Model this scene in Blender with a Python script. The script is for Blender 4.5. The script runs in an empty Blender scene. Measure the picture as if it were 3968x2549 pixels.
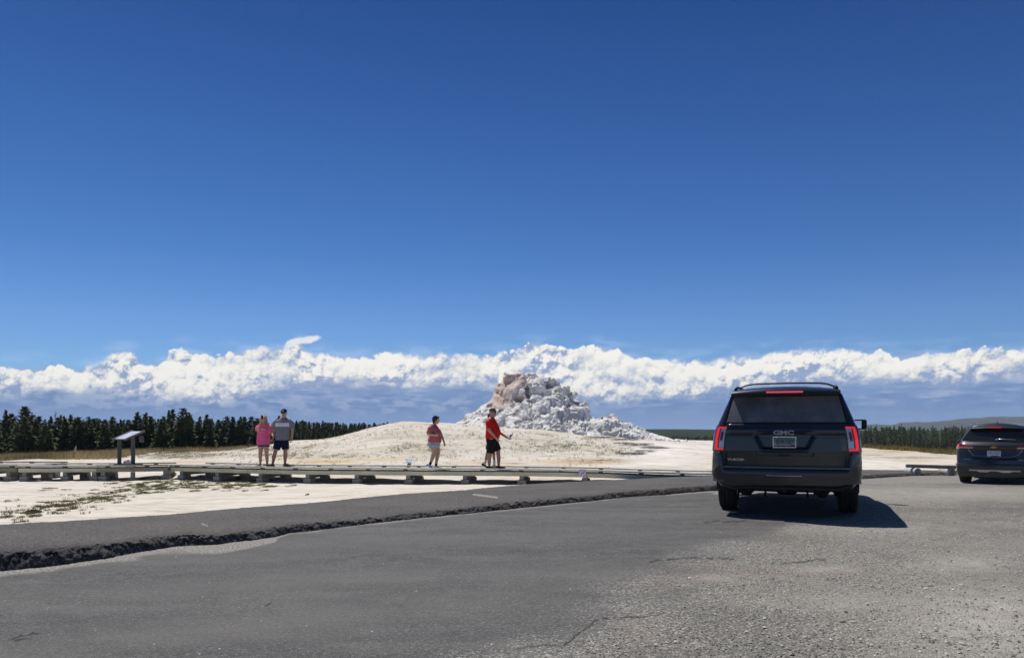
import bpy, math, random
import numpy as np
from mathutils import Vector, Matrix

S = bpy.context.scene
R = math.radians
F = 3000.0            # focal length of the photograph in its own pixels
CX, HY, CAMZ = 1984.0, 1655.0, 1.27

# ------------------------------------------------------------------ camera
cam_d = bpy.data.cameras.new('camera')
cam_d.sensor_width = 36.0
cam_d.lens = 36.0 * F / 3968.0
cam_d.shift_y = (HY - 1274.5) / 3968.0
cam_d.clip_start = 0.1
cam_d.clip_end = 30000
cam = bpy.data.objects.new('camera', cam_d)
S.collection.objects.link(cam)
cam.location = (0, 0, CAMZ)
cam.rotation_euler = (R(90), 0, 0)
S.camera = cam

# ------------------------------------------------------------------ light
SUN_EL, SUN_AZ = 61.0, -30.0          # azimuth measured clockwise from +Y
sun_d = bpy.data.lights.new('sun', 'SUN')
sun_d.energy = 4.7
sun_d.angle = R(0.53)
sun_d.color = (1.0, 0.955, 0.89)
sun = bpy.data.objects.new('sun', sun_d)
S.collection.objects.link(sun)
_d = Vector((math.sin(R(SUN_AZ)) * math.cos(R(SUN_EL)), math.cos(R(SUN_AZ)) * math.cos(R(SUN_EL)), math.sin(R(SUN_EL))))
sun.rotation_euler = (-_d).to_track_quat('-Z', 'Y').to_euler()

S.view_settings.view_transform = 'Standard'
S.view_settings.look = 'None'
S.view_settings.exposure = 0.0
S.view_settings.gamma = 1.0
S.view_settings.use_curve_mapping = False
S.cycles.max_bounces = 6
S.cycles.transparent_max_bounces = 8
S.cycles.use_denoising = True

def lin(c):
    return tuple(((v / 255.0) / 12.92 if v / 255.0 <= 0.04045 else ((v / 255.0 + 0.055) / 1.055) ** 2.4) for v in c)

# ------------------------------------------------------------------ world: Nishita sky + cloud band
W = bpy.data.worlds.new('World'); S.world = W; W.use_nodes = True
wt = W.node_tree; wt.nodes.clear()

class NT:
    """tiny helper for writing node maths"""
    def __init__(s, t, dim='3D'): s.t = t; s.dim = dim
    def n(s, kind, **kw):
        nd = s.t.nodes.new(kind)
        for k, v in kw.items(): setattr(nd, k, v)
        return nd
    def put(s, nd, i, v):
        if v is None: return
        if hasattr(v, 'is_output') or isinstance(v, bpy.types.NodeSocket): s.t.links.new(v, nd.inputs[i])
        else:
            if isinstance(v, tuple) and len(v) == 3 and nd.inputs[i].type == 'RGBA': v = v + (1.0,)
            nd.inputs[i].default_value = v
    def m(s, op, a, b=None, c=None, clamp=False):
        nd = s.n('ShaderNodeMath', operation=op); nd.use_clamp = clamp
        s.put(nd, 0, a); s.put(nd, 1, b); s.put(nd, 2, c)
        return nd.outputs[0]
    def vm(s, op, a, b=None):
        nd = s.n('ShaderNodeVectorMath', operation=op)
        s.put(nd, 0, a); s.put(nd, 1, b)
        return nd.outputs[0]
    def xyz(s, x, y, z=0.0):
        nd = s.n('ShaderNodeCombineXYZ'); s.put(nd, 0, x); s.put(nd, 1, y); s.put(nd, 2, z)
        return nd.outputs[0]
    def sep(s, v):
        nd = s.n('ShaderNodeSeparateXYZ'); s.put(nd, 0, v)
        return nd.outputs
    def mr(s, v, a, b, c=0.0, d=1.0, smooth=False):
        nd = s.n('ShaderNodeMapRange'); nd.clamp = True
        if smooth: nd.interpolation_type = 'SMOOTHSTEP'
        s.put(nd, 0, v)
        for i, q in enumerate((a, b, c, d)): s.put(nd, i + 1, q)
        return nd.outputs[0]
    def mix(s, f, a, b, mode='MIX'):
        nd = s.n('ShaderNodeMix', data_type='RGBA', blend_type=mode)
        s.put(nd, 0, f); s.put(nd, 6, a); s.put(nd, 7, b)
        return nd.outputs[2]
    def noise(s, v, scale=1.0, detail=4.0, rough=0.5, dist=0.0, lac=2.0):
        nd = s.n('ShaderNodeTexNoise'); nd.normalize = True; nd.noise_dimensions = s.dim
        s.put(nd, 'Vector', v); s.put(nd, 'Scale', scale); s.put(nd, 'Detail', detail)
        s.put(nd, 'Roughness', rough); s.put(nd, 'Distortion', dist); s.put(nd, 'Lacunarity', lac)
        return nd.outputs[0]
    def vor(s, v, scale=1.0, feature='F1', detail=0.0, rough=0.5, smooth=None, out=0, rnd=1.0):
        nd = s.n('ShaderNodeTexVoronoi', feature=feature); nd.voronoi_dimensions = s.dim
        s.put(nd, 'Vector', v); s.put(nd, 'Scale', scale); s.put(nd, 'Detail', detail)
        s.put(nd, 'Roughness', rough); s.put(nd, 'Randomness', rnd)
        if smooth is not None: s.put(nd, 'Smoothness', smooth)
        return nd.outputs[out]
    def ramp(s, v, stops, interp='LINEAR'):
        nd = s.n('ShaderNodeValToRGB'); s.put(nd, 0, v)
        cr = nd.color_ramp; cr.interpolation = interp
        while len(cr.elements) < len(stops): cr.elements.new(0.5)
        for e, (p, c) in zip(cr.elements, stops):
            e.position = p; e.color = tuple(c[:3]) + (1.0,)
        return nd.outputs[0]
    def curve(s, v, pts, x0, x1, y0, y1):
        nd = s.n('ShaderNodeFloatCurve'); s.put(nd, 'Value', s.mr(v, x0, x1))
        c = nd.mapping.curves[0]
        while len(c.points) < len(pts): c.points.new(0.5, 0.5)
        for p, (x, y) in zip(c.points, sorted(pts)):
            p.location = ((x - x0) / (x1 - x0), (y - y0) / (y1 - y0)); p.handle_type = 'VECTOR'
        nd.mapping.update()
        return s.m('ADD', s.m('MULTIPLY', nd.outputs[0], y1 - y0), y0)

def az_of(x): return math.atan((x - CX) / F)
def el_of(x, y): return (HY - y) / F * math.cos(az_of(x))

CLOUD_TOP = [(-900,1400),(-500,1380),(-200,1430),(0,1414),(70,1396),(134,1405),(187,1390),(251,1393),(303,1413),(344,1387),(379,1405),(403,1378),(432,1346),
 (467,1335),(525,1349),(537,1372),(550,1395),(613,1384),(654,1361),(677,1332),(724,1335),(759,1346),(817,1364),(846,1372),(899,1345),
 (957,1334),(1080,1328),(1127,1322),(1155,1312),(1180,1326),(1210,1350),(1255,1352),(1284,1358),(1400,1367),(1446,1361),(1493,1343),(1545,1346),
 (1592,1355),(1767,1352),(1884,1361),(1971,1355),(2018,1326),(2070,1305),(2117,1314),(2146,1329),(2205,1332),(2234,1335),(2292,1317),
 (2339,1320),(2397,1338),(2438,1361),(2526,1369),(2642,1378),(2745,1379),(2769,1369),(2830,1360),(2928,1363),(2977,1348),(3051,1336),
 (3173,1339),(3326,1333),(3357,1348),(3418,1342),(3498,1360),(3602,1345),(3785,1342),(3847,1330),(3968,1330),(4300,1350),(4900,1320)]
CLOUD_BOT = [(-900,1520),(0,1508),(250,1510),(520,1515),(600,1550),(900,1545),(1000,1510),(1200,1490),(1400,1480),(1700,1490),(1800,1480),(2000,1505),
 (2200,1540),(2400,1550),(2500,1545),(2560,1540),(2700,1525),(2900,1490),(3100,1470),(3400,1468),(3700,1470),(3968,1440),(4900,1450)]

def build_world():
    g = NT(wt, '2D')
    tc = g.n('ShaderNodeTexCoord')
    x, y, z = g.sep(tc.outputs['Generated'])[:3]
    hyp = g.m('SQRT', g.m('ADD', g.m('MULTIPLY', x, x), g.m('MULTIPLY', y, y)))
    az = g.m('ARCTAN2', x, y)
    el = g.m('DIVIDE', z, g.m('MAXIMUM', hyp, 0.001))
    sky = g.n('ShaderNodeTexSky', sky_type='NISHITA')
    sky.sun_disc = False
    sky.sun_elevation = R(SUN_EL); sky.sun_rotation = R(SUN_AZ)
    sky.altitude = 2200; sky.air_density = SKY_AIR; sky.dust_density = SKY_DUST; sky.ozone_density = SKY_OZONE
    skyc = g.mix(1.0, sky.outputs[0], SKY_TINT, 'MULTIPLY')
    skyc = g.mix(1.0, skyc, g.ramp(g.mr(el, 0.0, 0.6), SKY_RAMP), 'MULTIPLY')
    skyc = g.mix(g.mr(el, 0.62, 1.6), skyc, g.mix(1.0, sky.outputs[0], (.62, .70, .80), 'MULTIPLY'))     # paler sky high up round the sun
    # ---- clouds; P is in units of about two degrees
    U = 30.0
    P = g.xyz(g.m('MULTIPLY', az, U), g.m('MULTIPLY', el, U), 0.0)
    warp = g.n('ShaderNodeTexNoise'); warp.noise_dimensions = '2D'; g.put(warp, 'Vector', P); g.put(warp, 'Scale', 2.3); g.put(warp, 'Detail', 3.0)
    wv = g.vm('MULTIPLY', g.vm('SUBTRACT', warp.outputs[1], (0.5, 0.5, 0.5)), (0.11, 0.11, 0.0))
    Pw = g.vm('ADD', P, wv)
    def billow(Q):
        a = g.vor(Q, 1.7, 'SMOOTH_F1', 3.5, 0.55, 0.25)
        b = g.noise(Q, 0.8, 5.0, 0.5)
        return g.m('SUBTRACT', g.m('MULTIPLY', b, 0.75), g.m('MULTIPLY', a, 0.95))
    h0 = billow(Pw)
    h1 = billow(g.vm('ADD', Pw, (-0.10, 0.20, 0.0)))
    h2 = billow(g.vm('ADD', Pw, (-0.03, 0.07, 0.0)))
    relief = g.m('ADD', g.m('MULTIPLY', g.m('SUBTRACT', h0, h1), 1.05), g.m('MULTIPLY', g.m('SUBTRACT', h0, h2), 1.0))
    top = g.curve(az, [(az_of(a), el_of(a, b)) for a, b in CLOUD_TOP], -0.9, 0.95, 0.0, 0.2)
    bot = g.curve(az, [(az_of(a), el_of(a, b)) for a, b in CLOUD_BOT], -0.9, 0.95, 0.0, 0.2)
    edge_n = g.m('MULTIPLY', g.m('ADD', h0, -0.10), 0.0105)
    d_top = g.m('ADD', g.m('SUBTRACT', top, el), edge_n)
    soft = g.noise(g.xyz(g.m('MULTIPLY', az, 9.0), 3.3, 0.0), 1.0, 2.0)
    mask_top = g.mr(d_top, -0.0008, g.mr(soft, 0.40, 0.68, 0.0016, 0.009), smooth=True)
    # large pale / grey areas, rows of heads one behind another
    big = g.noise(g.vm('MULTIPLY', Pw, (0.5, 0.9, 1.0)), 0.62, 3.0, 0.5)
    depth = g.m('DIVIDE', g.m('SUBTRACT', el, bot), g.m('MAXIMUM', g.m('SUBTRACT', top, bot), 0.004))
    calm = g.noise(g.vm('ADD', P, (7.3, 2.1, 0.0)), 0.55, 2.0, 0.5)
    lit = g.m('ADD', g.m('MULTIPLY', relief, g.mr(calm, 0.35, 0.65, 0.45, 1.35)), g.m('MULTIPLY', g.m('SUBTRACT', big, 0.5), 2.0))
    lit = g.m('ADD', lit, g.mr(depth, -0.15, 0.60, 0.14, 0.92))
    # the thin horn blown off the left tower
    hx = g.mr(az, az_of(1100), az_of(1245)); hy = g.m('ADD', el_of(1100, 1352), g.m('MULTIPLY', g.m('POWER', hx, 0.5), el_of(1245, 1308) - el_of(1100, 1352)))
    hw_ = g.m('MULTIPLY', g.mr(hx, 1.0, 0.15, 0.0008, 0.0040), g.m('MULTIPLY', g.mr(az, az_of(1090), az_of(1110)), g.mr(az, az_of(1252), az_of(1236))))
    horn = g.mr(g.m('ADD', g.m('ABSOLUTE', g.m('SUBTRACT', el, hy)), g.m('MULTIPLY', g.m('SUBTRACT', h0, 0.1), 0.003)), g.m('ADD', hw_, 0.0010), g.m('SUBTRACT', hw_, 0.0022), smooth=True)
    ccol = g.ramp(lit, [(0.0, lin((150, 168, 202))), (0.22, lin((186, 197, 217))), (0.45, lin((214, 218, 225))), (0.72, lin((238, 237, 233))), (1.0, lin((250, 248, 242)))])
    bn = g.noise(g.vm('MULTIPLY', P, (1.0, 2.4, 1.0)), 1.1, 5.0, 0.6)
    d_bot = g.m('ADD', g.m('SUBTRACT', el, bot), g.m('MULTIPLY', g.m('SUBTRACT', bn, 0.5), 0.022))
    mask_bot = g.mr(d_bot, -0.010, 0.008, smooth=True)
    cum = g.m('MULTIPLY', mask_top, mask_bot)
    # ---- low blue-grey shelf of rain cloud with thin streaks
    shelf = g.ramp(g.mr(el, -0.01, 0.09), [(0.0, lin((134, 168, 218))), (0.12, lin((122, 158, 209))), (0.34, lin((102, 138, 191))), (0.52, lin((118, 149, 196))), (0.70, lin((146, 166, 204))), (1.0, lin((172, 187, 216)))])
    st = g.noise(g.vm('ADD', g.vm('MULTIPLY', P, (0.7, 5.5, 1.0)), g.vm('MULTIPLY', wv, (2.0, 2.0, 0.0))), 1.0, 5.0, 0.55)
    st2 = g.noise(g.vm('MULTIPLY', P, (0.5, 1.6, 1.0)), 1.3, 4.0, 0.6)
    band = g.m('MULTIPLY', g.mr(el, 0.016, 0.034), g.mr(el, 0.062, 0.048))
    shelf = g.mix(g.m('MULTIPLY', g.mr(st, 0.46, 0.66, 0.0, 0.60), g.m('MULTIPLY', band, g.mr(st2, 0.42, 0.58))), shelf, lin((178, 193, 220)))
    shelf = g.mix(g.m('MULTIPLY', g.mr(st, 0.47, 0.33, 0.0, 0.35), band), shelf, lin((84, 112, 168)))
    # scud puffs on the shelf at the left
    sc_ = g.m('ADD', g.noise(g.vm('MULTIPLY', Pw, (0.8, 1.9, 1.0)), 1.5, 5.0, 0.55), g.m('MULTIPLY', relief, 0.10))
    lm = g.m('MULTIPLY', g.mr(az, 0.25, 0.0, .25, 1.0), g.m('MULTIPLY', g.mr(el, 0.010, 0.022), g.mr(el, 0.045, 0.034)))
    shelf = g.mix(g.m('MULTIPLY', g.mr(sc_, 0.47, 0.62, 0.0, 0.7), lm), shelf, lin((158, 178, 213)))
    mask_shelf = g.mr(g.m('ADD', g.m('SUBTRACT', top, el), -0.004), 0.0, 0.008)
    out = g.mix(mask_shelf, skyc, shelf)
    out = g.mix(cum, out, ccol)
    out = g.mix(g.m('MULTIPLY', g.m('MULTIPLY', horn, 0.92), g.m('MULTIPLY', g.mr(az, az_of(1092), az_of(1112)), g.mr(az, az_of(1250), az_of(1228)))), out, lin((240, 240, 238)))
    # thin veil just above the heads
    veil = g.m('MULTIPLY', g.mr(g.m('SUBTRACT', el, top), 0.014, -0.004, 0.0, 0.45), g.mr(g.noise(g.vm('MULTIPLY', P, (0.6, 2.2, 1.0)), 1.2, 3.0), 0.42, 0.66))
    out = g.mix(g.m('MULTIPLY', veil, g.m('SUBTRACT', 1.0, mask_shelf)), out, lin((175, 203, 238)))
    # cloud colours are written as seen radiance, the sky node is scaled to it
    bg = g.n('ShaderNodeBackground'); g.put(bg, 0, out); bg.inputs[1].default_value = SKY_STRENGTH
    bg2 = g.n('ShaderNodeBackground'); g.put(bg2, 0, skyc); bg2.inputs[1].default_value = SKY_STRENGTH
    ms = g.n('ShaderNodeMixShader')     # the cloud nodes are only worked out inside their band of elevations
    inband = g.m('MULTIPLY', g.m('GREATER_THAN', el, -0.03), g.m('LESS_THAN', el, 0.16))
    g.put(ms, 0, inband); wt.links.new(bg2.outputs[0], ms.inputs[1]); wt.links.new(bg.outputs[0], ms.inputs[2])
    o = g.n('ShaderNodeOutputWorld'); wt.links.new(ms.outputs[0], o.inputs[0])

SKY_STRENGTH = 0.10
_k = 1.0 / SKY_STRENGTH
_lin0 = lin
def lin(c, _f=_lin0): return tuple(v * _k for v in _f(c))
SKY_AIR, SKY_DUST, SKY_OZONE = 1.0, 0.6, 3.0
SKY_TINT = (1.0, 1.0, 1.0)
SKY_RAMP = [(0.0, (.50, .70, .93)), (.225, (.447, .64, .90)), (.363, (.32, .55, .84)), (.587, (.228, .453, .754)), (.9, (.14, .33, .61))]
build_world()
lin = _lin0
# ------------------------------------------------------------------ helpers: objects
def tag(o, label=None, cat=None, group=None, kind=None):
    if label: o['label'] = label
    if cat: o['category'] = cat
    if group: o['group'] = group
    if kind: o['kind'] = kind
    return o

def empty(name, loc=(0, 0, 0), rz=0.0, label=None, cat=None, group=None):
    o = bpy.data.objects.new(name, None); S.collection.objects.link(o)
    o.empty_display_size = 0.2
    o.location = loc; o.rotation_euler = (0, 0, rz)
    return tag(o, label, cat, group)

def mk(name, verts, faces, mat, parent=None, smooth=False):
    me = bpy.data.meshes.new(name)
    if isinstance(verts, np.ndarray): verts = verts.tolist()
    me.from_pydata([tuple(v) for v in verts], [], [tuple(f) for f in faces])
    me.update()
    if mat is not None:
        for mm in (mat if isinstance(mat, list) else [mat]): me.materials.append(mm)
    if smooth: me.shade_smooth()
    o = bpy.data.objects.new(name, me); S.collection.objects.link(o)
    if parent is not None: o.parent = parent
    return o

def mk_np(name, V, Fq, mat, parent=None, smooth=True, attrs=None):
    """fast mesh from numpy; Fq is an (n,3) or (n,4) index array"""
    me = bpy.data.meshes.new(name)
    V = np.asarray(V, np.float32); Fq = np.asarray(Fq, np.int32)
    k = Fq.shape[1]
    me.vertices.add(len(V)); me.vertices.foreach_set('co', V.ravel())
    me.loops.add(Fq.size); me.loops.foreach_set('vertex_index', Fq.ravel())
    me.polygons.add(len(Fq))
    me.polygons.foreach_set('loop_start', np.arange(0, Fq.size, k, dtype=np.int32))
    me.polygons.foreach_set('loop_total', np.full(len(Fq), k, dtype=np.int32))
    me.update(calc_edges=True)
    for nm, val in (attrs or {}).items():
        a = me.attributes.new(nm, 'FLOAT', 'POINT'); a.data.foreach_set('value', np.asarray(val, np.float32).ravel())
    if mat is not None: me.materials.append(mat)
    if smooth: me.shade_smooth()
    o = bpy.data.objects.new(name, me); S.collection.objects.link(o)
    if parent is not None: o.parent = parent
    return o

def grid_faces(nr, nc, wrap=False):
    r = np.arange(nr - 1)[:, None]; c = np.arange(nc if wrap else nc - 1)[None, :]
    a = r * nc + c; b = r * nc + (c + 1) % nc
    return np.stack([a, b, b + nc, a + nc], -1).reshape(-1, 4)

class MB:
    """collects shapes that become ONE mesh"""
    def __init__(s): s.v = []; s.f = []; s.mi = []; s.cur = 0
    def add(s, V, Fc):
        o = len(s.v); s.v += [tuple(map(float, p)) for p in V]
        s.f += [tuple(int(i) + o for i in q) for q in Fc]; s.mi += [s.cur] * len(Fc)
        return s
    def box(s, c, d, rot=None, bev=0.0):
        cx, cy, cz = c; x, y, z = d[0] / 2, d[1] / 2, d[2] / 2
        if bev <= 0:
            P = [(-x, -y, -z), (x, -y, -z), (x, y, -z), (-x, y, -z), (-x, -y, z), (x, -y, z), (x, y, z), (-x, y, z)]
            Fc = [(0, 3, 2, 1), (4, 5, 6, 7), (0, 1, 5, 4), (1, 2, 6, 5), (2, 3, 7, 6), (3, 0, 4, 7)]
        else:
            b = min(bev, x * .9, y * .9, z * .9); P = []; idx = {}
            for sx in (-1, 1):
                for sy in (-1, 1):
                    for sz in (-1, 1):
                        for ax in range(3):
                            q = [sx * (x - b), sy * (y - b), sz * (z - b)]
                            q[ax] = (sx * x, sy * y, sz * z)[ax]
                            idx[(sx, sy, sz, ax)] = len(P); P.append(tuple(q))
            Fc = []
            for ax in range(3):
                o1, o2 = [(1, 2), (2, 0), (0, 1)][ax]
                for sg in (-1, 1):
                    ring = []
                    for a, b2 in ((-1, -1), (1, -1), (1, 1), (-1, 1)):
                        k = [0, 0, 0]; k[ax] = sg; k[o1] = a; k[o2] = b2
                        ring.append(idx[(k[0], k[1], k[2], ax)])
                    Fc.append(tuple(ring if sg > 0 else ring[::-1]))
                # edges parallel to ax
                for a in (-1, 1):
                    for b2 in (-1, 1):
                        def g(sg, which):
                            k = [0, 0, 0]; k[ax] = sg; k[o1] = a; k[o2] = b2
                            return idx[(k[0], k[1], k[2], which)]
                        Fc.append((g(-1, o1), g(1, o1), g(1, o2), g(-1, o2)) if a * b2 < 0 else (g(-1, o2), g(1, o2), g(1, o1), g(-1, o1)))
            for sx in (-1, 1):
                for sy in (-1, 1):
                    for sz in (-1, 1):
                        t = [idx[(sx, sy, sz, 0)], idx[(sx, sy, sz, 1)], idx[(sx, sy, sz, 2)]]
                        Fc.append(tuple(t if sx * sy * sz > 0 else t[::-1]))
        if rot is not None:
            M = rot.to_3x3() if hasattr(rot, 'to_3x3') else Matrix(rot)
            P = [tuple(M @ Vector(p)) for p in P]
        return s.add([(p[0] + cx, p[1] + cy, p[2] + cz) for p in P], Fc)
    def tube(s, pts, rad, n=10, caps=True, flat=1.0, up=None):
        """round or oval pipe along pts; rad number or list"""
        pts = [Vector(p) for p in pts]
        rad = list(rad) if hasattr(rad, '__len__') else [rad] * len(pts)
        rings = []
        ref = Vector(up) if up is not None else None
        for i, p in enumerate(pts):
            a = pts[max(i - 1, 0)]; b = pts[min(i + 1, len(pts) - 1)]
            t = (b - a).normalized() if (b - a).length > 1e-9 else Vector((0, 0, 1))
            if ref is None: ref = Vector((0, 0, 1)) if abs(t.z) < 0.9 else Vector((1, 0, 0))
            x = (ref - t * ref.dot(t))
            if x.length < 1e-5: x = t.orthogonal()
            x.normalize(); y = t.cross(x)
            if up is None: ref = x
            rings.append([p + x * math.cos(2 * math.pi * k / n) * rad[i] * flat + y * math.sin(2 * math.pi * k / n) * rad[i] for k in range(n)])
        return s.loft(rings, caps)
    def loft(s, rings, caps=True, closed=True):
        n = len(rings[0]); V = [p for r in rings for p in r]; Fc = []
        for i in range(len(rings) - 1):
            for k in range(n if closed else n - 1):
                a = i * n + k; b = i * n + (k + 1) % n
                Fc.append((a, b, b + n, a + n))
        if caps:
            Fc.append(tuple(range(n))[::-1]); Fc.append(tuple((len(rings) - 1) * n + k for k in range(n)))
        return s.add(V, Fc)
    def ellipsoid(s, c, r, nu=14, nv=9, rot=None):
        V = []; 
        for i in range(nv + 1):
            th = math.pi * i / nv
            for k in range(nu):
                ph = 2 * math.pi * k / nu
                q = Vector((r[0] * math.sin(th) * math.cos(ph), r[1] * math.sin(th) * math.sin(ph), r[2] * math.cos(th)))
                if rot is not None: q = rot @ q
                V.append((q.x + c[0], q.y + c[1], q.z + c[2]))
        Fc = []
        for i in range(nv):
            for k in range(nu):
                a = i * nu + k; b = i * nu + (k + 1) % nu
                Fc.append((a, a + nu, b + nu, b))
        return s.add(V, Fc)
    def prism(s, poly, y0, y1, axis='y'):
        """extrude a 2D outline"""
        def P(a, b, t): return {'y': (a, t, b), 'x': (t, a, b), 'z': (a, b, t)}[axis]
        n = len(poly)
        V = [P(a, b, y0) for a, b in poly] + [P(a, b, y1) for a, b in poly]
        Fc = [tuple(range(n)), tuple(range(2 * n - 1, n - 1, -1))] + [(i, i + n, (i + 1) % n + n, (i + 1) % n) for i in range(n)]
        return s.add(V, Fc)
    def build(s, name, mat, parent=None, smooth=False, fix=True):
        o = mk(name, s.v, s.f, mat, parent, smooth)
        if isinstance(mat, list): o.data.polygons.foreach_set('material_index', s.mi)
        if fix:
            import bmesh
            bm = bmesh.new(); bm.from_mesh(o.data); bmesh.ops.recalc_face_normals(bm, faces=bm.faces); bm.to_mesh(o.data); bm.free()
        return o

def autosmooth(o, ang=35):
    o.data.shade_smooth()
    try: o.data.set_sharp_from_angle(angle=R(ang))
    except Exception: pass
    return o

def solidify_mesh(o, mods):
    """apply modifiers added by mods(o) and swap in the result"""
    mods(o)
    dg = bpy.context.evaluated_depsgraph_get(); dg.update()
    me = bpy.data.meshes.new_from_object(o.evaluated_get(dg))
    old = o.data; o.modifiers.clear(); o.data = me
    me.name = old.name
    return o

def remesh(o, vox, smooth_it=3, decimate=0):
    def m(o):
        r = o.modifiers.new('r', 'REMESH'); r.mode = 'VOXEL'; r.voxel_size = vox; r.use_smooth_shade = True
        if smooth_it:
            sm = o.modifiers.new('s', 'SMOOTH'); sm.iterations = smooth_it; sm.factor = 0.5
        if decimate:
            d = o.modifiers.new('d', 'DECIMATE'); d.ratio = decimate
    solidify_mesh(o, m); o.data.shade_smooth()
    return o

def text(name, body, size, mat, parent, loc, rot, extrude=0.002, width=None, bold=0.0, spacing=1.0, shear=0.0):
    cu = bpy.data.curves.new(name, 'FONT'); cu.body = body; cu.size = size; cu.extrude = extrude
    cu.align_x = 'CENTER'; cu.align_y = 'CENTER'; cu.offset = bold; cu.space_character = spacing; cu.shear = shear
    cu.resolution_u = 3
    o = bpy.data.objects.new(name, cu); S.collection.objects.link(o)
    dg = bpy.context.evaluated_depsgraph_get(); dg.update()
    me = bpy.data.meshes.new_from_object(o.evaluated_get(dg))
    bpy.data.objects.remove(o); bpy.data.curves.remove(cu)
    if width:
        xs = [v.co.x for v in me.vertices]; k = width / (max(xs) - min(xs))
        for v in me.vertices: v.co.x *= k
    me.name = name; me.materials.clear(); me.materials.append(mat)
    o = bpy.data.objects.new(name, me); S.collection.objects.link(o)
    o.parent = parent; o.location = loc; o.rotation_euler = rot
    return o

# ------------------------------------------------------------------ helpers: numpy noise
def _h(ix, iy, iz, sd):
    with np.errstate(over='ignore'):
        h = (ix.astype(np.uint32) * np.uint32(374761393) + iy.astype(np.uint32) * np.uint32(668265263) + iz.astype(np.uint32) * np.uint32(2147483647) + np.uint32(sd * 974711 + 12345))
        h = (h ^ (h >> np.uint32(13))) * np.uint32(1274126177)
        h = (h ^ (h >> np.uint32(15))) * np.uint32(2246822519)
        h = h ^ (h >> np.uint32(16))
    return h.astype(np.float64) / 4294967295.0

def vnoise(x, y, z=None, sd=0):
    x = np.asarray(x, float); y = np.asarray(y, float); z = np.zeros_like(x) if z is None else np.asarray(z, float)
    i, j, k = np.floor(x).astype(np.int64), np.floor(y).astype(np.int64), np.floor(z).astype(np.int64)
    fx, fy, fz = x - i, y - j, z - k
    fx, fy, fz = [t * t * (3 - 2 * t) for t in (fx, fy, fz)]
    r = 0
    for a in (0, 1):
        for b in (0, 1):
            for c in (0, 1):
                r = r + _h(i + a, j + b, k + c, sd) * (fx if a else 1 - fx) * (fy if b else 1 - fy) * (fz if c else 1 - fz)
    return r

def fbm(x, y, z=None, oct=4, sd=0, gain=0.5):
    r = 0; a = 1.0; t = 0; s = 1.0
    zz = 0.0 if z is None else z
    for o in range(oct):
        r = r + a * vnoise(np.asarray(x) * s + 17.3 * o, np.asarray(y) * s - 9.1 * o, None if z is None else zz * s + 3.7 * o, sd + o)
        t += a; a *= gain; s *= 2.03
    return r / t

def worley(x, y, z, sd=0):
    x = np.asarray(x, float); y = np.asarray(y, float); z = np.asarray(z, float)
    i, j, k = np.floor(x).astype(np.int64), np.floor(y).astype(np.int64), np.floor(z).astype(np.int64)
    best = np.full(x.shape, 9.0)
    for a in (-1, 0, 1):
        for b in (-1, 0, 1):
            for c in (-1, 0, 1):
                I, J, K = i + a, j + b, k + c
                d = (I + _h(I, J, K, sd) - x) ** 2 + (J + _h(I, J, K, sd + 1) - y) ** 2 + (K + _h(I, J, K, sd + 2) - z) ** 2
                best = np.minimum(best, d)
    return np.sqrt(best)

def sstep(a, b, x):
    t = np.clip((np.asarray(x, float) - a) / (b - a), 0, 1)
    return t * t * (3 - 2 * t)

# ------------------------------------------------------------------ helpers: materials
def principled(name, base=(0.5, 0.5, 0.5), rough=0.6, metal=0.0, coat=0.0, emit=None, estr=0.0, spec=0.5, trans=0.0, ior=1.45, coat_rough=0.03):
    m = bpy.data.materials.new(name); m.use_nodes = True
    b = m.node_tree.nodes['Principled BSDF']
    b.inputs['Base Color'].default_value = tuple(base) + (1,)
    b.inputs['Roughness'].default_value = rough; b.inputs['Metallic'].default_value = metal
    b.inputs['Coat Weight'].default_value = coat; b.inputs['Coat Roughness'].default_value = coat_rough
    b.inputs['Specular IOR Level'].default_value = spec; b.inputs['IOR'].default_value = ior
    b.inputs['Transmission Weight'].default_value = trans
    if emit is not None:
        b.inputs['Emission Color'].default_value = tuple(emit) + (1,); b.inputs['Emission Strength'].default_value = estr
    return m

def noisy(name, c1, c2, scale=8.0, rough=0.7, bump=0.0, bscale=None, stretch=(1, 1, 1), detail=4.0, lo=0.35, hi=0.65, metal=0.0, coat=0.0, spec=0.4, bdist=0.01, rr=0.0):
    m = principled(name, c1, rough, metal, coat, spec=spec)
    g = NT(m.node_tree); b = m.node_tree.nodes['Principled BSDF']
    tc = g.n('ShaderNodeTexCoord').outputs['Object']
    v = g.vm('MULTIPLY', tc, stretch)
    n = g.noise(v, scale, detail, 0.6)
    g.put(b, 'Base Color', g.mix(g.mr(n, lo, hi), tuple(c1), tuple(c2)))
    if rr: g.put(b, 'Roughness', g.mr(n, 0.3, 0.7, rough - rr, min(1.0, rough + rr)))
    if bump:
        bn = g.n('ShaderNodeBump'); bn.inputs['Distance'].default_value = bdist; bn.inputs['Strength'].default_value = bump
        g.put(bn, 'Height', g.noise(v, bscale or scale * 3, 5.0, 0.6)); m.node_tree.links.new(bn.outputs[0], b.inputs['Normal'])
    return m

def pix(x, y, z):
    """point on the horizontal plane z that the photograph's pixel (x, y) shows"""
    d = (CAMZ - z) * F / (y - HY)
    return np.array([(x - CX) / F * d, d, z])
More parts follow.
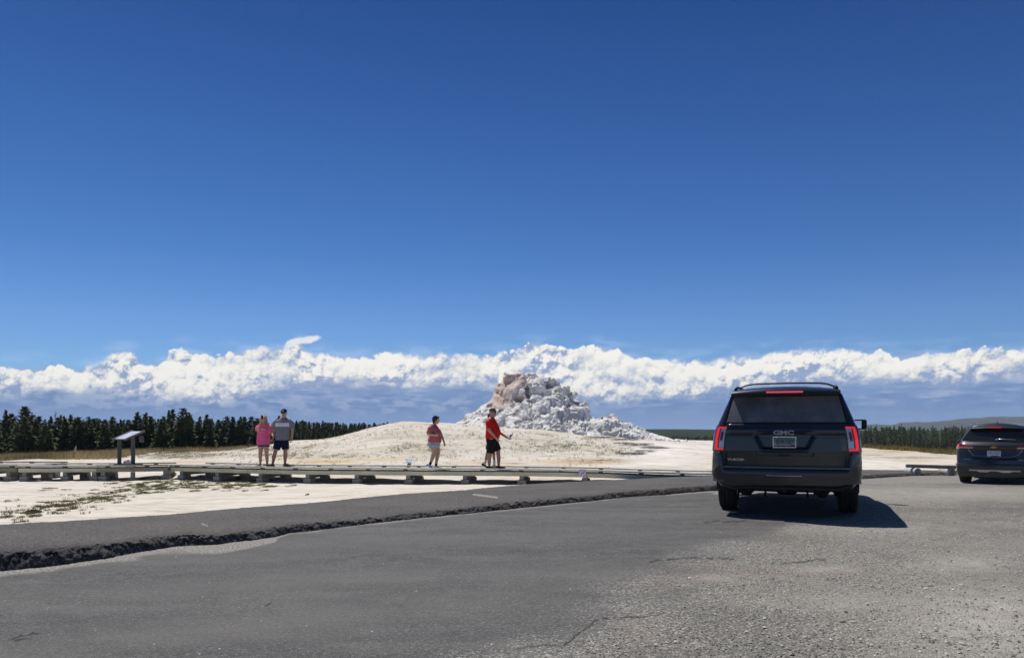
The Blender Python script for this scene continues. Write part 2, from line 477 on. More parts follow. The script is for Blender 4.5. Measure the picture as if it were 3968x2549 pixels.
# ------------------------------------------------------------------ terrain table: height over (direction, distance)
TC = [-1500, 0, 400, 800, 1200, 1560, 1984, 2300, 2600, 2757, 3336, 3709, 4300, 5500]
TR = [22, 26, 30, 34, 38, 42, 48, 60, 80, 120, 250, 600, 8000]
TZ = np.array([
 [-.38, -.36, -.36, -.35, -.33, -.32, -.32, -.31, -.29, -.25, -.16, -.30, -.40, -.50],
 [-.45, -.42, -.36, -.30, -.20, -.17, -.15, -.17, -.18, -.20, -.22, -.38, -.50, -.60],
 [-.52, -.48, -.40, -.33, -.05, .08, .08, .04, -.05, -.10, -.25, -.42, -.55, -.60],
 [-.60, -.52, -.44, -.34, .14, .62, .50, .35, .15, .05, -.25, -.46, -.60, -.70],
 [-.62, -.54, -.45, -.33, .28, 1.20, .95, .65, .35, .20, -.28, -.52, -.70, -.80],
 [-.70, -.62, -.50, -.34, .42, 1.54, 1.22, .78, .50, .30, -.30, -.60, -.80, -.90],
 [-.90, -.85, -.70, -.42, .44, 1.25, 1.25, .85, .45, .35, -.35, -.75, -1.0, -1.1],
 [-1.5, -1.37, -1.03, -.66, -.10, .2, .2, .1, .10, .0, -.50, -1.10, -1.5, -1.7],
 [-2.3, -2.05, -1.50, -1.08, -1.0, -1.0, -1.0, -1.0, -.7, -.6, -.90, -1.60, -2.2, -2.5],
 [-3.2, -3.0, -2.6, -2.3, -2.2, -2.2, -2.2, -2.2, -2.0, -2.0, -2.05, -2.60, -3.2, -3.5],
 [-6., -6., -6., -6., -6., -6., -6., -6., -6., -5.9, -5.6, -6.0, -6.5, -7.0],
 [-11., -11., -11., -11., -11., -11., -11., -11., -11., -11., -10., -10., -10., -10.],
 [-12., -12., -12., -12., -12., -12., -12., -12., -12., -12., -12., -12., -12., -12.]])

def _cr(xs, Y, x):
    """smooth (monotone-ish) interpolation along the first axis of Y"""
    xs = np.asarray(xs, float); x = np.clip(x, xs[0], xs[-1])
    i = np.clip(np.searchsorted(xs, x) - 1, 0, len(xs) - 2)
    t = (x - xs[i]) / (xs[i + 1] - xs[i]); t = t * t * (3 - 2 * t) * 0.5 + t * 0.5
    return i, t

def table_z(u, D):
    px = CX + u * F
    i, s = _cr(TR, None, np.maximum(D, 22)); j, t = _cr(TC, None, px)
    return (TZ[i, j] * (1 - s) * (1 - t) + TZ[i + 1, j] * s * (1 - t) + TZ[i, j + 1] * (1 - s) * t + TZ[i + 1, j + 1] * s * t)

# ------------------------------------------------------------------ raised asphalt edge of the parking lot (read off the photograph)
BASE_PX = [(-1400, 2345), (-700, 2275), (-300, 2236), (0, 2213), (200, 2193), (425, 2160), (665, 2118), (851, 2108), (1066, 2080), (1121, 2065), (1225, 2055), (1525, 2018),
           (1826, 1988), (2101, 1960), (2300, 1940), (2450, 1924), (2575, 1917), (2757, 1902), (3050, 1876), (3336, 1854), (3556, 1841), (3717, 1838), (3968, 1839), (4600, 1842), (5500, 1846)]
BACK_PX = [(-1400, 2105), (-700, 2068), (-300, 2047), (0, 2032), (325, 2013), (650, 1993), (851, 1974), (1100, 1955), (1200, 1948), (1350, 1933), (1535, 1915), (1800, 1898), (1951, 1883),
           (2131, 1870), (2300, 1862), (2450, 1854), (2537, 1846), (2690, 1832), (2757, 1828), (3050, 1822), (3336, 1819), (3709, 1822), (3968, 1824), (4600, 1828), (5500, 1832)]
def lot_z(D): return -0.26 * sstep(13.0, 23.0, D)
def solve(x, y, zf):
    D = 10.0
    for _ in range(60): D = 0.5 * D + 0.5 * (CAMZ - float(zf(D))) * F / (y - HY)
    return D
_bx = np.array([p[0] for p in BASE_PX], float); _bD = np.array([solve(x, y, lot_z) for x, y in BASE_PX])
_kx = np.array([p[0] for p in BACK_PX], float)
def kerb_h(px): return np.interp(px, [0, 425, 750, 1150, 1300, 1500, 1725, 1951, 2300, 2575, 2757, 3400, 4000], [.15, .12, .10, .078, .066, .058, .068, .082, .085, .105, .11, .09, .07])
_kD = np.array([solve(x, y, lambda D, x=x: lot_z(D) + kerb_h(x)) for x, y in BACK_PX])
def D_base(u): return np.interp(CX + u * F, _bx, _bD)
def D_back(u): return np.interp(CX + u * F, _kx, _kD)

def ground_z(X, D):
    """sinter ground beyond the lot"""
    D = np.asarray(D, float); X = np.asarray(X, float)
    u = X / np.maximum(D, 0.5); u = np.where(D > 0.5, u, np.sign(X) * 2)
    kd = D_back(u); zk = lot_z(kd) + kerb_h(CX + u * F)
    t = sstep(0, 1, (D - kd) / np.maximum(21.5 - kd, 1.2))
    z = np.where(D > kd, (zk - 0.035) * (1 - t) + table_z(u, D) * t, zk - 0.05 - 0.5 * sstep(0.0, 0.6, kd - D))
    amp = 0.05 + 0.004 * np.clip(D - 20, 0, 60)
    n = (fbm(X * 0.35, D * 0.35, oct=4, sd=5) - 0.5) * 2 * amp * sstep(0.3, 3.0, D - kd)
    n = n + (fbm(X * 2.5, D * 1.6, oct=3, sd=9) - 0.5) * 0.05 * sstep(0.2, 1.0, D - kd) * (D < 90)
    return z + n

def spread(a0, a1, n0, far, grow):
    """dense coordinates from a0 to a1, then growing steps outwards"""
    xs = list(np.linspace(a0, a1, n0)); st = (a1 - a0) / (n0 - 1)
    s_ = st; hi = a1
    while hi < far[1]: s_ *= grow; hi += s_; xs.append(hi)
    s_ = st; lo = a0
    while lo > far[0]: s_ *= grow; lo -= s_; xs.insert(0, lo)
    return np.array(xs)

def blob(px, py, lst):
    r = np.zeros_like(px)
    for cx, cy, rx, ry, a in lst: r = np.maximum(r, a * np.exp(-((px - cx) / rx) ** 2 - ((py - cy) / ry) ** 2))
    return r

GRASS_BLOBS = [(1640, 1740, 150, 20, 1), (1250, 1765, 210, 12, .8), (1060, 1742, 120, 12, .8), (2150, 1728, 230, 26, .75), (2360, 1752, 100, 13, .8), (760, 1758, 150, 10, .8), (900, 1742, 200, 7, .9), (700, 1772, 120, 5, .7), (1050, 1765, 140, 6, .8), (1180, 1735, 120, 6, .7), (1900, 1690, 260, 14, .5),
               (1480, 1690, 160, 12, .4), (600, 1764, 160, 8, .8), (1700, 1765, 90, 8, .6), (1300, 1725, 120, 8, .5), (3560, 1770, 120, 8, .5), (3450, 1752, 60, 5, .8), (3640, 1764, 60, 6, .8)]
YEL_BLOBS = [(1250, 1788, 160, 9, 1), (2240, 1790, 150, 9, 1), (1880, 1795, 130, 7, .7), (1480, 1780, 150, 12, .6), (760, 1790, 120, 7, .5), (3560, 1785, 110, 9, .6), (3560, 1745, 260, 9, .9), (1100, 1770, 90, 12, .5)]
BROWN_BLOBS = [(2330, 1784, 110, 6, 1), (2300, 1790, 60, 5, .7), (3520, 1772, 170, 4, .8), (1990, 1795, 30, 3, .8), (3390, 1762, 60, 3, .8)]
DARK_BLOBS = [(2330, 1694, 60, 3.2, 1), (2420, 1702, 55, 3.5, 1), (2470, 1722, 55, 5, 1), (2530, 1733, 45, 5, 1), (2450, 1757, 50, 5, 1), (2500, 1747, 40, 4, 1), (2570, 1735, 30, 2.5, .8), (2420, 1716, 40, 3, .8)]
WEED_LINE = [(60, 2000), (120, 1985), (250, 1965), (330, 1935), (480, 1915), (560, 1885), (700, 1875), (860, 1875), (1060, 1872)]

def build_ground():
    xs = spread(-15.5, 15.5, 330, (-4000, 4000), 1.045)
    ys = spread(6.0, 48.0, 420, (-4000, 4000), 1.045)
    X, D = np.meshgrid(xs, ys)
    Z = ground_z(X, D)
    Dm = np.maximum(D, 4.0)
    px = CX + X / Dm * F; py = HY - (Z - CAMZ) / Dm * F
    ok = (D > 20)
    wl = np.interp(px, [p[0] for p in WEED_LINE], [p[1] for p in WEED_LINE]); weed = np.exp(-((py - wl) / 26) ** 2) * sstep(20, 90, px) * (1 - sstep(980, 1120, px)) * (D < 22) * (D > 9) * sstep(.42, .60, fbm(X * 2.6, D * 1.5, oct=4, sd=88))
    A = {'grass': np.maximum(blob(px, py, GRASS_BLOBS) * ok, weed), 'yellow': blob(px, py, YEL_BLOBS) * ok, 'brown': blob(px, py, BROWN_BLOBS) * ok,
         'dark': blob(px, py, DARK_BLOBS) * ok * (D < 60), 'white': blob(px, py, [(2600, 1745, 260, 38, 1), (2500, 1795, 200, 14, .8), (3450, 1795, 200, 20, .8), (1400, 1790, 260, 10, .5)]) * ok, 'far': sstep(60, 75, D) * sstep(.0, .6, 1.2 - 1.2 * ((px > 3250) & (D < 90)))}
    o = mk_np('ground', np.stack([X, D, Z], -1).reshape(-1, 3), grid_faces(len(ys), len(xs)), None, attrs={k: v.ravel() for k, v in A.items()})
    tag(o, kind='structure')
    m = principled('sinter_ground', (.6, .57, .5), 0.95, spec=0.1)
    g = NT(m.node_tree); b = m.node_tree.nodes['Principled BSDF']
    P = g.n('ShaderNodeTexCoord').outputs['Object']
    def at(n):
        nd = g.n('ShaderNodeAttribute'); nd.attribute_name = n; return nd.outputs['Fac']
    n1 = g.noise(P, 0.35, 5.0, 0.6); n2 = g.noise(P, 3.0, 5.0, 0.65); n3 = g.noise(P, 22.0, 4.0, 0.6)
    stp = g.vm('MULTIPLY', P, (0.25, 1.2, 1.0)); n4 = g.noise(stp, 1.6, 5.0, 0.6)
    c = g.mix(g.mr(n1, 0.35, 0.65), (0.65, 0.60, 0.515), (0.55, 0.49, 0.40))
    c = g.mix(g.mr(n2, 0.35, 0.7, 0.0, 0.5), c, (0.76, 0.73, 0.67))
    c = g.mix(g.mr(n4, 0.50, 0.66, 0.0, 0.7), c, (0.47, 0.39, 0.29))
    n5 = g.noise(g.vm('MULTIPLY', P, (0.5, 2.6, 1.0)), 2.2, 5.0, 0.65)
    c = g.mix(g.mr(n5, 0.53, 0.66, 0.0, 0.65), c, (0.34, 0.31, 0.26))
    c = g.mix(g.mr(n3, 0.55, 0.75, 0.0, 0.35), c, (0.40, 0.36, 0.30))
    c = g.mix(g.m('MULTIPLY', at('white'), g.mr(n4, 0.38, 0.62, 0.85, 0.1)), c, (0.80, 0.78, 0.735))
    c = g.mix(g.m('MULTIPLY', at('yellow'), g.mr(n2, 0.36, 0.58, 0.25, 1.0)), c, (0.47, 0.33, 0.13))
    c = g.mix(g.m('MULTIPLY', at('brown'), g.mr(n2, 0.36, 0.52, 0.0, 0.9)), c, (0.24, 0.15, 0.08))
    gn = g.noise(P, 6.0, 4.0, 0.65)
    c = g.mix(g.m('MULTIPLY', at('grass'), g.mr(gn, 0.42, 0.60, 0.0, 0.75)), c, (0.22, 0.19, 0.09))
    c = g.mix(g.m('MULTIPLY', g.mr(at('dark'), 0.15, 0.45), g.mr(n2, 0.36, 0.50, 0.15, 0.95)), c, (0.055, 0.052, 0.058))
    c = g.mix(at('far'), c, (0.13, 0.115, 0.045))
    g.put(b, 'Base Color', c)
    bp = g.n('ShaderNodeBump'); bp.inputs['Distance'].default_value = 0.05; bp.inputs['Strength'].default_value = 0.7
    g.put(bp, 'Height', g.m('ADD', g.m('MULTIPLY', n2, 1.0), g.m('MULTIPLY', n3, 0.35)))
    g.t.links.new(bp.outputs[0], b.inputs['Normal'])
    o.data.materials.append(m)
    return o
GROUND = build_ground()

CRACKS = [[(2180, 2500), (2260, 2440), (2325, 2390), (2350, 2392), (2480, 2385), (2560, 2375)], [(2000, 2515), (2100, 2495), (2180, 2500)], [(2520, 2175), (2620, 2162), (2720, 2163), (2840, 2158)], [(3030, 2178), (3100, 2172), (3160, 2162), (3195, 2160)], [(40, 2478), (90, 2462), (150, 2452)], [(60, 2480), (120, 2475)], [(1030, 2345), (1050, 2330)], [(2730, 2020), (2900, 2012)]]
# ------------------------------------------------------------------ parking lot: fresh asphalt on the left, broken gravel on the right
def lot_mask(X, D):
    """0 = smooth fresh asphalt, 1 = loose gravel"""
    px = CX + X / D * F; py = HY + CAMZ / D * F
    pts = [(1750, 2549), (2050, 2400), (2300, 2300), (2480, 2200), (2650, 2130), (2900, 2090), (3120, 2030), (3250, 1980), (3150, 1930), (2980, 1918), (2757, 1912)]
    yy = np.array([p[1] for p in pts][::-1], float); xx = np.array([p[0] for p in pts][::-1], float)
    edge = np.interp(py, yy, xx)
    w = np.interp(py, [1900, 2000, 2150, 2549], [25, 130, 420, 800])
    n = (fbm(X * 0.8, D * 0.8, oct=4, sd=31) - 0.5) * 1.6
    m = sstep(-0.5, 0.9, (px - edge) / w + n)
    # pale strip of dust along the foot of the kerb
    u = X / D; db = D_base(u)
    off = np.interp(px, [-400, 150, 350, 440, 520, 650, 1000, 1066, 1080, 1180, 1220, 1400, 1825, 2100, 2450, 2560, 2600, 2757, 3000],
                        [.22, .28, .32, .40, .42, .34, .55, .50, .20, .06, .14, .16, .18, .18, .14, .12, .5, 1.0, 3.0])
    off = off * (0.35 + 1.1 * vnoise(X * 1.3, D * 0.5, sd=3)) + .25 * (fbm(X * 5, D * 5, oct=3, sd=6) - .5)
    dust = sstep(-0.10, 0.10, off - (db - D))
    return m, dust

def build_lot():
    us = np.concatenate([np.linspace(-3.2, -0.8, 60), np.linspace(-0.79, 0.79, 620), np.linspace(0.81, 3.2, 60)])
    T = np.concatenate([np.linspace(0, 1, 200) ** 1.0])
    D0 = 3.2
    U, TT = np.meshgrid(us, T)
    db = D_base(U) + 0.12
    inv = (1 / D0) * (1 - TT) + (1 / db) * TT          # even steps as seen from the road
    D = 1 / inv; X = U * D
    # behind and beside the camera
    Z = lot_z(D) + (fbm(X * 0.5, D * 0.5, oct=3, sd=21) - 0.5) * 0.05 * sstep(0.0, 1.0, (db - D))
    m, dust = lot_mask(X, D)
    Z = Z + (fbm(X * 14, D * 14, oct=2, sd=22) - 0.5) * 0.008 * m
    px_ = CX + X / D * F; py_ = HY + CAMZ / D * F; crack = np.zeros_like(X)
    for pl in CRACKS:
        for (x0, y0), (x1, y1) in zip(pl[:-1], pl[1:]):
            wob = 5 * (vnoise(px_ / 16, py_ / 12, sd=55) - .5) * 2; dx, dy = x1 - x0, y1 - y0; t = np.clip(((px_ - x0) * dx + (py_ + wob - y0) * dy) / (dx * dx + dy * dy), 0, 1)
            dd = np.hypot((px_ - x0 - t * dx) * .6, py_ + wob - y0 - t * dy)
            crack = np.maximum(crack, (1 - sstep(1.0, 4.6, dd)) * sstep(.12, .4, vnoise(px_ / 22, py_ / 14, sd=57)))
    tracks = np.exp(-((py_ - (2130 + (px_ - 900) * -.03) + 30 * (vnoise(px_ / 300, py_ * 0, sd=58) - .5)) / 34) ** 2) * .5 + np.exp(-((py_ - (2265 - (px_ - 900) * .05)) / 40) ** 2) * .45 + np.exp(-((py_ - 2440 + (px_ - 800) * .12) / 60) ** 2) * .6
    tracks = tracks * (1 - sstep(1500, 2700, px_)) * (.4 + .9 * fbm(px_ / 260, py_ / 90, oct=3, sd=59))
    warm = blob(px_, py_, [(2950, 2210, 240, 26, .45), (2750, 2240, 200, 22, .3), (2480, 2430, 90, 30, .4), (3300, 2215, 150, 16, .3)])
    pale = blob(px_, py_, [(3750, 2180, 260, 40, .8), (3850, 2400, 380, 170, 1), (3300, 2330, 300, 40, .45), (3000, 2330, 260, 30, .35), (3200, 2200, 120, 14, .8), (2760, 2235, 150, 16, .6), (3500, 2040, 400, 26, .5), (3600, 1900, 700, 40, .75), (2600, 1925, 160, 12, .6)])
    Z = Z - 0.012 * m * sstep(0.3, 0.7, m)
    o = mk_np('parking_lot', np.stack([X, D, Z], -1).reshape(-1, 3), grid_faces(len(T), len(us)), None, attrs={'gravel': m.ravel(), 'dust': dust.ravel(), 'crack': crack.ravel(), 'track': tracks.ravel(), 'warm': warm.ravel(), 'pale': pale.ravel()})
    # the rest of the lot round and behind the viewer, same sheet
    tag(o, kind='structure')
    mat = principled('lot_surface', (.08, .08, .08), 0.9, spec=0.25)
    g = NT(mat.node_tree); b = mat.node_tree.nodes['Principled BSDF']
    P = g.n('ShaderNodeTexCoord').outputs['Object']
    def at(n):
        nd = g.n('ShaderNodeAttribute'); nd.attribute_name = n; return nd.outputs['Fac']
    P2 = g.vm('MULTIPLY', P, (1, 1, 0))
    fine = g.noise(P, 90.0, 3.0, 0.75); med = g.noise(P, 5.0, 5.0, 0.6); big = g.noise(g.vm('MULTIPLY', P, (0.35, 1.0, 1.0)), 0.7, 4.0, 0.6)
    asp = g.mix(g.mr(big, 0.35, 0.65), (0.060, 0.0590, 0.0575), (0.104, 0.101, 0.096))
    spk = g.noise(P, 34.0, 4.0, 0.8)
    asp = g.mix(g.mr(spk, 0.54, 0.64, 0.0, 0.85), asp, (0.19, 0.186, 0.178))
    asp = g.mix(g.mr(spk, 0.45, 0.36, 0.0, 0.8), asp, (0.038, 0.038, 0.038))
    patch_ = g.noise(g.vm('MULTIPLY', P, (0.5, 1.3, 1.0)), 1.6, 5.0, 0.65)
    asp = g.mix(g.mr(patch_, 0.50, 0.66, 0.0, 0.45), asp, (0.145, 0.140, 0.130))
    asp = g.mix(g.mr(patch_, 0.46, 0.34, 0.0, 0.5), asp, (0.058, 0.058, 0.059))
    asp = g.mix(g.mr(med, 0.45, 0.75, 0.0, 0.5), asp, (0.14, 0.135, 0.13))
    asp = g.mix(g.mr(fine, 0.30, 0.48, 0.55, 0.0), asp, (0.028, 0.028, 0.030))
    asp = g.mix(g.mr(fine, 0.56, 0.68, 0.0, 0.8), asp, (0.25, 0.24, 0.23))
    vo = g.n('ShaderNodeTexVoronoi'); g.put(vo, 'Vector', P); g.put(vo, 'Scale', 85.0)
    vo2 = g.n('ShaderNodeTexVoronoi'); g.put(vo2, 'Vector', P); g.put(vo2, 'Scale', 42.0)
    stone = g.sep(vo.outputs['Color'])[0]; stone2 = g.sep(vo2.outputs['Color'])[1]
    gr = g.ramp(stone, [(0.0, (0.05, 0.048, 0.046)), (0.25, (0.12, 0.114, 0.104)), (0.6, (0.19, 0.182, 0.160)), (0.9, (0.27, 0.258, 0.225)), (1.0, (0.42, 0.40, 0.36))])
    gr = g.mix(g.m('MULTIPLY', g.m('GREATER_THAN', stone2, 0.82), g.mr(vo2.outputs['Distance'], 0.42, 0.32)), gr, (0.38, 0.365, 0.33))
    gr = g.mix(g.m('MULTIPLY', g.m('LESS_THAN', stone2, 0.10), g.mr(vo2.outputs['Distance'], 0.42, 0.32)), gr, (0.045, 0.044, 0.045))
    pn = g.noise(P, 0.55, 4.0, 0.6)
    gr = g.mix(g.mr(pn, 0.50, 0.68, 0.0, 0.45), gr, (0.25, 0.236, 0.208))
    gr = g.mix(g.mr(pn, 0.50, 0.36, 0.0, 0.6), gr, (0.105, 0.100, 0.094))
    gr = g.mix(g.m('MULTIPLY', at('pale'), g.mr(med, 0.3, 0.6, 0.35, 0.85)), gr, g.mix(g.mr(fine, .4, .6), (0.27, 0.255, 0.215), (0.50, 0.48, 0.42)))
    red = g.noise(P, 0.9, 3.0, 0.5)
    gr = g.mix(g.mr(red, 0.60, 0.74, 0.0, 0.35), gr, (0.24, 0.155, 0.13))
    du = g.mix(g.mr(g.noise(P, 38.0, 3.0, 0.75), 0.40, 0.62), (0.10, 0.097, 0.09), (0.38, 0.36, 0.32))
    asp = g.mix(at('track'), asp, g.mix(g.mr(fine, .35, .6), (0.105, 0.101, 0.096), (0.150, 0.144, 0.135)))
    grav = g.mr(g.m('ADD', at('gravel'), g.m('MULTIPLY', g.m('SUBTRACT', stone, 0.5), 0.55)), 0.30, 0.72)
    c = g.mix(grav, asp, gr)
    c = g.mix(g.m('MULTIPLY', at('warm'), g.mr(med, 0.35, 0.6, 0.2, 0.7)), c, (0.25, 0.175, 0.15))
    c = g.mix(g.m('MULTIPLY', at('crack'), 0.9), c, (0.022, 0.021, 0.021))
    # broken edge: where the mask is mid-way stones come first
    c = g.mix(at('dust'), c, du)
    g.put(b, 'Base Color', c)
    h = g.m('ADD', g.m('MULTIPLY', fine, 0.5), g.m('MULTIPLY', g.m('MULTIPLY', at('gravel'), g.m('SUBTRACT', 1.0, vo.outputs['Distance'])), 0.9))
    bp = g.n('ShaderNodeBump'); bp.inputs['Distance'].default_value = 0.010; bp.inputs['Strength'].default_value = 0.6
    g.put(bp, 'Height', h); g.t.links.new(bp.outputs[0], b.inputs['Normal'])
    o.data.materials.append(mat)
    o2 = mk_np('parking_lot_apron', *_apron(), mat, smooth=True, attrs=None)
    a = o2.data.attributes.new('gravel', 'FLOAT', 'POINT')
    co = np.empty(len(o2.data.vertices) * 3, np.float32); o2.data.vertices.foreach_get('co', co); co = co.reshape(-1, 3)
    a.data.foreach_set('value', sstep(-6, 4, co[:, 0]).astype(np.float32))
    tag(o2, kind='structure')
    return o
def _apron():
    xs = np.linspace(-10.24, 10.24, 40); ys = np.linspace(-30, 3.2, 60)
    X, Y = np.meshgrid(xs, ys); X = X * np.where(Y > 3.1, 1.0, 3.0 - 2.0 * sstep(-6, 3.2, Y))
    Z = 0 * X + (fbm(X * .5, Y * .5, oct=3, sd=21) - 0.5) * 0.05
    return np.stack([X, Y, Z], -1).reshape(-1, 3), grid_faces(60, 40)
LOT = build_lot()

def build_kerb():
    us = np.concatenate([np.linspace(-1.9, -0.7, 90), np.linspace(-0.695, 0.70, 1000), np.linspace(0.71, 1.5, 60)])
    N = len(us)
    db = D_base(us); dk = D_back(us); px = CX + us * F
    h = kerb_h(px); rows = []; rough = []
    face = np.interp(px, [0, 1250, 1951, 2757], [.10, .07, .10, .24]) + 0.05 * (fbm(us * 60, us * 0, oct=3, sd=2))
    prof = [(-0.05, -0.10, 0), (0.0, 0.0, .3)] + [(q, None, 1.0) for q in np.linspace(0.06, 1.0, 13)]
    for q, z, r in prof:
        if z is None:
            d = db + face * q; zz = h * np.sin(min(q, 1) * math.pi / 2) ** 0.8
            rg = 1.0 if q < 0.95 else 0.7
        else:
            d = db + q; zz = np.full(N, z); rg = r
        rows.append((d, lot_z(db) + zz, rg))
    for q in np.linspace(0.03, 1.0, 26):
        d = (db + face) * (1 - q) + dk * q
        zb = lot_z(db) + h; zk = lot_z(dk) + h
        rows.append((d, zb * (1 - q) + zk * q + 0.02 * math.sin(math.pi * q), 0.22 if q > 0.08 else 0.4))
    for q, dz in ((0.06, -0.03), (0.14, -0.10), (0.2, -0.3)):
        rows.append((dk + q + 0.05 * vnoise(us * 90, us * 0, sd=4), lot_z(dk) + h + dz, 0.2))
    V = []; rg_ = []
    for i, (d, z, rg) in enumerate(rows):
        X = us * d
        n = (fbm(X * 26, z * 26 + d * 26, oct=2, sd=41) - 0.5)
        n2 = (vnoise(X * 9, d * 9 + z * 9, sd=44) - 0.5)
        d2 = d + (n * 0.08 + n2 * 0.08) * rg * (0.4 if i > 14 else .8)
        n3 = worley(X * 27, z * 27 + d * 27, X * 0, 47) - .5
        z2 = z + (n * 0.03 + n2 * 0.02 - n3 * .016) * rg; d2 = d2 + n3 * .035 * rg * (i <= 14)
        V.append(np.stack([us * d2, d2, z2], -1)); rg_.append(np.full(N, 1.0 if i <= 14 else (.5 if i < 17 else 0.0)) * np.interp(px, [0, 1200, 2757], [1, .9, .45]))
    V = np.concatenate(V); mx_ = CX + V[:, 0] / V[:, 1] * F; my_ = HY - (V[:, 2] - CAMZ) / V[:, 1] * F
    tt = np.clip((mx_ - 1835) / 90, 0, 1); mark = (1 - sstep(1.5, 4.0, np.abs(my_ - (1915 + 11 * tt)))) * (mx_ > 1832) * (mx_ < 1928)
    tt = np.clip((mx_ - 780) / 22, 0, 1); mark = np.maximum(mark, (1 - sstep(1, 3.0, np.abs(my_ - (2027 + 8 * tt)))) * (mx_ > 779) * (mx_ < 804))
    m = principled('kerb_asphalt', (.09, .09, .09), 0.95, spec=0.2)
    g = NT(m.node_tree); b = m.node_tree.nodes['Principled BSDF']
    P = g.n('ShaderNodeTexCoord').outputs['Object']
    fine = g.noise(P, 45.0, 3.0, 0.7); med = g.noise(P, 9.0, 4.0, 0.6); big = g.noise(P, 0.8, 3.0)
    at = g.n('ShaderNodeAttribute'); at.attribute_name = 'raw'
    c = g.mix(g.mr(big, 0.35, 0.65), (0.095, 0.089, 0.085), (0.130, 0.121, 0.113))
    c = g.mix(g.mr(fine, 0.32, 0.48, 0.6, 0.0), c, (0.035, 0.034, 0.035))
    c = g.mix(g.mr(fine, 0.54, 0.64, 0.0, 0.7), c, (0.22, 0.21, 0.195))
    cs = g.noise(P, 24.0, 3.0, 0.7); c = g.mix(g.mr(cs, 0.44, 0.36, 0.0, 0.7), c, (0.045, 0.043, 0.042)); c = g.mix(g.mr(cs, 0.56, 0.64, 0.0, 0.5), c, (0.17, 0.16, 0.15))
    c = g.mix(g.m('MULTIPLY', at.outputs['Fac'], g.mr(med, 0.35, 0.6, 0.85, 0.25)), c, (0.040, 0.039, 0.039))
    am = g.n('ShaderNodeAttribute'); am.attribute_name = 'mark'
    c = g.mix(g.m('MULTIPLY', am.outputs['Fac'], g.mr(fine, .35, .55, .3, .9)), c, (.42, .40, .36))
    g.put(b, 'Base Color', c)
    bp = g.n('ShaderNodeBump'); bp.inputs['Distance'].default_value = 0.02; bp.inputs['Strength'].default_value = 0.9
    g.put(bp, 'Height', g.m('ADD', fine, g.m('MULTIPLY', med, 0.8))); g.t.links.new(bp.outputs[0], b.inputs['Normal'])
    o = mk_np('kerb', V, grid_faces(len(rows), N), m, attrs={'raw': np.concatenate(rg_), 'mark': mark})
    tag(o, kind='structure')
    return o
KERB = build_kerb()
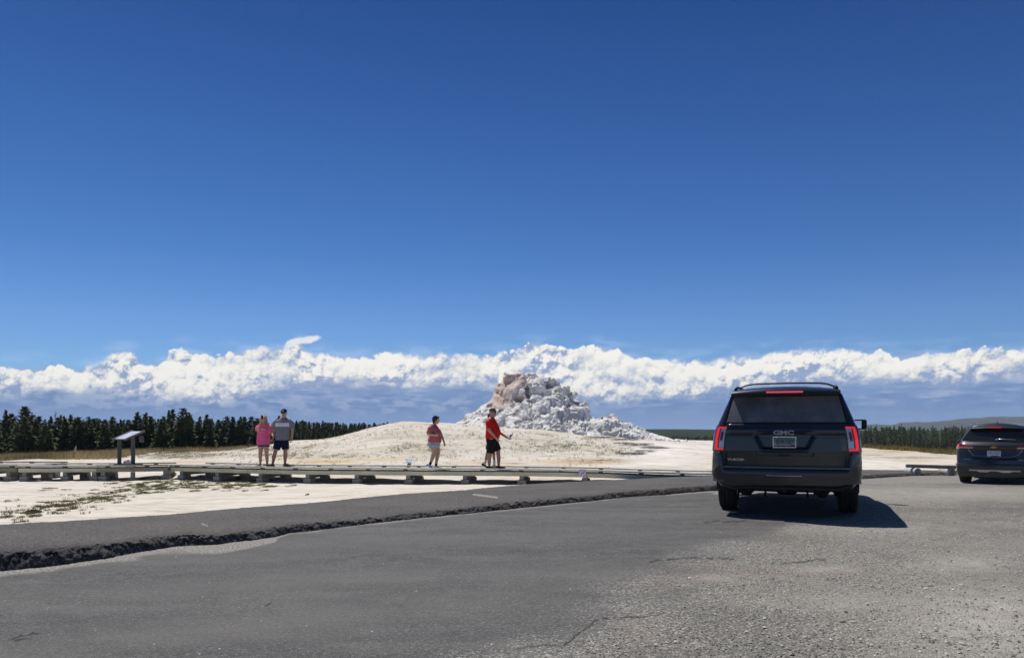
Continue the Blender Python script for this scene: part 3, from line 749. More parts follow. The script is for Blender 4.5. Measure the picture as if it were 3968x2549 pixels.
# ------------------------------------------------------------------ geyser cone
def build_geyser():
    D0 = 48.0; ppm = F / D0
    cX = lambda x: (x - CX) / ppm
    cZ = lambda y: CAMZ - (y - HY) / ppm
    Lp = [(1760, 1690), (1700, 1725), (1655, 1762), (1618, 1802), (1576, 1868), (1558, 1897), (1530, 1906), (1501, 1918), (1475, 1948), (1456, 1962), (1449, 1990)]
    Rp = [(1760, 2440), (1720, 2400), (1655, 2338), (1610, 2294), (1584, 2277), (1558, 2250), (1524, 2222), (1499, 2184), (1479, 2148), (1465, 2120), (1456, 2095), (1449, 2060)]
    ys = np.linspace(1760, 1451, 40)
    L = np.interp(-ys, [-p[0] for p in Lp], [p[1] for p in Lp]); Rr = np.interp(-ys, [-p[0] for p in Rp], [p[1] for p in Rp])
    mb = MB(); n = 56; rings = []
    for y, l, r in zip(ys, L, Rr):
        xc = cX((l + r) / 2); rx = (r - l) / 2 / ppm; ry = rx * 0.6 + 0.25 + rx * rx * .11; z = cZ(y)
        rings.append([Vector((xc + rx * math.cos(2 * math.pi * k / n), D0 + 0.3 + ry * math.sin(2 * math.pi * k / n), z)) for k in range(n)])
    mb.loft(rings)
    # low apron running off to the right
    top = [(2180, 1640), (2240, 1622), (2299, 1619), (2326, 1617), (2378, 1616), (2401, 1630), (2453, 1653), (2491, 1668), (2547, 1689), (2600, 1701), (2660, 1712)]
    rings = []
    for i, (x, y) in enumerate(top):
        z = cZ(y); hw = 1.5 + 0.12 * i; zb = -0.6
        rings.append([Vector((cX(x) * 0.985, D0 - 0.8 + (hw + (z - zb) * 0.5) * math.cos(math.pi * k / 15), zb + (z - zb) * math.sin(math.pi * k / 15) ** 0.7)) for k in range(16)])
    mb.loft(rings)
    rnd = random.Random(4)
    # knobs and lobes
    for x, y, r in [(1966, 1468, .30), (1967, 1453, .15), (1963, 1448, .12), (1990, 1459, .22), (2004, 1458, .24), (2022, 1457, .3), (2045, 1456, .3), (2066, 1460, .36), (2085, 1472, .3), (2130, 1476, .32), (2110, 1478, .3),
                    (2155, 1490, .3), (2190, 1508, .3), (2222, 1530, .3), (1934, 1514, .3), (1922, 1540, .3), (1955, 1492, .3), (2378, 1622, .35), (2340, 1622, .3), (1858, 1600, .3), (1810, 1634, .25)]:
        mb.ellipsoid((cX(x), D0 - 0.1 + rnd.uniform(-.4, .4), cZ(y)), (r, r * 1.3, r * 0.9), 12, 8)
    for k in range(60):
        t = rnd.random() ** 0.8; i = min(38, int(t * 39)); y = ys[i]; l, r_ = L[i], Rr[i]
        a = rnd.uniform(0, 2 * math.pi)
        xc = cX((l + r_) / 2); rx = (r_ - l) / 2 / ppm; ry = rx * 0.6 + 0.25 + rx * rx * .11
        s = rnd.uniform(.08, .20) + .10 * (rnd.random() > .85)
        mb.ellipsoid((xc + rx * .97 * math.cos(a), D0 + .3 + ry * .97 * math.sin(a), cZ(y) - .03), (s * 1.3, s, s * .8), 8, 6)
    o = mb.build('geyser_cone', None, smooth=True)
    remesh(o, 0.055, 6)
    me = o.data; nv = len(me.vertices)
    co = np.empty(nv * 3, np.float32); me.vertices.foreach_get('co', co); co = co.reshape(-1, 3).astype(float)
    no = np.empty(nv * 3, np.float32); me.vertices.foreach_get('normal', no); no = no.reshape(-1, 3)
    x, y, z = co.T
    px = CX + x * ppm; py = HY - (z - CAMZ) * ppm; front = no[:, 1] < 0.3
    wx = x + .35 * (fbm(x * 1.3, y * 1.3, z * 1.3, 2, 70) - .5); wz = z + .5 * (fbm(x * 1.6 + 9, y * 1.6, z * 1.6, 2, 71) - .5)
    b1 = 1 - worley(wx * 1.7, y * 1.5, wz * 1.1, 3); b2 = 1 - worley(wx * 3.8, y * 3.6, wz * 3.2, 7); f = fbm(x * 1.4, y * 1.1, wz * .8, 2, 11) - .5; b3 = 1 - worley(x * 8, y * 8, z * 8, 13)
    rough_ = .35 + 1.1 * fbm(x * .8 + 4, y * .8, z * .8, 2, 77)
    rid = 1 - np.abs(2 * fbm(wx * 1.5, y * 1.2, wz * .8, 3, 80) - 1); rid2 = 1 - np.abs(2 * fbm(wx * 3.4, y * 3, wz * 2.2, 3, 83) - 1)
    d = 0.07 * (b1 - .5) + (0.05 * (b2 - .5) + 0.022 * (b3 - .5)) * rough_ + 0.60 * f - .18 * sstep(.86, .99, rid) - .05 * sstep(.84, .99, rid2)
    rd = random.Random(21)
    for _ in range(95):
        cx_, cy_ = rd.uniform(1780, 2440), rd.uniform(1480, 1700); rr_ = rd.uniform(3.5, 11)
        d = d - rd.uniform(.10, .26) * np.exp(-((px - cx_) / rr_ / rd.uniform(1, 2.2)) ** 2 - ((py - cy_) / rr_) ** 2) * front
    smooth_ = blob(px, py, [(1930, 1530, 45, 60, 1), (2100, 1560, 50, 28, .8), (1850, 1640, 60, 30, .5)]) * front
    d = d * (1 - 0.55 * smooth_)
    dent = blob(px, py, [(2100, 1518, 38, 12, .9), (2120, 1490, 20, 10, .5), (2045, 1540, 10, 40, .35), (2000, 1540, 22, 25, .3), (2200, 1595, 20, 40, .5), (2235, 1560, 22, 25, .5), (2230, 1625, 25, 18, .5), (1815, 1662, 8, 6, .4), (2005, 1660, 9, 8, .3)]) * front
    d = d - 0.42 * dent
    co2 = co + no * d[:, None]
    me.vertices.foreach_set('co', co2.astype(np.float32).ravel()); me.update()
    for nm, v in (('pink', blob(px, py, [(1935, 1520, 52, 55, 1), (1990, 1478, 48, 30, .9), (1915, 1560, 30, 25, .8), (2000, 1545, 22, 30, .4)])),
                  ('stain', blob(px, py, [(2040, 1520, 8, 40, 1), (2052, 1570, 10, 22, 1), (2000, 1548, 25, 18, .5), (2215, 1560, 24, 14, .5), (2290, 1610, 20, 6, .5)])),
                  ('clean', blob(px, py, [(2100, 1560, 48, 30, 1), (2380, 1660, 130, 40, .8)]))):
        a = me.attributes.new(nm, 'FLOAT', 'POINT'); a.data.foreach_set('value', v.astype(np.float32))
    m = principled('geyserite', (.6, .6, .6), 0.9, spec=0.15)
    g = NT(m.node_tree); b = m.node_tree.nodes['Principled BSDF']
    P = g.n('ShaderNodeTexCoord').outputs['Object']
    def at(n):
        nd = g.n('ShaderNodeAttribute'); nd.attribute_name = n; return nd.outputs['Fac']
    n1 = g.noise(P, 0.9, 5.0, 0.65); n2 = g.noise(P, 4.5, 5.0, 0.65); n3 = g.noise(P, 14.0, 4.0, 0.65)
    c = g.mix(g.mr(n2, 0.40, 0.60), (0.88, 0.86, 0.82), (0.68, 0.66, 0.62))
    c = g.mix(g.mr(n1, 0.53, 0.63, 0.0, 0.75), c, (0.30, 0.288, 0.27))
    c = g.mix(g.m('MULTIPLY', g.mr(n3, 0.54, 0.68, 0.0, 0.8), g.mr(n1, 0.38, 0.54, 0.1, 1.0)), c, (0.17, 0.16, 0.155))
    c = g.mix(g.m('MULTIPLY', g.mr(at('pink'), .1, .55), g.mr(n1, 0.25, 0.60, 1.0, 0.6)), c, g.mix(g.mr(n2, 0.4, 0.6), (0.50, 0.33, 0.25), (0.64, 0.47, 0.38)))
    c = g.mix(g.m('MULTIPLY', g.mr(at('stain'), 0.3, 0.7), g.mr(n3, 0.40, 0.52)), c, (0.10, 0.07, 0.03))
    c = g.mix(g.m('MULTIPLY', at('clean'), 0.7), c, (0.63, 0.625, 0.615))
    g.put(b, 'Base Color', c)
    bp = g.n('ShaderNodeBump'); bp.inputs['Distance'].default_value = 0.05; bp.inputs['Strength'].default_value = 0.9
    g.put(bp, 'Height', g.m('ADD', n2, g.m('MULTIPLY', n3, 0.5))); g.t.links.new(bp.outputs[0], b.inputs['Normal'])
    me.materials.clear(); me.materials.append(m)
    tag(o, 'knobbly white and grey sinter cone with pink upper left flank rising behind the pale mound', 'geyser cone')
    return o
build_geyser()

# ------------------------------------------------------------------ far hills
def hill(name, D0, D1, top, zb, mat, amp=1.0, nx=260, back=1.3):
    xs = np.linspace(top[0][0], top[-1][0], nx)
    ty = np.interp(xs, [p[0] for p in top], [p[1] for p in top])
    rows = []
    for t in np.linspace(0, 1, 26):
        d = D0 + (D1 - D0) * t; zt = CAMZ - (ty - HY) / F * D1
        s = math.sin(t * math.pi / 2) ** 1.1
        X = (xs - CX) / F * d
        n = (fbm(X * .012, np.full_like(X, d * .006), oct=4, sd=61) - .5) * amp * 14 * math.sin(math.pi * t) + (fbm(X * .05, X * 0 + d * .03, oct=3, sd=62) - .5) * amp * 5
        rows.append(np.stack([X, np.full_like(X, d), zb + (zt - zb) * s + n * (0.25 if t > .97 else 1)], -1))
    d = D1 * back; rows.append(np.stack([(xs - CX) / F * d, np.full_like(xs, d), np.full_like(xs, zb)], -1))
    o = mk_np(name, np.concatenate(rows), grid_faces(len(rows), nx), mat)
    return tag(o, kind='structure')
def hill_mat(name, a, b_, rock, s=0.02):
    m = principled(name, a, 1.0, spec=0.0); g = NT(m.node_tree); b = m.node_tree.nodes['Principled BSDF']
    P = g.n('ShaderNodeTexCoord').outputs['Object']
    n = g.noise(g.vm('MULTIPLY', P, (1, 0.5, 1.5)), s * 4, 5.0, 0.7); r = g.noise(g.vm('MULTIPLY', P, (1, 0.4, 2.5)), s * 2, 6.0, 0.65)
    c = g.mix(g.mr(n, 0.4, 0.6), a, b_)
    if rock: c = g.mix(g.mr(r, 0.56, 0.66, 0.0, 0.7), c, rock)
    g.put(b, 'Base Color', c)
    return m
hill('near_hills', 420, 900, [(-1200, 1664), (400, 1662), (1200, 1663), (2000, 1664), (2300, 1662), (2490, 1663), (2640, 1662), (2760, 1664), (3400, 1668), (4200, 1664), (5200, 1668)], -12, hill_mat('far_wood', (.022, .033, .022), (.040, .052, .034), None, 0.03), 0.15)
hill('mountains', 2300, 3600, [(3000, 1668), (3200, 1660), (3340, 1648), (3400, 1643), (3425, 1645), (3452, 1648), (3491, 1637), (3543, 1635), (3600, 1636), (3634, 1633), (3690, 1628), (3738, 1622), (3790, 1620), (3841, 1615), (3968, 1615), (4300, 1612), (4800, 1630), (5600, 1668)], -14,
     hill_mat('mountain_side', (.035, .045, .036), (.070, .075, .060), (.20, .18, .16), 0.008), 1.0, 320)

# ------------------------------------------------------------------ conifers
bark = noisy('bark', (.10, .08, .065), (.17, .14, .12), 6.0, 0.95, 0.5)
def leaf_mat(name, a, b_):
    m = principled(name, a, 0.75, spec=0.15); g = NT(m.node_tree); b = m.node_tree.nodes['Principled BSDF']
    oi = g.n('ShaderNodeObjectInfo'); P = g.n('ShaderNodeTexCoord').outputs['Object']
    n = g.noise(P, 1.7, 3.0, 0.6)
    c = g.mix(g.mr(n, 0.35, 0.65), a, b_)
    c = g.mix(g.mr(oi.outputs['Random'], 0.0, 1.0, 0.0, 0.55), c, tuple(v * w for v, w in zip(b_, (1.25, 1.0, .8))))
    g.put(b, 'Base Color', c)
    return m
needles = leaf_mat('needles', (.040, .068, .032), (.090, .120, .052))
needles2 = leaf_mat('needles_warm', (.046, .072, .030), (.098, .120, .048))  # slightly warmer green for the conifers at the right
def conifer_mesh(seed, H, W0, cards, dense=1.0, blunt=0.0, low=0.0):
    r = np.random.RandomState(seed)
    nW = int(H / 0.22); V = []; Fc = []; idx = 0
    per = max(3, int(cards / nW))
    for w in range(nW):
        t = (w + r.rand() * .6) / nW
        z0 = H * (low + (0.995 - low) * t)
        prof = (1 - t) ** (0.72 - 0.3 * blunt) * (0.55 + 0.45 * min(1, t / 0.12 + .2))
        rad = W0 * 1.12 * prof * (0.80 + 0.36 * r.rand()) + 0.08
        nb = max(3, int(round(per * (0.35 + 0.9 * (1 - t)) / 4)))
        for b in range(nb):
            a = r.rand() * 2 * math.pi; rb = rad * (0.65 + 0.5 * r.rand())
            for k in range(4):
                s = (0.30 + 0.72 * (k + r.rand() * .8) / 4)
                px_, py_ = math.cos(a) * rb * s, math.sin(a) * rb * s
                pz = z0 - rb * s * (0.15 - 0.5 * t) + (r.rand() - .5) * .36
                q = (0.17 + 0.13 * r.rand()) * (0.65 + 0.5 * (1 - t))
                a2 = a + (r.rand() - .5) * 1.3
                u = np.array([math.cos(a2), math.sin(a2), -0.35 + .9 * t + (r.rand() - .5) * 1.3]) * q * 1.1
                v = np.array([-math.sin(a2), math.cos(a2), (r.rand() - .5) * 1.6]) * q * .72
                c = np.array([px_, py_, pz])
                V += [c - u * .6 - v * .55, c + v * .95 - u * .1, c + u, c - v * .95 - u * .1]; Fc.append((idx, idx + 1, idx + 2, idx + 3)); idx += 4
    # leader
    for k in range(5):
        a = k * 2.5; z = H * (0.955 + 0.011 * k)
        V += [(0.0, 0.0, z - .15), (math.cos(a) * .07, math.sin(a) * .07, z), (0, 0, z + .16), (-math.cos(a) * .05, -math.sin(a) * .05, z)]; Fc.append((idx, idx + 1, idx + 2, idx + 3)); idx += 4
    return np.array(V, float), np.array(Fc)
def make_conifer(name, seed, H, W0, cards, mat, **kw):
    root = empty(name)
    V, Fc = conifer_mesh(seed, H, W0, cards, **kw)
    mk_np('crown', V, Fc, mat, root, smooth=False)
    t = MB(); t.tube([(0, 0, -0.4), (0.02, 0, H * .4), (0, 0, H * .97)], [.13, .085, .015], 7); t.build('trunk', bark, root)
    return root
def copy_tree(root):
    c = root.copy(); S.collection.objects.link(c)
    for ch in root.children:
        d = ch.copy(); S.collection.objects.link(d); d.parent = c
    return c
PROTO = [make_conifer('pine_tree', 11, 7.0, 1.35, 2300, needles), make_conifer('pine_tree', 12, 7.0, 1.15, 2100, needles, blunt=.4), make_conifer('pine_tree', 13, 7.0, 1.55, 2500, needles, blunt=.7),
         make_conifer('pine_tree', 14, 7.0, 1.0, 1900, needles), make_conifer('pine_tree', 15, 7.0, 1.7, 2600, needles, blunt=.3)]
PROTOS = [make_conifer('pine_tree', 21, 7.0, 1.3, 900, needles2, blunt=.3), make_conifer('pine_tree', 22, 7.0, 1.1, 800, needles2), make_conifer('pine_tree', 23, 7.0, 1.5, 900, needles2, blunt=.6)]
_used = set()
_trnd = random.Random(77)
def plant(protos, px, D, H, label, group, wid=1.0):
    p = _trnd.choice(protos)
    t = p if p.name not in _used else copy_tree(p)
    _used.add(p.name)
    X = (px - CX) / F * D; z = float(ground_z(np.array([X]), np.array([D]))[0])
    t.location = (X, D, z - 0.05); s = H / 7.0
    t.scale = (s * wid * 1.12, s * wid * 1.12, s); t.rotation_euler = (0, 0, _trnd.uniform(0, 6.28))
    tag(t, label, 'tree', group)
    return t, z
def plant_top(protos, px, ytop, D, label, group, wid=1.0):
    X = (px - CX) / F * D; z = float(ground_z(np.array([X]), np.array([D]))[0])
    return plant(protos, px, D, CAMZ - (ytop - HY) / F * D - z + .05, label, group, wid)
# named tops read off the photograph (left wood)
G1 = 'dark conifers behind the left boardwalk'
L1 = 'dark green conifer in the dense wood behind the left end of the boardwalk'
tops = [(-60, 1620), (22, 1590), (45, 1604), (97, 1577, 'tallest broad conifer at the far left of the dark wood', 1.15), (128, 1608), (152, 1613), (170, 1634), (197, 1614), (192, 1640), (236, 1609), (250, 1612), (275, 1607), (293, 1625), (303, 1622), (330, 1634),
        (343, 1615, 'slim spire shaped conifer left of the slanted sign panel', .8), (362, 1623), (375, 1622), (398, 1630), (438, 1616, 'pointed conifer rising straight above the slanted sign panel', .95), (467, 1625), (480, 1626), (520, 1631), (548, 1622),
        (565, 1598, 'round topped tall conifer just right of the slanted sign', 1.2), (584, 1614), (603, 1635), (634, 1613), (655, 1590, 'slim twin spire beside the tall pointed conifer', .75), (670, 1586, 'tallest pointed conifer halfway between sign and the couple', 1.1), (690, 1615), (706, 1622), (727, 1615), (745, 1622), (775, 1614, 'full crowned conifer between the twin spire and the woman in pink', 1.05),
        (790, 1632), (805, 1630), (822, 1622), (850, 1636), (860, 1632), (876, 1634), (902, 1626), (925, 1636), (943, 1634), (965, 1640), (985, 1630), (1010, 1640), (1035, 1642), (1060, 1640), (1085, 1644)]
for i, q in enumerate(tops):
    px, yt = q[0], q[1]; D = 82 + 8 * ((i * 37) % 5) / 4 + (10 if px > 820 else 0)
    nm = q[2] if len(q) > 2 else None
    plant_top(PROTO, px, yt, D, nm or L1, None if nm else G1, q[3] if len(q) > 3 else _trnd.uniform(.7, 1.3))
for i in range(46):
    px = -90 + i * 26 + _trnd.uniform(-9, 9)
    plant(PROTO, px, _trnd.uniform(74, 80) + (8 if px > 820 else 0), _trnd.uniform(2.6, 4.3), 'small dark conifer along the front edge of the left wood', 'young conifers at the edge of the left wood', 1.15)
# middle wood running behind the mound
for i in range(64):
    px = 1075 + i * 11.6 + _trnd.uniform(-5, 5)
    yt = np.interp(px, [1075, 1130, 1170, 1230, 1330, 1450, 1560, 1700, 1770, 1820], [1640, 1634, 1630, 1631, 1640, 1640, 1635, 1644, 1650, 1655]) + _trnd.uniform(-3, 8)
    plant_top(PROTO[:4], px, yt, _trnd.uniform(165, 185), 'distant dark conifer in the wood seen behind the pale mound', 'conifers behind the pale mound', .8)
for i in range(36):
    px = 1080 + i * 13 + _trnd.uniform(-6, 6)
    yt = np.interp(px, [1080, 1300, 1560], [1664, 1656, 1648]) + _trnd.uniform(-6, 10)
    plant_top(PROTO[:4], px, yt, _trnd.uniform(125, 140), 'nearer dark conifer in front of the wood behind the pale mound', 'front row of conifers behind the pale mound', .85)
# right hand wood
for i in range(34):
    px = 3250 + i * 20 + _trnd.uniform(-8, 8)
    plant_top(PROTOS, px, 1650 + _trnd.uniform(-9, 9) + (4 if px > 3700 else 0), _trnd.uniform(245, 262), 'mid green conifer in the back row of the wood right of the big dark car', 'back row of conifers at the right', .68)
for i in range(34):
    px = 3250 + i * 20 + _trnd.uniform(-9, 9)
    plant_top(PROTOS, px, 1672 + _trnd.uniform(-9, 9), _trnd.uniform(222, 236), 'mid green conifer in the front row of the wood right of the big dark car', 'front row of conifers at the right', .8)
for i in range(28):
    px = 3260 + i * 24 + _trnd.uniform(-9, 9)
    plant(PROTOS, px, _trnd.uniform(205, 218), _trnd.uniform(1.8, 3.4), 'low young conifer at the grassy foot of the right wood', 'young conifers at the right', 1.3)
# the pale dead top above the left wood and a stump
def dead_tree():
    r = empty('dead_tree', label='thin pale dead tree top standing above the dark left wood', cat='tree')
    D = 84; X = (216 - CX) / F * D; z = float(ground_z(np.array([X]), np.array([D]))[0]); r.location = (X, D, z)
    H = CAMZ - (1592 - HY) / F * D - z
    m = noisy('dead_wood', (.36, .33, .29), (.48, .45, .40), 9, .9)
    t = MB(); t.tube([(0, 0, -.2), (.03, 0, H * .5), (0, 0, H)], [.08, .055, .012], 7); t.build('trunk', m, r)
    b = MB(); rn = random.Random(3)
    for k in range(46):
        zz = H * (.80 + .19 * rn.random()); a = rn.uniform(0, 6.3); l = .50 * (1.03 - zz / H) / .2 * rn.uniform(.5, 1) * .55 + .06
        b.tube([(0, 0, zz), (math.cos(a) * l, math.sin(a) * l, zz + l * .25)], [.022, .008], 4)
    b.build('branches', m, r)
dead_tree()
_st = MB(); _D = 66; _X = (291 - CX) / F * _D; _z = float(ground_z(np.array([_X]), np.array([_D]))[0])
_st.tube([(_X - .06, _D, _z - .1), (_X, _D, _z + .6), (_X + .08, _D, _z + 1.05)], [.14, .11, .03], 9)
tag(_st.build('tree_stump', noisy('stump_wood', (.38, .35, .31), (.50, .46, .41), 8, .9)), 'short pale broken snag standing in the golden grass', 'stump')

# far off wood: one mass of small pointed trees on the near hills and behind the rows
def merged_wood(name, label, spots, mat, seeds, H0=7.0, cards=420):
    """the trees past the first three hundred, as one mass"""
    r = np.random.RandomState(9); VV, FF = [], []; o = 0
    base = [conifer_mesh(sd, H0, 1.35 + .2 * (i % 3), cards, blunt=.15 * i) for i, sd in enumerate(seeds)]
    for px, D, H in spots:
        V, Fc = base[r.randint(len(base))]; X = (px - CX) / F * D; z = float(ground_z(np.array([X]), np.array([D]))[0])
        a = r.uniform(0, 6.28); sc = H / H0; w = sc * r.uniform(.8, 1.25)
        VV.append(np.stack([X + (V[:, 0] * math.cos(a) - V[:, 1] * math.sin(a)) * w, D + (V[:, 0] * math.sin(a) + V[:, 1] * math.cos(a)) * w, z + V[:, 2] * sc], -1)); FF.append(Fc + o); o += len(V)
    ob = mk_np(name, np.concatenate(VV), np.concatenate(FF), mat, smooth=False)
    return tag(ob, label, 'wood', kind='stuff')
_f = np.random.RandomState(6)
def hs(px, D, yt):
    X = (px - CX) / F * D; return CAMZ - (yt - HY) / F * D - float(ground_z(np.array([X]), np.array([D]))[0])
sp = []
for k in range(150): px = _f.uniform(-150, 1120); D = _f.uniform(97, 125); sp.append((px, D, hs(px, D, np.interp(px, [0, 600, 1120], [1632, 1634, 1646]) + _f.uniform(-10, 14))))
for k in range(190): px = _f.uniform(1060, 1835); D = _f.uniform(186, 235); sp.append((px, D, hs(px, D, np.interp(px, [1075, 1130, 1170, 1230, 1330, 1450, 1560, 1700, 1770, 1820], [1642, 1636, 1632, 1633, 1641, 1641, 1637, 1646, 1651, 1657]) + _f.uniform(0, 8))))
merged_wood('wood_behind', 'deeper rows of the dark conifer wood behind the left trees and the mound', sp, needles, (31, 32, 33))
sp = []
for k in range(300): px = _f.uniform(3190, 4150); D = _f.uniform(262, 330); sp.append((px, D, hs(px, D, 1662 + _f.uniform(-9, 10))))
merged_wood('wood_at_the_right', 'deeper rows of the green conifer wood right of the big dark car', sp, needles2, (34, 35, 36), cards=260)
sp = []
for k in range(420): px = _f.uniform(2430, 2800); D = _f.uniform(240, 520) ; sp.append((px, D, _f.uniform(2.2, 4.6)))
merged_wood('far_wood', 'far off low conifers on the plateau between the geyser cone and the big dark car', sp, leaf_mat('far_needles', (.030, .046, .026), (.075, .085, .050)), (37, 38), cards=150)

# ------------------------------------------------------------------ grass
def blade_mesh(X, D, Z, h, w, rnd, lean=0.35):
    n = len(X); a = rnd.uniform(0, 2 * math.pi, n); b = rnd.uniform(0, 2 * math.pi, n); l = rnd.uniform(0, lean, n) * h
    dx, dy = np.cos(a) * w / 2, np.sin(a) * w / 2
    p0 = np.stack([X - dx, D - dy, Z - .01], -1); p1 = np.stack([X + dx, D + dy, Z - .01], -1)
    p2 = np.stack([X + np.cos(b) * l, D + np.sin(b) * l, Z + h], -1)
    V = np.stack([p0, p1, p2], 1).reshape(-1, 3); Fc = np.arange(3 * n).reshape(-1, 3)
    return V, Fc
def grass_mat(name, stops):
    m = principled(name, stops[0], .9, spec=.1); g = NT(m.node_tree); b = m.node_tree.nodes['Principled BSDF']
    at = g.n('ShaderNodeAttribute'); at.attribute_name = 'tone'
    g.put(b, 'Base Color', g.ramp(at.outputs['Fac'], [(i / (len(stops) - 1), c) for i, c in enumerate(stops)]))
    return m
def grass(name, px, D, h, w, tone, mat, rnd, label, cat, lean=.35):
    X = (px - CX) / F * D; Z = ground_z(X, D)
    V, Fc = blade_mesh(X, D, Z, h, w, rnd, lean)
    o = mk_np(name, V, Fc, mat, smooth=False, attrs={'tone': np.repeat(tone, 3)})
    return tag(o, label, cat, kind='stuff')
_r = np.random.RandomState(8)
# golden band at the foot of the left wood
n = 60000; px = _r.uniform(-150, 1180, n); D = 45 + 31 * _r.rand(n) ** .8
keep = (px < 480) | (_r.rand(n) < np.interp(px, [480, 720, 1180], [.8, .35, .25]))
keep &= D > np.interp(px, [0, 200, 400, 560, 700, 900, 1180], [42, 42, 43, 56, 60, 62, 64])
keep &= vnoise((px - CX) / F * D * .5, D * .25, sd=90) > .30
px, D = px[keep], D[keep]
hh = _r.uniform(.22, .60, len(px)) * np.interp(px, [0, 400, 700, 1180], [1, 1, .8, .7])
tn = np.clip(fbm((px - CX) / F * D * .4, D * .15, oct=3, sd=91) * 1.3 - .15 + _r.uniform(-.2, .2, len(px)), 0, 1)
grass('golden_grass', px, D, hh, _r.uniform(.03, .07, len(px)), tn, grass_mat('golden_blades', [(.22, .19, .09), (.42, .33, .16), (.56, .45, .24), (.50, .44, .29)]), _r, 'tall golden dry grass along the foot of the left wood', 'grass')
# grass belt in front of the right wood
n = 14000; px = _r.uniform(3180, 4100, n); D = np.interp(px, [3180, 3336, 3709, 4100], [86, 84, 80, 80]) + 110 * _r.rand(n) ** 1.6
grass('meadow_grass', px, D, _r.uniform(.25, .6, n), _r.uniform(.08, .16, n), _r.rand(n), grass_mat('meadow_blades', [(.15, .13, .05), (.28, .22, .09), (.38, .29, .13)]), _r, 'strip of yellow green grass before the right hand wood', 'grass')
# thin tufts over the mound
n = 150000; px = _r.uniform(300, 2750, n); D = _r.uniform(25, 58, n); X = (px - CX) / F * D; Z = ground_z(X, D); py = HY - (Z - CAMZ) / D * F
msk = np.maximum(blob(px, py, GRASS_BLOBS), .10 * (px > 900) * (px < 2400))
msk = msk * sstep(.40, .62, fbm(X * 2.2, D * 1.2, oct=3, sd=95)) * np.where(D < 27, .3, 1)
keep = _r.rand(n) < msk * .55; px, D = px[keep], D[keep]
cl = 5; px = np.repeat(px, cl) + _r.normal(0, 3.5, len(px) * cl); D = np.repeat(D, cl) + _r.normal(0, .05, len(D) * cl)
grass('dry_tufts', px, D, _r.uniform(.03, .10, len(px)), _r.uniform(.008, .018, len(px)), _r.rand(len(px)), grass_mat('tuft_blades', [(.24, .22, .11), (.36, .32, .18), (.48, .42, .28), (.44, .35, .20)]), _r, 'thin dry grass tufts scattered over the pale mound', 'grass', .6)
# mats of small weeds on the near sinter
pts = []; rr = random.Random(12)
for k in range(430):
    s = rr.random() ** .8 * (len(WEED_LINE) - 1); i = min(int(s), len(WEED_LINE) - 2); t = s - i
    x = WEED_LINE[i][0] * (1 - t) + WEED_LINE[i + 1][0] * t + rr.gauss(0, 45); y = WEED_LINE[i][1] * (1 - t) + WEED_LINE[i + 1][1] * t + rr.gauss(0, 12)
    pts.append((x, y, rr.uniform(4, 20), rr.uniform(1.2, 4)))
pts += [(45, 1941, 18, 5), (45, 1939, 12, 4), (20, 2005, 25, 4), (540, 1856, 28, 4), (590, 1868, 30, 3), (745, 1851, 26, 7), (710, 1850, 20, 5), (190, 1892, 30, 2.5), (175, 1901, 22, 2.5), (430, 1873, 25, 3), (1190, 1917, 6, 2), (650, 1862, 30, 3), (258, 1898, 16, 2), (400, 1887, 10, 2), (330, 1988, 14, 2)]
PX, DD = [], []
for x, y, rx, ry in pts:
    if y < 1846: continue
    D = 16.0; 
    for _ in range(30): D = .5 * D + .5 * (CAMZ - float(ground_z(np.array([(x - CX) / F * D]), np.array([D]))[0])) * F / (y - HY)
    rX = rx / F * D; rD = max(ry * D / (y - HY), .10)
    m_ = int(170 * rX * rD / .02) if rX * rD < .2 else int(1700 * (rX * rD / .2) ** .5)
    m_ = max(60, min(m_, 1500)); a = _r.uniform(0, 6.283, m_); q = _r.rand(m_) ** .5
    d = D + rD * q * np.sin(a); xx = ((x - CX) / F * D + rX * q * np.cos(a))
    PX.append(xx / d * F + CX); DD.append(d)
PX, DD = np.concatenate(PX), np.concatenate(DD)
keep = fbm((PX - CX) / F * DD * 6, DD * 6, oct=2, sd=98) > .42; PX, DD = PX[keep], DD[keep]
grass('low_weeds', PX, DD, _r.uniform(.012, .042, len(PX)), _r.uniform(.006, .016, len(PX)), np.clip(fbm((PX - CX) / F * DD * 1.5, DD, oct=2, sd=99) + _r.uniform(-.25, .25, len(PX)), 0, 1), grass_mat('weed_blades', [(.12, .14, .055), (.19, .20, .085), (.27, .25, .12), (.36, .31, .18)]), _r, 'low olive weed mats on the near pale ground', 'weeds', 1.2)

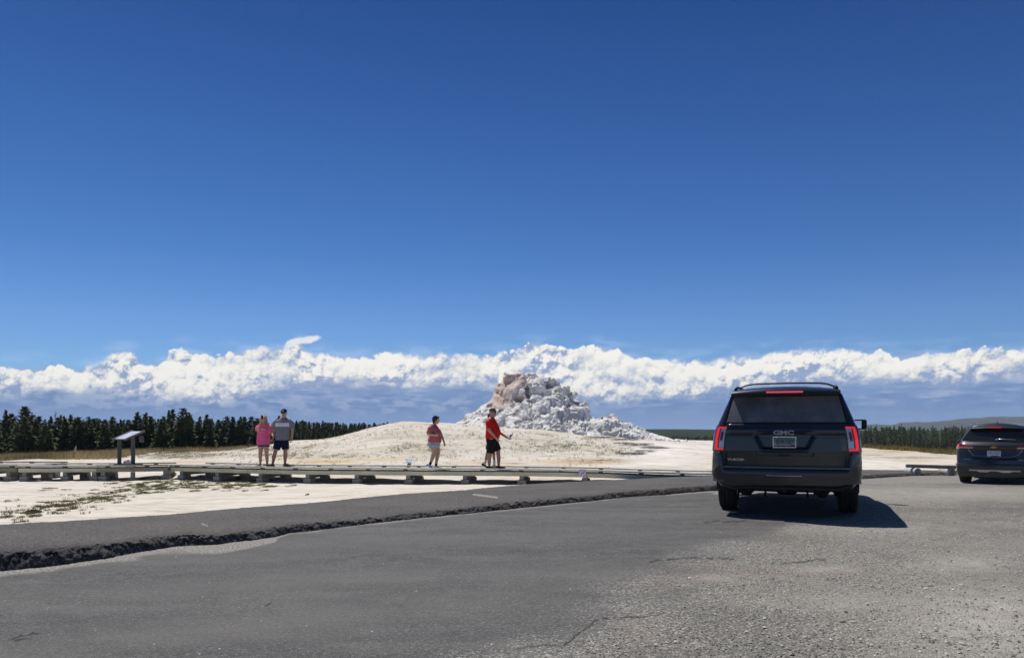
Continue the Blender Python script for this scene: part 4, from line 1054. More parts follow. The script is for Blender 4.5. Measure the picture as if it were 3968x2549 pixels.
# ------------------------------------------------------------------ loose stones on the broken part of the lot
def stones():
    r = np.random.RandomState(3); n = 30000
    inv = r.uniform(1 / 13.5, 1 / 3.6, n); D = 1 / inv; u = r.uniform(-.72, .80, n); X = u * D
    m, dust = lot_mask(X, D)
    ok = (r.rand(n) < np.clip(m, .035, 1) * .8) & (D < D_base(u) - .1)
    X, D, m = X[ok], D[ok], m[ok]; n = len(X)
    s = .003 + .0075 * r.rand(n) ** 3.5 + .010 * (r.rand(n) > .990)
    px_ = CX + X / D * F; s = s * np.interp(px_, [1800, 3968], [.85, 1.25])
    base = np.array([(1, 0, 0), (.5, .87, 0), (-.5, .87, 0), (-1, 0, 0), (-.5, -.87, 0), (.5, -.87, 0), (.55, .1, .6), (-.2, .5, .65), (-.25, -.45, .55)], float)
    V = base[None] * s[:, None, None] * r.uniform(.6, 1.25, (n, 9, 3)); V[..., 2] *= .8
    a = r.uniform(0, 6.28, n); c, q = np.cos(a)[:, None], np.sin(a)[:, None]
    x, y = V[..., 0] * c - V[..., 1] * q, V[..., 0] * q + V[..., 1] * c
    V = np.stack([x + X[:, None], y + D[:, None], V[..., 2] + (lot_z(D) + (fbm(X * .5, D * .5, oct=3, sd=21) - .5) * .05 - .006 * m)[:, None]], -1)
    f = np.array([(0, 1, 6), (1, 2, 7), (1, 7, 6), (2, 3, 7), (3, 4, 8), (3, 8, 7), (4, 5, 8), (5, 0, 6), (5, 6, 8), (6, 7, 8)])
    Fc = (np.arange(n)[:, None, None] * 9 + f[None]).reshape(-1, 3)
    tone = r.rand(n)
    o = mk_np('loose_stones', V.reshape(-1, 3), Fc, grass_mat('stone_chips', [(.10, .097, .09), (.18, .172, .155), (.26, .25, .225), (.36, .345, .31), (.55, .53, .48)]), smooth=False, attrs={'tone': np.repeat(tone, 9)})
    tag(o, 'loose stone chips scattered over the broken grey lot', 'gravel', kind='stuff')
stones()
# ------------------------------------------------------------------ boardwalk
def wood_mat(name, a, b_, axis=(0.6, 6, 6), grey=None):
    m = principled(name, a, .85, spec=.2); g = NT(m.node_tree); b = m.node_tree.nodes['Principled BSDF']
    P = g.n('ShaderNodeTexCoord').outputs['Object']
    n = g.noise(g.vm('MULTIPLY', P, axis), 3.0, 5.0, .65); k = g.noise(P, 1.3, 3.0, .5)
    at = g.n('ShaderNodeAttribute'); at.attribute_name = 'tone'
    c = g.mix(g.mr(n, .32, .68), a, b_)
    c = g.mix(g.mr(k, .4, .65, 0, .45), c, grey or tuple(v * .75 for v in a))
    c = g.mix(g.mr(n, .66, .74, 0, .5), c, (.13, .11, .08))
    g.put(b, 'Base Color', c)
    bp = g.n('ShaderNodeBump'); bp.inputs['Distance'].default_value = .006; bp.inputs['Strength'].default_value = .7
    g.put(bp, 'Height', n); g.t.links.new(bp.outputs[0], b.inputs['Normal'])
    return m
W_RAIL = wood_mat('pale_rail_wood', (.56, .55, .48), (.72, .70, .62))
W_BEAM = wood_mat('treated_beam_wood', (.58, .57, .43), (.74, .70, .56))
W_GREY = wood_mat('grey_weathered_wood', (.26, .245, .20), (.40, .38, .31))
W_DECK = wood_mat('deck_wood', (.30, .285, .25), (.42, .40, .36), (6, .6, 6))
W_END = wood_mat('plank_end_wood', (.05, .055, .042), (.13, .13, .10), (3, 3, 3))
CONC = noisy('concrete', (.30, .28, .235), (.42, .39, .33), 7, .95, .6)
SEG = []
# front edge and rear edge of the deck: (front px, D), (rear px, D)
WALK_F = [(-520, 23.9), (62, 23.55), (374, 23.7), (654, 24.05), (1000, 22.75), (1200, 22.3), (1775, 21.75), (2300, 21.35), (2700, 20.95)]
DZ = .06
def wpt(px, D): return np.array([(px - CX) / F * D, D])
def build_run(pts, width, label, beam_mat, rail_mat, piers, drop=0, low=.30, rear=True, group=None, pier_rear=True, deckz=DZ):
    P = [wpt(*p) for p in pts]
    org = P[0]
    root = empty('boardwalk', (org[0], org[1], 0), label=label, cat='boardwalk', group=group)
    P = [p - org for p in P]
    nrm = []
    for i in range(len(P)):
        a = P[max(i - 1, 0)]; b = P[min(i + 1, len(P) - 1)]; t = (b - a) / np.linalg.norm(b - a); nrm.append(np.array([-t[1], t[0]]))
    rn = random.Random(hash(label) % 1000 if False else len(pts) * 7)
    L = [0]
    for i in range(1, len(P)): L.append(L[-1] + np.linalg.norm(P[i] - P[i - 1]))
    def at(s, off):
        i = max(0, min(len(P) - 2, int(np.searchsorted(L, s) - 1))); t = (s - L[i]) / (L[i + 1] - L[i])
        p = P[i] * (1 - t) + P[i + 1] * t; n = nrm[i] * (1 - t) + nrm[i + 1] * t
        return p + n * off
    tot = L[-1]
    # deck boards lie across; one mesh
    mb = MB(); s = 0.02; ends = MB(); k = 0
    while s < tot - .05:
        w = .138 + rn.uniform(-.004, .004); e = min(s + w, tot)
        oo = rn.uniform(-.012, .012); dz = rn.uniform(-.003, .003)
        a, b = at(s, .0 + oo), at(e, .0 + oo); c, d = at(e, width + rn.uniform(-.012, .012)), at(s, width)
        V = [(*a, deckz - .038 + dz), (*b, deckz - .038 + dz), (*c, deckz - .038 + dz), (*d, deckz - .038 + dz), (*a, deckz + dz), (*b, deckz + dz), (*c, deckz + dz), (*d, deckz + dz)]
        Q = [(0, 3, 2, 1), (4, 5, 6, 7), (0, 1, 5, 4), (1, 2, 6, 5), (2, 3, 7, 6), (3, 0, 4, 7)]
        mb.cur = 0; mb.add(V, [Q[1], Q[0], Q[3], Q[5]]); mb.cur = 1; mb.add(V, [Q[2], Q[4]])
        s = e + .008
    mb.build('deck_boards', [W_DECK, W_END], root, fix=False)
    def rail(off, z0, z1, thick, name, mat, seg=4.2, start=0.0, gap=.006):
        s = start
        while s < tot - .02:
            e = min(s + seg, tot); q = MB(); st = [s] + [l for l in L if s + .05 < l < e - .05] + [e - gap]
            rings = [[Vector((*at(x, off), z0)), Vector((*at(x, off + thick), z0)), Vector((*at(x, off + thick), z1)), Vector((*at(x, off), z1))] for x in st]
            q.loft(rings); q.build(name, mat, root); s = e
    # edge rails sit on spacer blocks above the deck
    rail(-.018, deckz + .022, deckz + .058, .088, 'edge_rail', rail_mat, 3.6, 0)
    if rear: rail(width - .07, deckz + .022, deckz + .058, .088, 'edge_rail', rail_mat, 3.6, -1.2 if False else 0)
    sp = MB(); s = .3
    while s < tot:
        for off in ((.02,) + ((width - .05,) if rear else ())):
            p = at(s, off); sp.box((p[0], p[1], deckz + .011), (.12, .07, .022))
        s += 1.1
    sp.build('rail_spacers', W_END, root)
    # stringers
    rail(.035, deckz - .038 - .115, deckz - .0385, .04, 'beam', beam_mat, 3.05, 0)
    rail(width * .5, deckz - .038 - .11, deckz - .0385, .04, 'beam', W_GREY, 3.05, 0)
    rail(width - .08, deckz - .038 - .115, deckz - .0385, .04, 'beam', W_GREY, 3.05, 0)
    # piers: a cross sill on concrete blocks
    zb = deckz - .155
    for px in piers:
        # find s where the front edge reaches that pixel
        best = min(np.linspace(0, tot, 400), key=lambda q: abs((at(q, 0) + org)[0] / (at(q, 0) + org)[1] * F + CX - px))
        p0, p1 = at(best, .02), at(best, width - .08); d = (p1 - p0) / np.linalg.norm(p1 - p0); ang = math.atan2(d[1], d[0]) - math.pi / 2
        rot = Matrix.Rotation(ang, 3, 'Z'); c = (p0 + p1) / 2; ln = np.linalg.norm(p1 - p0)
        g0 = float(ground_z(np.array([(p0 + org)[0]]), np.array([(p0 + org)[1]]))[0])
        hcr = min(.15, (zb - g0) * .45)
        q = MB(); q.box((c[0], c[1], zb - hcr / 2 - .001), (.12, ln, hcr), rot); q.build('cross_sill', W_GREY, root)
        for e, off in ((p0 + d * .12, 0), (p1 - d * .22, 1)):
            q = MB(); top = zb - hcr - .002
            gz = float(ground_z(np.array([(e + org)[0]]), np.array([(e + org)[1]]))[0]) - .12
            q.box((e[0], e[1], (top + gz) / 2), (.23, .34 if off == 0 else .28, top - gz), rot, bev=.012); q.build('concrete_block', CONC, root)
    if drop:      # the last metres ramp down on to the asphalt path
        bpy.context.view_layer.update()
        x1 = P[-1][0]
        for ch in root.children:
            for v in ch.data.vertices: v.co.z -= drop * float(sstep(x1 - 5.0, x1 - .3, v.co.x))
    return root
G_BW = 'sections of the wooden boardwalk'
build_run([(-520, 23.9), (62, 23.6)], 2.5, 'grey boardwalk section leaving the picture at the left edge', W_GREY, W_GREY, [-330, -120, 30], group=G_BW)
build_run([(68, 23.45), (372, 23.55)], 1.55, 'boardwalk section left of the slanted sign with pale edge rail', W_BEAM, W_RAIL, [92, 250, 362], group=G_BW)
build_run([(375, 23.5), (652, 24.0)], 1.5, 'weathered grey boardwalk section carrying the slanted sign', W_GREY, W_GREY, [398, 640], group=G_BW)
build_run([(657, 24.1), (1000, 22.75), (1200, 22.3), (1775, 21.75), (2300, 21.35), (2450, 21.2), (2705, 20.95), (2800, 20.9)], 1.55, 'long pale boardwalk section the four walkers stand on, ending at the asphalt path', W_BEAM, W_RAIL, [700, 840, 1006, 1190, 1378, 1580, 1800, 2022, 2266, 2500], group=G_BW, drop=.095)

# ------------------------------------------------------------------ slanted information sign on two posts
DARKW = noisy('dark_post_paint', (.085, .080, .078), (.12, .112, .108), 5, .7, .3, stretch=(3, 3, .6))
GREYB = noisy('grey_board', (.12, .11, .105), (.17, .16, .15), 6, .8, .3)
def info_sign():
    D = 24.55; k = F / D
    bx = (492 - CX) / k
    r = empty('information_sign', (bx, D, DZ), label='slanted interpretive panel on two dark wooden posts on the boardwalk', cat='sign')
    X = lambda px: (px - 492) / k
    for px, dy in ((456.5, .10), (524, -.14)):
        q = MB(); h = .80 if dy > 0 else .86
        q.box((X(px), dy, h / 2 + .03), (.065, .11, h - .02), Matrix.Rotation(R(-30), 3, 'Z'), bev=.006); q.build('post', DARKW, r)
        q = MB(); q.box((X(px) + .06, dy + .02, .0325), (.42, .20, .045), Matrix.Rotation(R(-12), 3, 'Z'), bev=.006); q.build('foot_board', GREYB, r)
    # panel: low corner front left, rises towards the back right
    e1 = Vector((.57, -.34, 0)); e2 = Vector((.33, .50, .25)); e1.normalize(); n = e1.cross(e2).normalized()
    o0 = Vector((X(432), .14, 1.27 - (1703 - HY) / k - DZ))
    w, d = .64, .66
    e2 = e2.normalized()
    M = Matrix((e1, e2, n)).transposed()
    c = o0 + e1 * w / 2 + e2 * d / 2
    q = MB(); q.box(tuple(c), (w, d, .03), M, bev=.004); q.build('panel_frame', principled('sign_frame', (.055, .05, .048), .5), r)
    for s in (0, w):
        q = MB(); cc = o0 + e1 * s + e2 * (d / 2) + n * .012; q.box(tuple(cc), (.035, d + .05, .065), M, bev=.004); q.build('side_rail', noisy('sign_side', (.16, .15, .14), (.22, .21, .20), 5, .5), r)
    m = principled('panel_print', (.6, .64, .72), .25, spec=.5, coat=.5)
    g = NT(m.node_tree); b = m.node_tree.nodes['Principled BSDF']; P = g.n('ShaderNodeTexCoord').outputs['Object']
    n1 = g.noise(P, 3.5, 3.0, .5); n2 = g.noise(g.vm('ADD', P, (5, 2, 1)), 5.0, 2.0, .5)
    cc = g.mix(g.mr(n1, .42, .58), (.70, .74, .86), (.80, .81, .86)); cc = g.mix(g.mr(n2, .60, .68, 0, .6), cc, (.62, .52, .38)); cc = g.mix(g.mr(n2, .40, .34, 0, .5), cc, (.42, .47, .62))
    g.put(b, 'Base Color', cc)
    q = MB(); q.box(tuple(c + n * .018), (w - .06, d - .05, .006), M); q.build('printed_panel', m, r)
    # back bracket seen right of the right post
    q = MB(); q.box((X(541), .12, .83), (.035, .16, .20), Matrix.Rotation(R(-30), 3, 'Z')); q.build('bracket', DARKW, r)
info_sign()
def sign_support():
    D = 23.72; X = (511 - CX) / F * D
    r = empty('sign_support', (X, D, -.42), label='short timber post on a concrete block under the slanted sign', cat='support')
    gz = float(ground_z(np.array([X]), np.array([D]))[0])
    q = MB(); q.box((0, .06, .22), (.10, .10, .20)); q.build('timber', W_GREY, r)
    q = MB(); q.box((0, .06, .11), (.20, .16, .02)); q.build('shim', W_BEAM, r)
    q = MB(); q.box((0, .06, .10 - (.52 + (gz + .42) * -1) / 2 + .20 - .2), (.42, .22, .52 + (gz + .42) * -1 if False else .40), bev=.012); q.build('concrete_block', CONC, r)
sign_support()
# crumpled white and red item behind the right post
def bag():
    D = 25.0; X = (498 - CX) / F * D
    r = empty('cloth_bundle', (X, D, DZ + .001), label='crumpled white and red bundle left on the boardwalk beside the right sign post', cat='bag')
    q = MB(); q.ellipsoid((-.03, 0, .075), (.13, .09, .075)); q.ellipsoid((.08, -.02, .07), (.07, .07, .072)); q.ellipsoid((-.12, .0, .10), (.055, .05, .035))
    o = q.build('white_cloth', noisy('white_cloth', (.78, .78, .80), (.62, .63, .67), 20, .9, .6), r); remesh(o, .012, 2)
    q = MB(); q.ellipsoid((.0, -.01, .142), (.085, .05, .018)); q.ellipsoid((-.09, -.03, .13), (.03, .03, .012)); q.build('red_cloth', principled('red_cloth', (.62, .06, .07), .8), r, smooth=True)
    q = MB(); q.box((-.085, -.075, .05), (.06, .03, .09), bev=.01); q.build('dark_strap', principled('dark_strap', (.07, .07, .09), .8), r)
bag()
# small name board behind the boardwalk
WHITE = principled('white_paint', (.80, .82, .80), .45); GREEN = principled('green_letter', (.20, .33, .27), .6)
def name_board():
    D = 24.6; k = F / D; X = (1586 - CX) / k
    gz = float(ground_z(np.array([X]), np.array([D]))[0])
    r = empty('name_board', (X, D, gz), label='small white name board with two lines of green letters behind the boardwalk', cat='sign')
    zt = CAMZ - (1776.5 - HY) / k - gz; zb = CAMZ - (1792.5 - HY) / k - gz
    zc = (zt + zb) / 2
    tilt = Matrix.Rotation(R(-42), 3, 'X'); M = Matrix.Rotation(R(-14), 3, 'Z') @ tilt
    # board leans back so that its face looks up
    Mx = Matrix.Rotation(R(-12), 3, 'Z') @ Matrix.Rotation(R(-45), 3, 'X')
    q = MB(); q.box((.0, 0, zc), (.40, .018, .19), Mx, bev=.004); q.build('board', WHITE, r)
    q = MB(); q.box((-.015, .03, zc - .14), (.11, .04, .36), Matrix.Rotation(R(-12), 3, 'Z') @ Matrix.Rotation(R(-18), 3, 'X') @ Matrix.Rotation(R(8), 3, 'Y')); q.build('post', noisy('brown_post', (.19, .15, .13), (.26, .22, .19), 8, .8), r)
    e = Mx.to_euler()
    for body, off, w in (('White Dome', .042, .32), ('Geyser', -.045, .20)):
        p = Mx @ Vector((0, -.012, off)); rr_ = (Mx @ Matrix.Rotation(R(90), 3, 'X')).to_euler()
        text('lettering', body, .062, GREEN, r, (p.x, p.y, p.z + zc), rr_, .001, w, bold=.001)
name_board()
def dog_sign():
    D = 21.34; k = F / D; X = (2257 - CX) / k; z = CAMZ - (1833 - HY) / k
    r = empty('no_dogs_sign', (X, D, z), label='small square white sign with a dog symbol fixed to the boardwalk edge', cat='sign')
    M = Matrix.Rotation(R(-10), 3, 'X') @ Matrix.Rotation(R(2), 3, 'Y')
    q = MB(); q.box((0, 0, 0), (.205, .012, .215), M, bev=.003); q.build('plate', principled('sign_plate', (.72, .70, .80), .35), r)
    q = MB(); q.box((0, -.0075, 0), (.182, .003, .192), M); q.build('face', principled('sign_face', (.56, .55, .62), .4), r)
    q = MB(); q.box((.012, .035, 0), (.19, .05, .20), M); q.build('mount', principled('sign_mount', (.015, .015, .02), .8), r)
    n = 30; q = MB(); ri, ro = .062, .074
    V = [(math.cos(2 * math.pi * i / n) * ro, -.0105, math.sin(2 * math.pi * i / n) * ro) for i in range(n)] + [(math.cos(2 * math.pi * i / n) * ri, -.0105, math.sin(2 * math.pi * i / n) * ri) for i in range(n)]
    V = [tuple(M @ Vector(v)) for v in V]; q.add(V, [(i, (i + 1) % n, (i + 1) % n + n, i + n) for i in range(n)])
    q.build('ring', principled('faded_red', (.72, .48, .50), .5), r, fix=False)
    q = MB(); disc = [(math.cos(2 * math.pi * i / n) * ri, math.sin(2 * math.pi * i / n) * ri) for i in range(n)]
    q.add([tuple(M @ Vector((a, -.0100, b))) for a, b in disc], [tuple(range(n))]); q.build('disc', principled('sign_disc', (.80, .78, .76), .5), r, fix=False)
    dog = [(-.036, -.042), (-.024, -.042), (-.02, -.012), (.012, -.012), (.018, -.042), (.030, -.042), (.030, .004), (.036, .018), (.052, .016), (.054, .024), (.040, .034), (.034, .046), (.026, .034), (.016, .018), (-.026, .016), (-.034, .010)]
    q = MB(); q.add([tuple(M @ Vector((a - .004, -.0125, b))) for a, b in dog], [tuple(range(len(dog)))]); q.build('dog_symbol', principled('symbol_grey', (.20, .19, .22), .6), r, fix=False)
dog_sign()
# ------------------------------------------------------------------ log barrier at the right
def log_barrier():
    D = 24.9; k = F / D; zg = lot_z(24) + .06
    r = empty('log_barrier', ((3600 - CX) / k, D, zg), label='long grey log resting on short round logs at the far edge of the lot', cat='barrier')
    X = lambda px: (px - 3600) / k; Z = lambda y: CAMZ - (y - HY) / k - zg
    LOGM = noisy('weathered_log', (.15, .14, .13), (.27, .25, .23), 5, .9, .5, stretch=(.5, 5, 5)); PALE = noisy('pale_log', (.42, .41, .38), (.56, .55, .52), 6, .9, .4); ENDM = noisy('log_end', (.24, .22, .21), (.35, .33, .31), 9, .9, .3)
    a = Vector((X(3511), 0, Z(1804))); b = Vector((X(3960), -.5, Z(1815)))
    q = MB(); q.tube([a, a + (b - a) * .3, a + (b - a) * .7, b], [.056, .062, .064, .058], 14); autosmooth(q.build('long_log', LOGM, r))
    for px, zz in ((3540, 1816), (3672, 1818), (3835, 1820)):
        t = MB(); c = Vector((X(px), 0, Z(1804) - .06 - .128 + (1804 - zz + 12) * .002)); t.tube([c + Vector((-.04, .30, 0)), c + Vector((.03, -.22, 0))], [.128, .125], 18); autosmooth(t.build('support_log', PALE, r))
        t = MB(); t.tube([c + Vector((.0305, -.222, 0)), c + Vector((.0315, -.226, 0))], [.10, .098], 18); t.build('log_end', ENDM, r)
log_barrier()
# ------------------------------------------------------------------ people
def skin_mat(n, a, b_): return noisy(n, a, b_, 14, .6, .1, spec=.35)
class Fig:
    """one person, laid out as a skeleton in metres: x to the right of the photo, y away from the viewer, z up"""
    def __init__(s, px, D, dz, label, skin, face=(0, -1), group=None):
        s.D = D; X = (px - CX) / F * D
        s.root = empty('person', (X, D, dz), label=label, cat='person'); s.skin = skin
        s.b = MB(); f = Vector((face[0], face[1], 0)).normalized(); s.f = f; s.r = Vector((-f.y, f.x, 0))   # f forward, r the person's left
    def limb(s, pts, rad, mb=None, n=12, flat=1.0):
        mb = mb or s.b; pts = [Vector(p) for p in pts]
        # round ends
        a, b = pts[0], pts[-1]; d0 = (pts[1] - a).normalized(); d1 = (b - pts[-2]).normalized()
        P = [a - d0 * rad[0] * .85, a - d0 * rad[0] * .45] + pts + [b + d1 * rad[-1] * .45, b + d1 * rad[-1] * .85]
        Rr = [rad[0] * .45, rad[0] * .86] + list(rad) + [rad[-1] * .86, rad[-1] * .45]
        mb.tube(P, Rr, n, flat=flat)
    def stack(s, rings, mb, n=22, cap=True):
        """rings: (centre, half width across, half depth) stacked upwards"""
        out = []
        for c, rx, ry in rings:
            c = Vector(c)
            out.append([c + s.r * (math.cos(2 * math.pi * k / n) * rx) + s.f * (math.sin(2 * math.pi * k / n) * ry) for k in range(n)])
        mb.loft(out, cap)
    def head(s, c, yaw=0.0, pitch=0.0, sz=1.0, neck=None, jowl=0.0):
        M = Matrix.Rotation(yaw, 3, 'Z'); f = M @ s.f; r = M @ s.r; u = Vector((0, 0, 1))
        f, u = (f * math.cos(pitch) + u * math.sin(pitch)), (u * math.cos(pitch) - f * math.sin(pitch))
        s.hf, s.hr, s.hu = f, r, u; c = Vector(c); s.hc = c; s.hs = sz
        rot = Matrix((r, f, u)).transposed()
        s.b.ellipsoid(c + u * .022 * sz, (.074 * sz, .094 * sz, .098 * sz), 20, 14, rot)
        s.b.ellipsoid(c + f * .026 * sz - u * .048 * sz, ((.056 + jowl) * sz, .064 * sz, .068 * sz), 16, 10, rot)
        s.b.ellipsoid(c + f * .052 * sz - u * .098 * sz, (.026 * sz, .026 * sz, .024 * sz), 10, 8, rot)     # chin
        s.b.tube([c + f * .082 * sz + u * .018 * sz, c + f * .106 * sz - u * .016 * sz, c + f * .100 * sz - u * .030 * sz], [.009 * sz, .014 * sz, .012 * sz], 8)  # nose
        for k in (-1, 1): s.b.ellipsoid(c + r * k * .076 * sz - f * .004 * sz - u * .006 * sz, (.010 * sz, .018 * sz, .030 * sz), 8, 6, rot)  # ears
        s.b.ellipsoid(c + f * .076 * sz + u * .030 * sz, (.048 * sz, .018 * sz, .010 * sz), 10, 6, rot)   # brow
        s.b.ellipsoid(c + f * .088 * sz - u * .056 * sz, (.024 * sz, .012 * sz, .010 * sz), 10, 6, rot)   # lips
        if neck is not None: s.limb([neck, c - f * .012 - u * .05], [.062 * sz, .056 * sz])
        s.rot = rot
    def hp(s, a, b, c): return s.hc + s.hr * a * s.hs + s.hf * b * s.hs + s.hu * c * s.hs
    def hand(s, wrist, elbow, palm_n, side=1, curl=.6, spread_=.12, sz=1.0):
        """palm and five bent fingers; palm_n is the direction the palm faces"""
        w = Vector(wrist); d = (w - Vector(elbow)).normalized(); pn = Vector(palm_n); pn = (pn - d * pn.dot(d)).normalized(); lt = d.cross(pn) * side
        L = .088 * sz
        M = Matrix((lt, pn, d)).transposed()
        s.b.ellipsoid(w + d * L * .52, (.040 * sz, .016 * sz, L * .62), 14, 10, M)
        ln = [.066, .076, .071, .056]
        for i in range(4):
            o = w + d * L * (.92 - .03 * abs(i - 1.3)) + lt * (.030 - .0195 * i) * sz
            dd = (d + lt * spread_ * (1.3 - i) * .5).normalized(); p = [o - dd * .02, o]; ang = 0
            for j, fr in enumerate((.45, .31, .24)):
                ang += curl * (.75 + .25 * j) * (.9 + .1 * i)
                q = dd * math.cos(ang) + pn * math.sin(ang); p.append(p[-1] + q * ln[i] * fr * sz)
            s.limb(p, [.0095 * sz, .0095 * sz, .009 * sz, .0082 * sz, .0072 * sz], n=8)
        o = w + d * L * .28 + lt * .030 * sz
        t1 = (lt * .75 + d * .6 + pn * .35).normalized(); t2 = (lt * .25 + d * .8 + pn * .6).normalized()
        s.limb([o, o + t1 * .034 * sz, o + t1 * .034 * sz + t2 * .030 * sz, o + t1 * .034 * sz + t2 * .050 * sz], [.013 * sz, .011 * sz, .010 * sz, .008 * sz], n=8)
    def foot(s, ankle, d, ln=.25, mb=None, hgt=.06, w=.045, lift=0.0, name='shoe', mat=None, solemat=None):
        """shoe with its sole; d is the direction of the toes"""
        a = Vector(ankle); d = Vector(d).normalized(); u = Vector((0, 0, 1)); lt = d.cross(u).normalized(); up = lt.cross(d).normalized()
        base = a - up * (a.z * 0 + hgt + .012)
        q = MB(); rings = []
        for t, ww, hh in ((-.30, .55, .5), (-.27, .85, .95), (-.15, .95, 1.25), (0.0, .95, 1.35), (.15, .95, 1.05), (.35, 1.05, .80), (.55, 1.1, .68), (.68, .85, .52), (.74, .45, .32)):
            c = base + d * ln * t; H = hgt * hh * 1.0
            ring = [c + lt * (math.cos(math.pi * 2 * k / 14) * w * ww) + up * (H * .5 + math.sin(math.pi * 2 * k / 14) * H * .5 + .012) for k in range(14)]
            rings.append(ring)
        q.loft(rings); o = q.build(name, mat, s.root, smooth=True)
        if solemat is not None:
            q = MB(); rings = []
            for t, ww in ((-.32, .5), (-.30, .9), (-.15, 1.0), (.1, .95), (.35, 1.12), (.6, 1.05), (.72, .75), (.77, .35)):
                c = base + d * ln * t
                rings.append([c + lt * (x * w * ww) + up * z for x, z in ((-1.04, .0), (1.04, .0), (1.08, .022), (-1.08, .022))])
            q.loft(rings); q.build('sole', solemat, o)
        return o
    def finish(s, vox=.0085):
        o = s.b.build('body', s.skin, s.root); remesh(o, vox, 2); return o
    def cloth(s, mb, name, mat, vox=.012, wr=.006, sm=3, parent=None, seed=1):
        o = mb.build(name, mat, parent or s.root); remesh(o, vox, sm)
        me = o.data; n = len(me.vertices); co = np.empty(n * 3, np.float32); no = co.copy()
        me.vertices.foreach_get('co', co); me.vertices.foreach_get('normal', no); co = co.reshape(-1, 3).astype(float); no = no.reshape(-1, 3)
        w = (fbm(co[:, 0] * 9 + seed, co[:, 1] * 9, co[:, 2] * 7, 3, seed) - .5) * 2
        fold = np.sin(co[:, 2] * 38 + 9 * vnoise(co[:, 0] * 6, co[:, 1] * 6, co[:, 2] * 6, seed + 3)) * .25
        me.vertices.foreach_set('co', (co + no * ((w + fold) * wr)[:, None]).astype(np.float32).ravel()); me.update()
        me.materials.clear(); me.materials.append(mat)
        return o
    def cap(s, mat, brim_mat=None, fwd=1.0, logo=None):
        q = MB(); V = []; n = 20
        rings = []
        for t in np.linspace(0, 1, 8):
            a = t * math.pi / 2; rr_ = math.cos(a)
            rings.append([s.hp(.090 * rr_ * math.cos(2 * math.pi * k / n), .108 * rr_ * math.sin(2 * math.pi * k / n) - .004, .045 + .090 * math.sin(a)) for k in range(n)])
        q.loft(rings); c = q.build('cap', mat, s.root, smooth=True)
        q = MB(); m = 12; top = []; 
        for i in range(m + 1):
            a = math.pi * i / m; x = .076 * math.cos(a)
            top.append((x, .070 + .03 * math.sin(a) , .090 * 0 + .050)); 
        inner = [s.hp(x, y, z) for x, y, z in top]
        outer = [s.hp(.074 * math.cos(math.pi * i / m), .085 + .095 * fwd * math.sin(math.pi * i / m) ** .7, .042 - .012 * math.sin(math.pi * i / m)) for i in range(m + 1)]
        V = inner + outer + [p - s.hu * .006 for p in inner] + [p - s.hu * .006 for p in outer]; k = m + 1
        Fc = []
        for i in range(m): Fc += [(i, i + 1, k + i + 1, k + i), (2 * k + i, 3 * k + i, 3 * k + i + 1, 2 * k + i + 1), (k + i, k + i + 1, 3 * k + i + 1, 3 * k + i)]
        q.add(V, Fc); q.build('brim', brim_mat or mat, c, smooth=True)
        if logo is not None:
            q = MB(); pts = [s.hp(.026 * math.cos(2 * math.pi * i / 14), .108 - .030 * (1 + math.sin(2 * math.pi * i / 14)) * .55, .082 + .024 * math.sin(2 * math.pi * i / 14)) for i in range(14)]
            q.add(pts, [tuple(range(14))]); q.build('badge', logo, c, fix=False)
        return c
    def glasses(s, mat):
        q = MB()
        for k in (-1, 1):
            q.ellipsoid(s.hp(.030 * k, .092, .014), (.024 * s.hs, .010 * s.hs, .018 * s.hs), 12, 8, s.rot)
            q.tube([s.hp(.054 * k, .086, .020), s.hp(.078 * k, .03, .020), s.hp(.080 * k, -.01, .016)], .004, 6)
        q.tube([s.hp(-.01, .102, .018), s.hp(.01, .102, .018)], .004, 6)
        q.build('sunglasses', mat, s.root, smooth=True)
    def eyes(s):
        q = MB()
        for k in (-1, 1): q.ellipsoid(s.hp(.030 * k, .086, .012), (.013, .008, .006), 8, 6, s.rot)
        q.build('eyes', principled('eye_dark', (.05, .04, .035), .3), s.root, smooth=True)

SKIN_A = skin_mat('skin_ruddy', (.42, .22, .15), (.50, .28, .20)); SKIN_B = skin_mat('skin_light', (.52, .31, .22), (.60, .38, .28)); SKIN_C = skin_mat('skin_tan', (.40, .23, .15), (.47, .28, .19))
BLK = principled('black_plastic', (.012, .012, .014), .25)
def fabric(n, a, k=.82, rough=.9): return noisy(n, a, tuple(v * k for v in a), 16, rough, .35, spec=.12, bdist=.004)

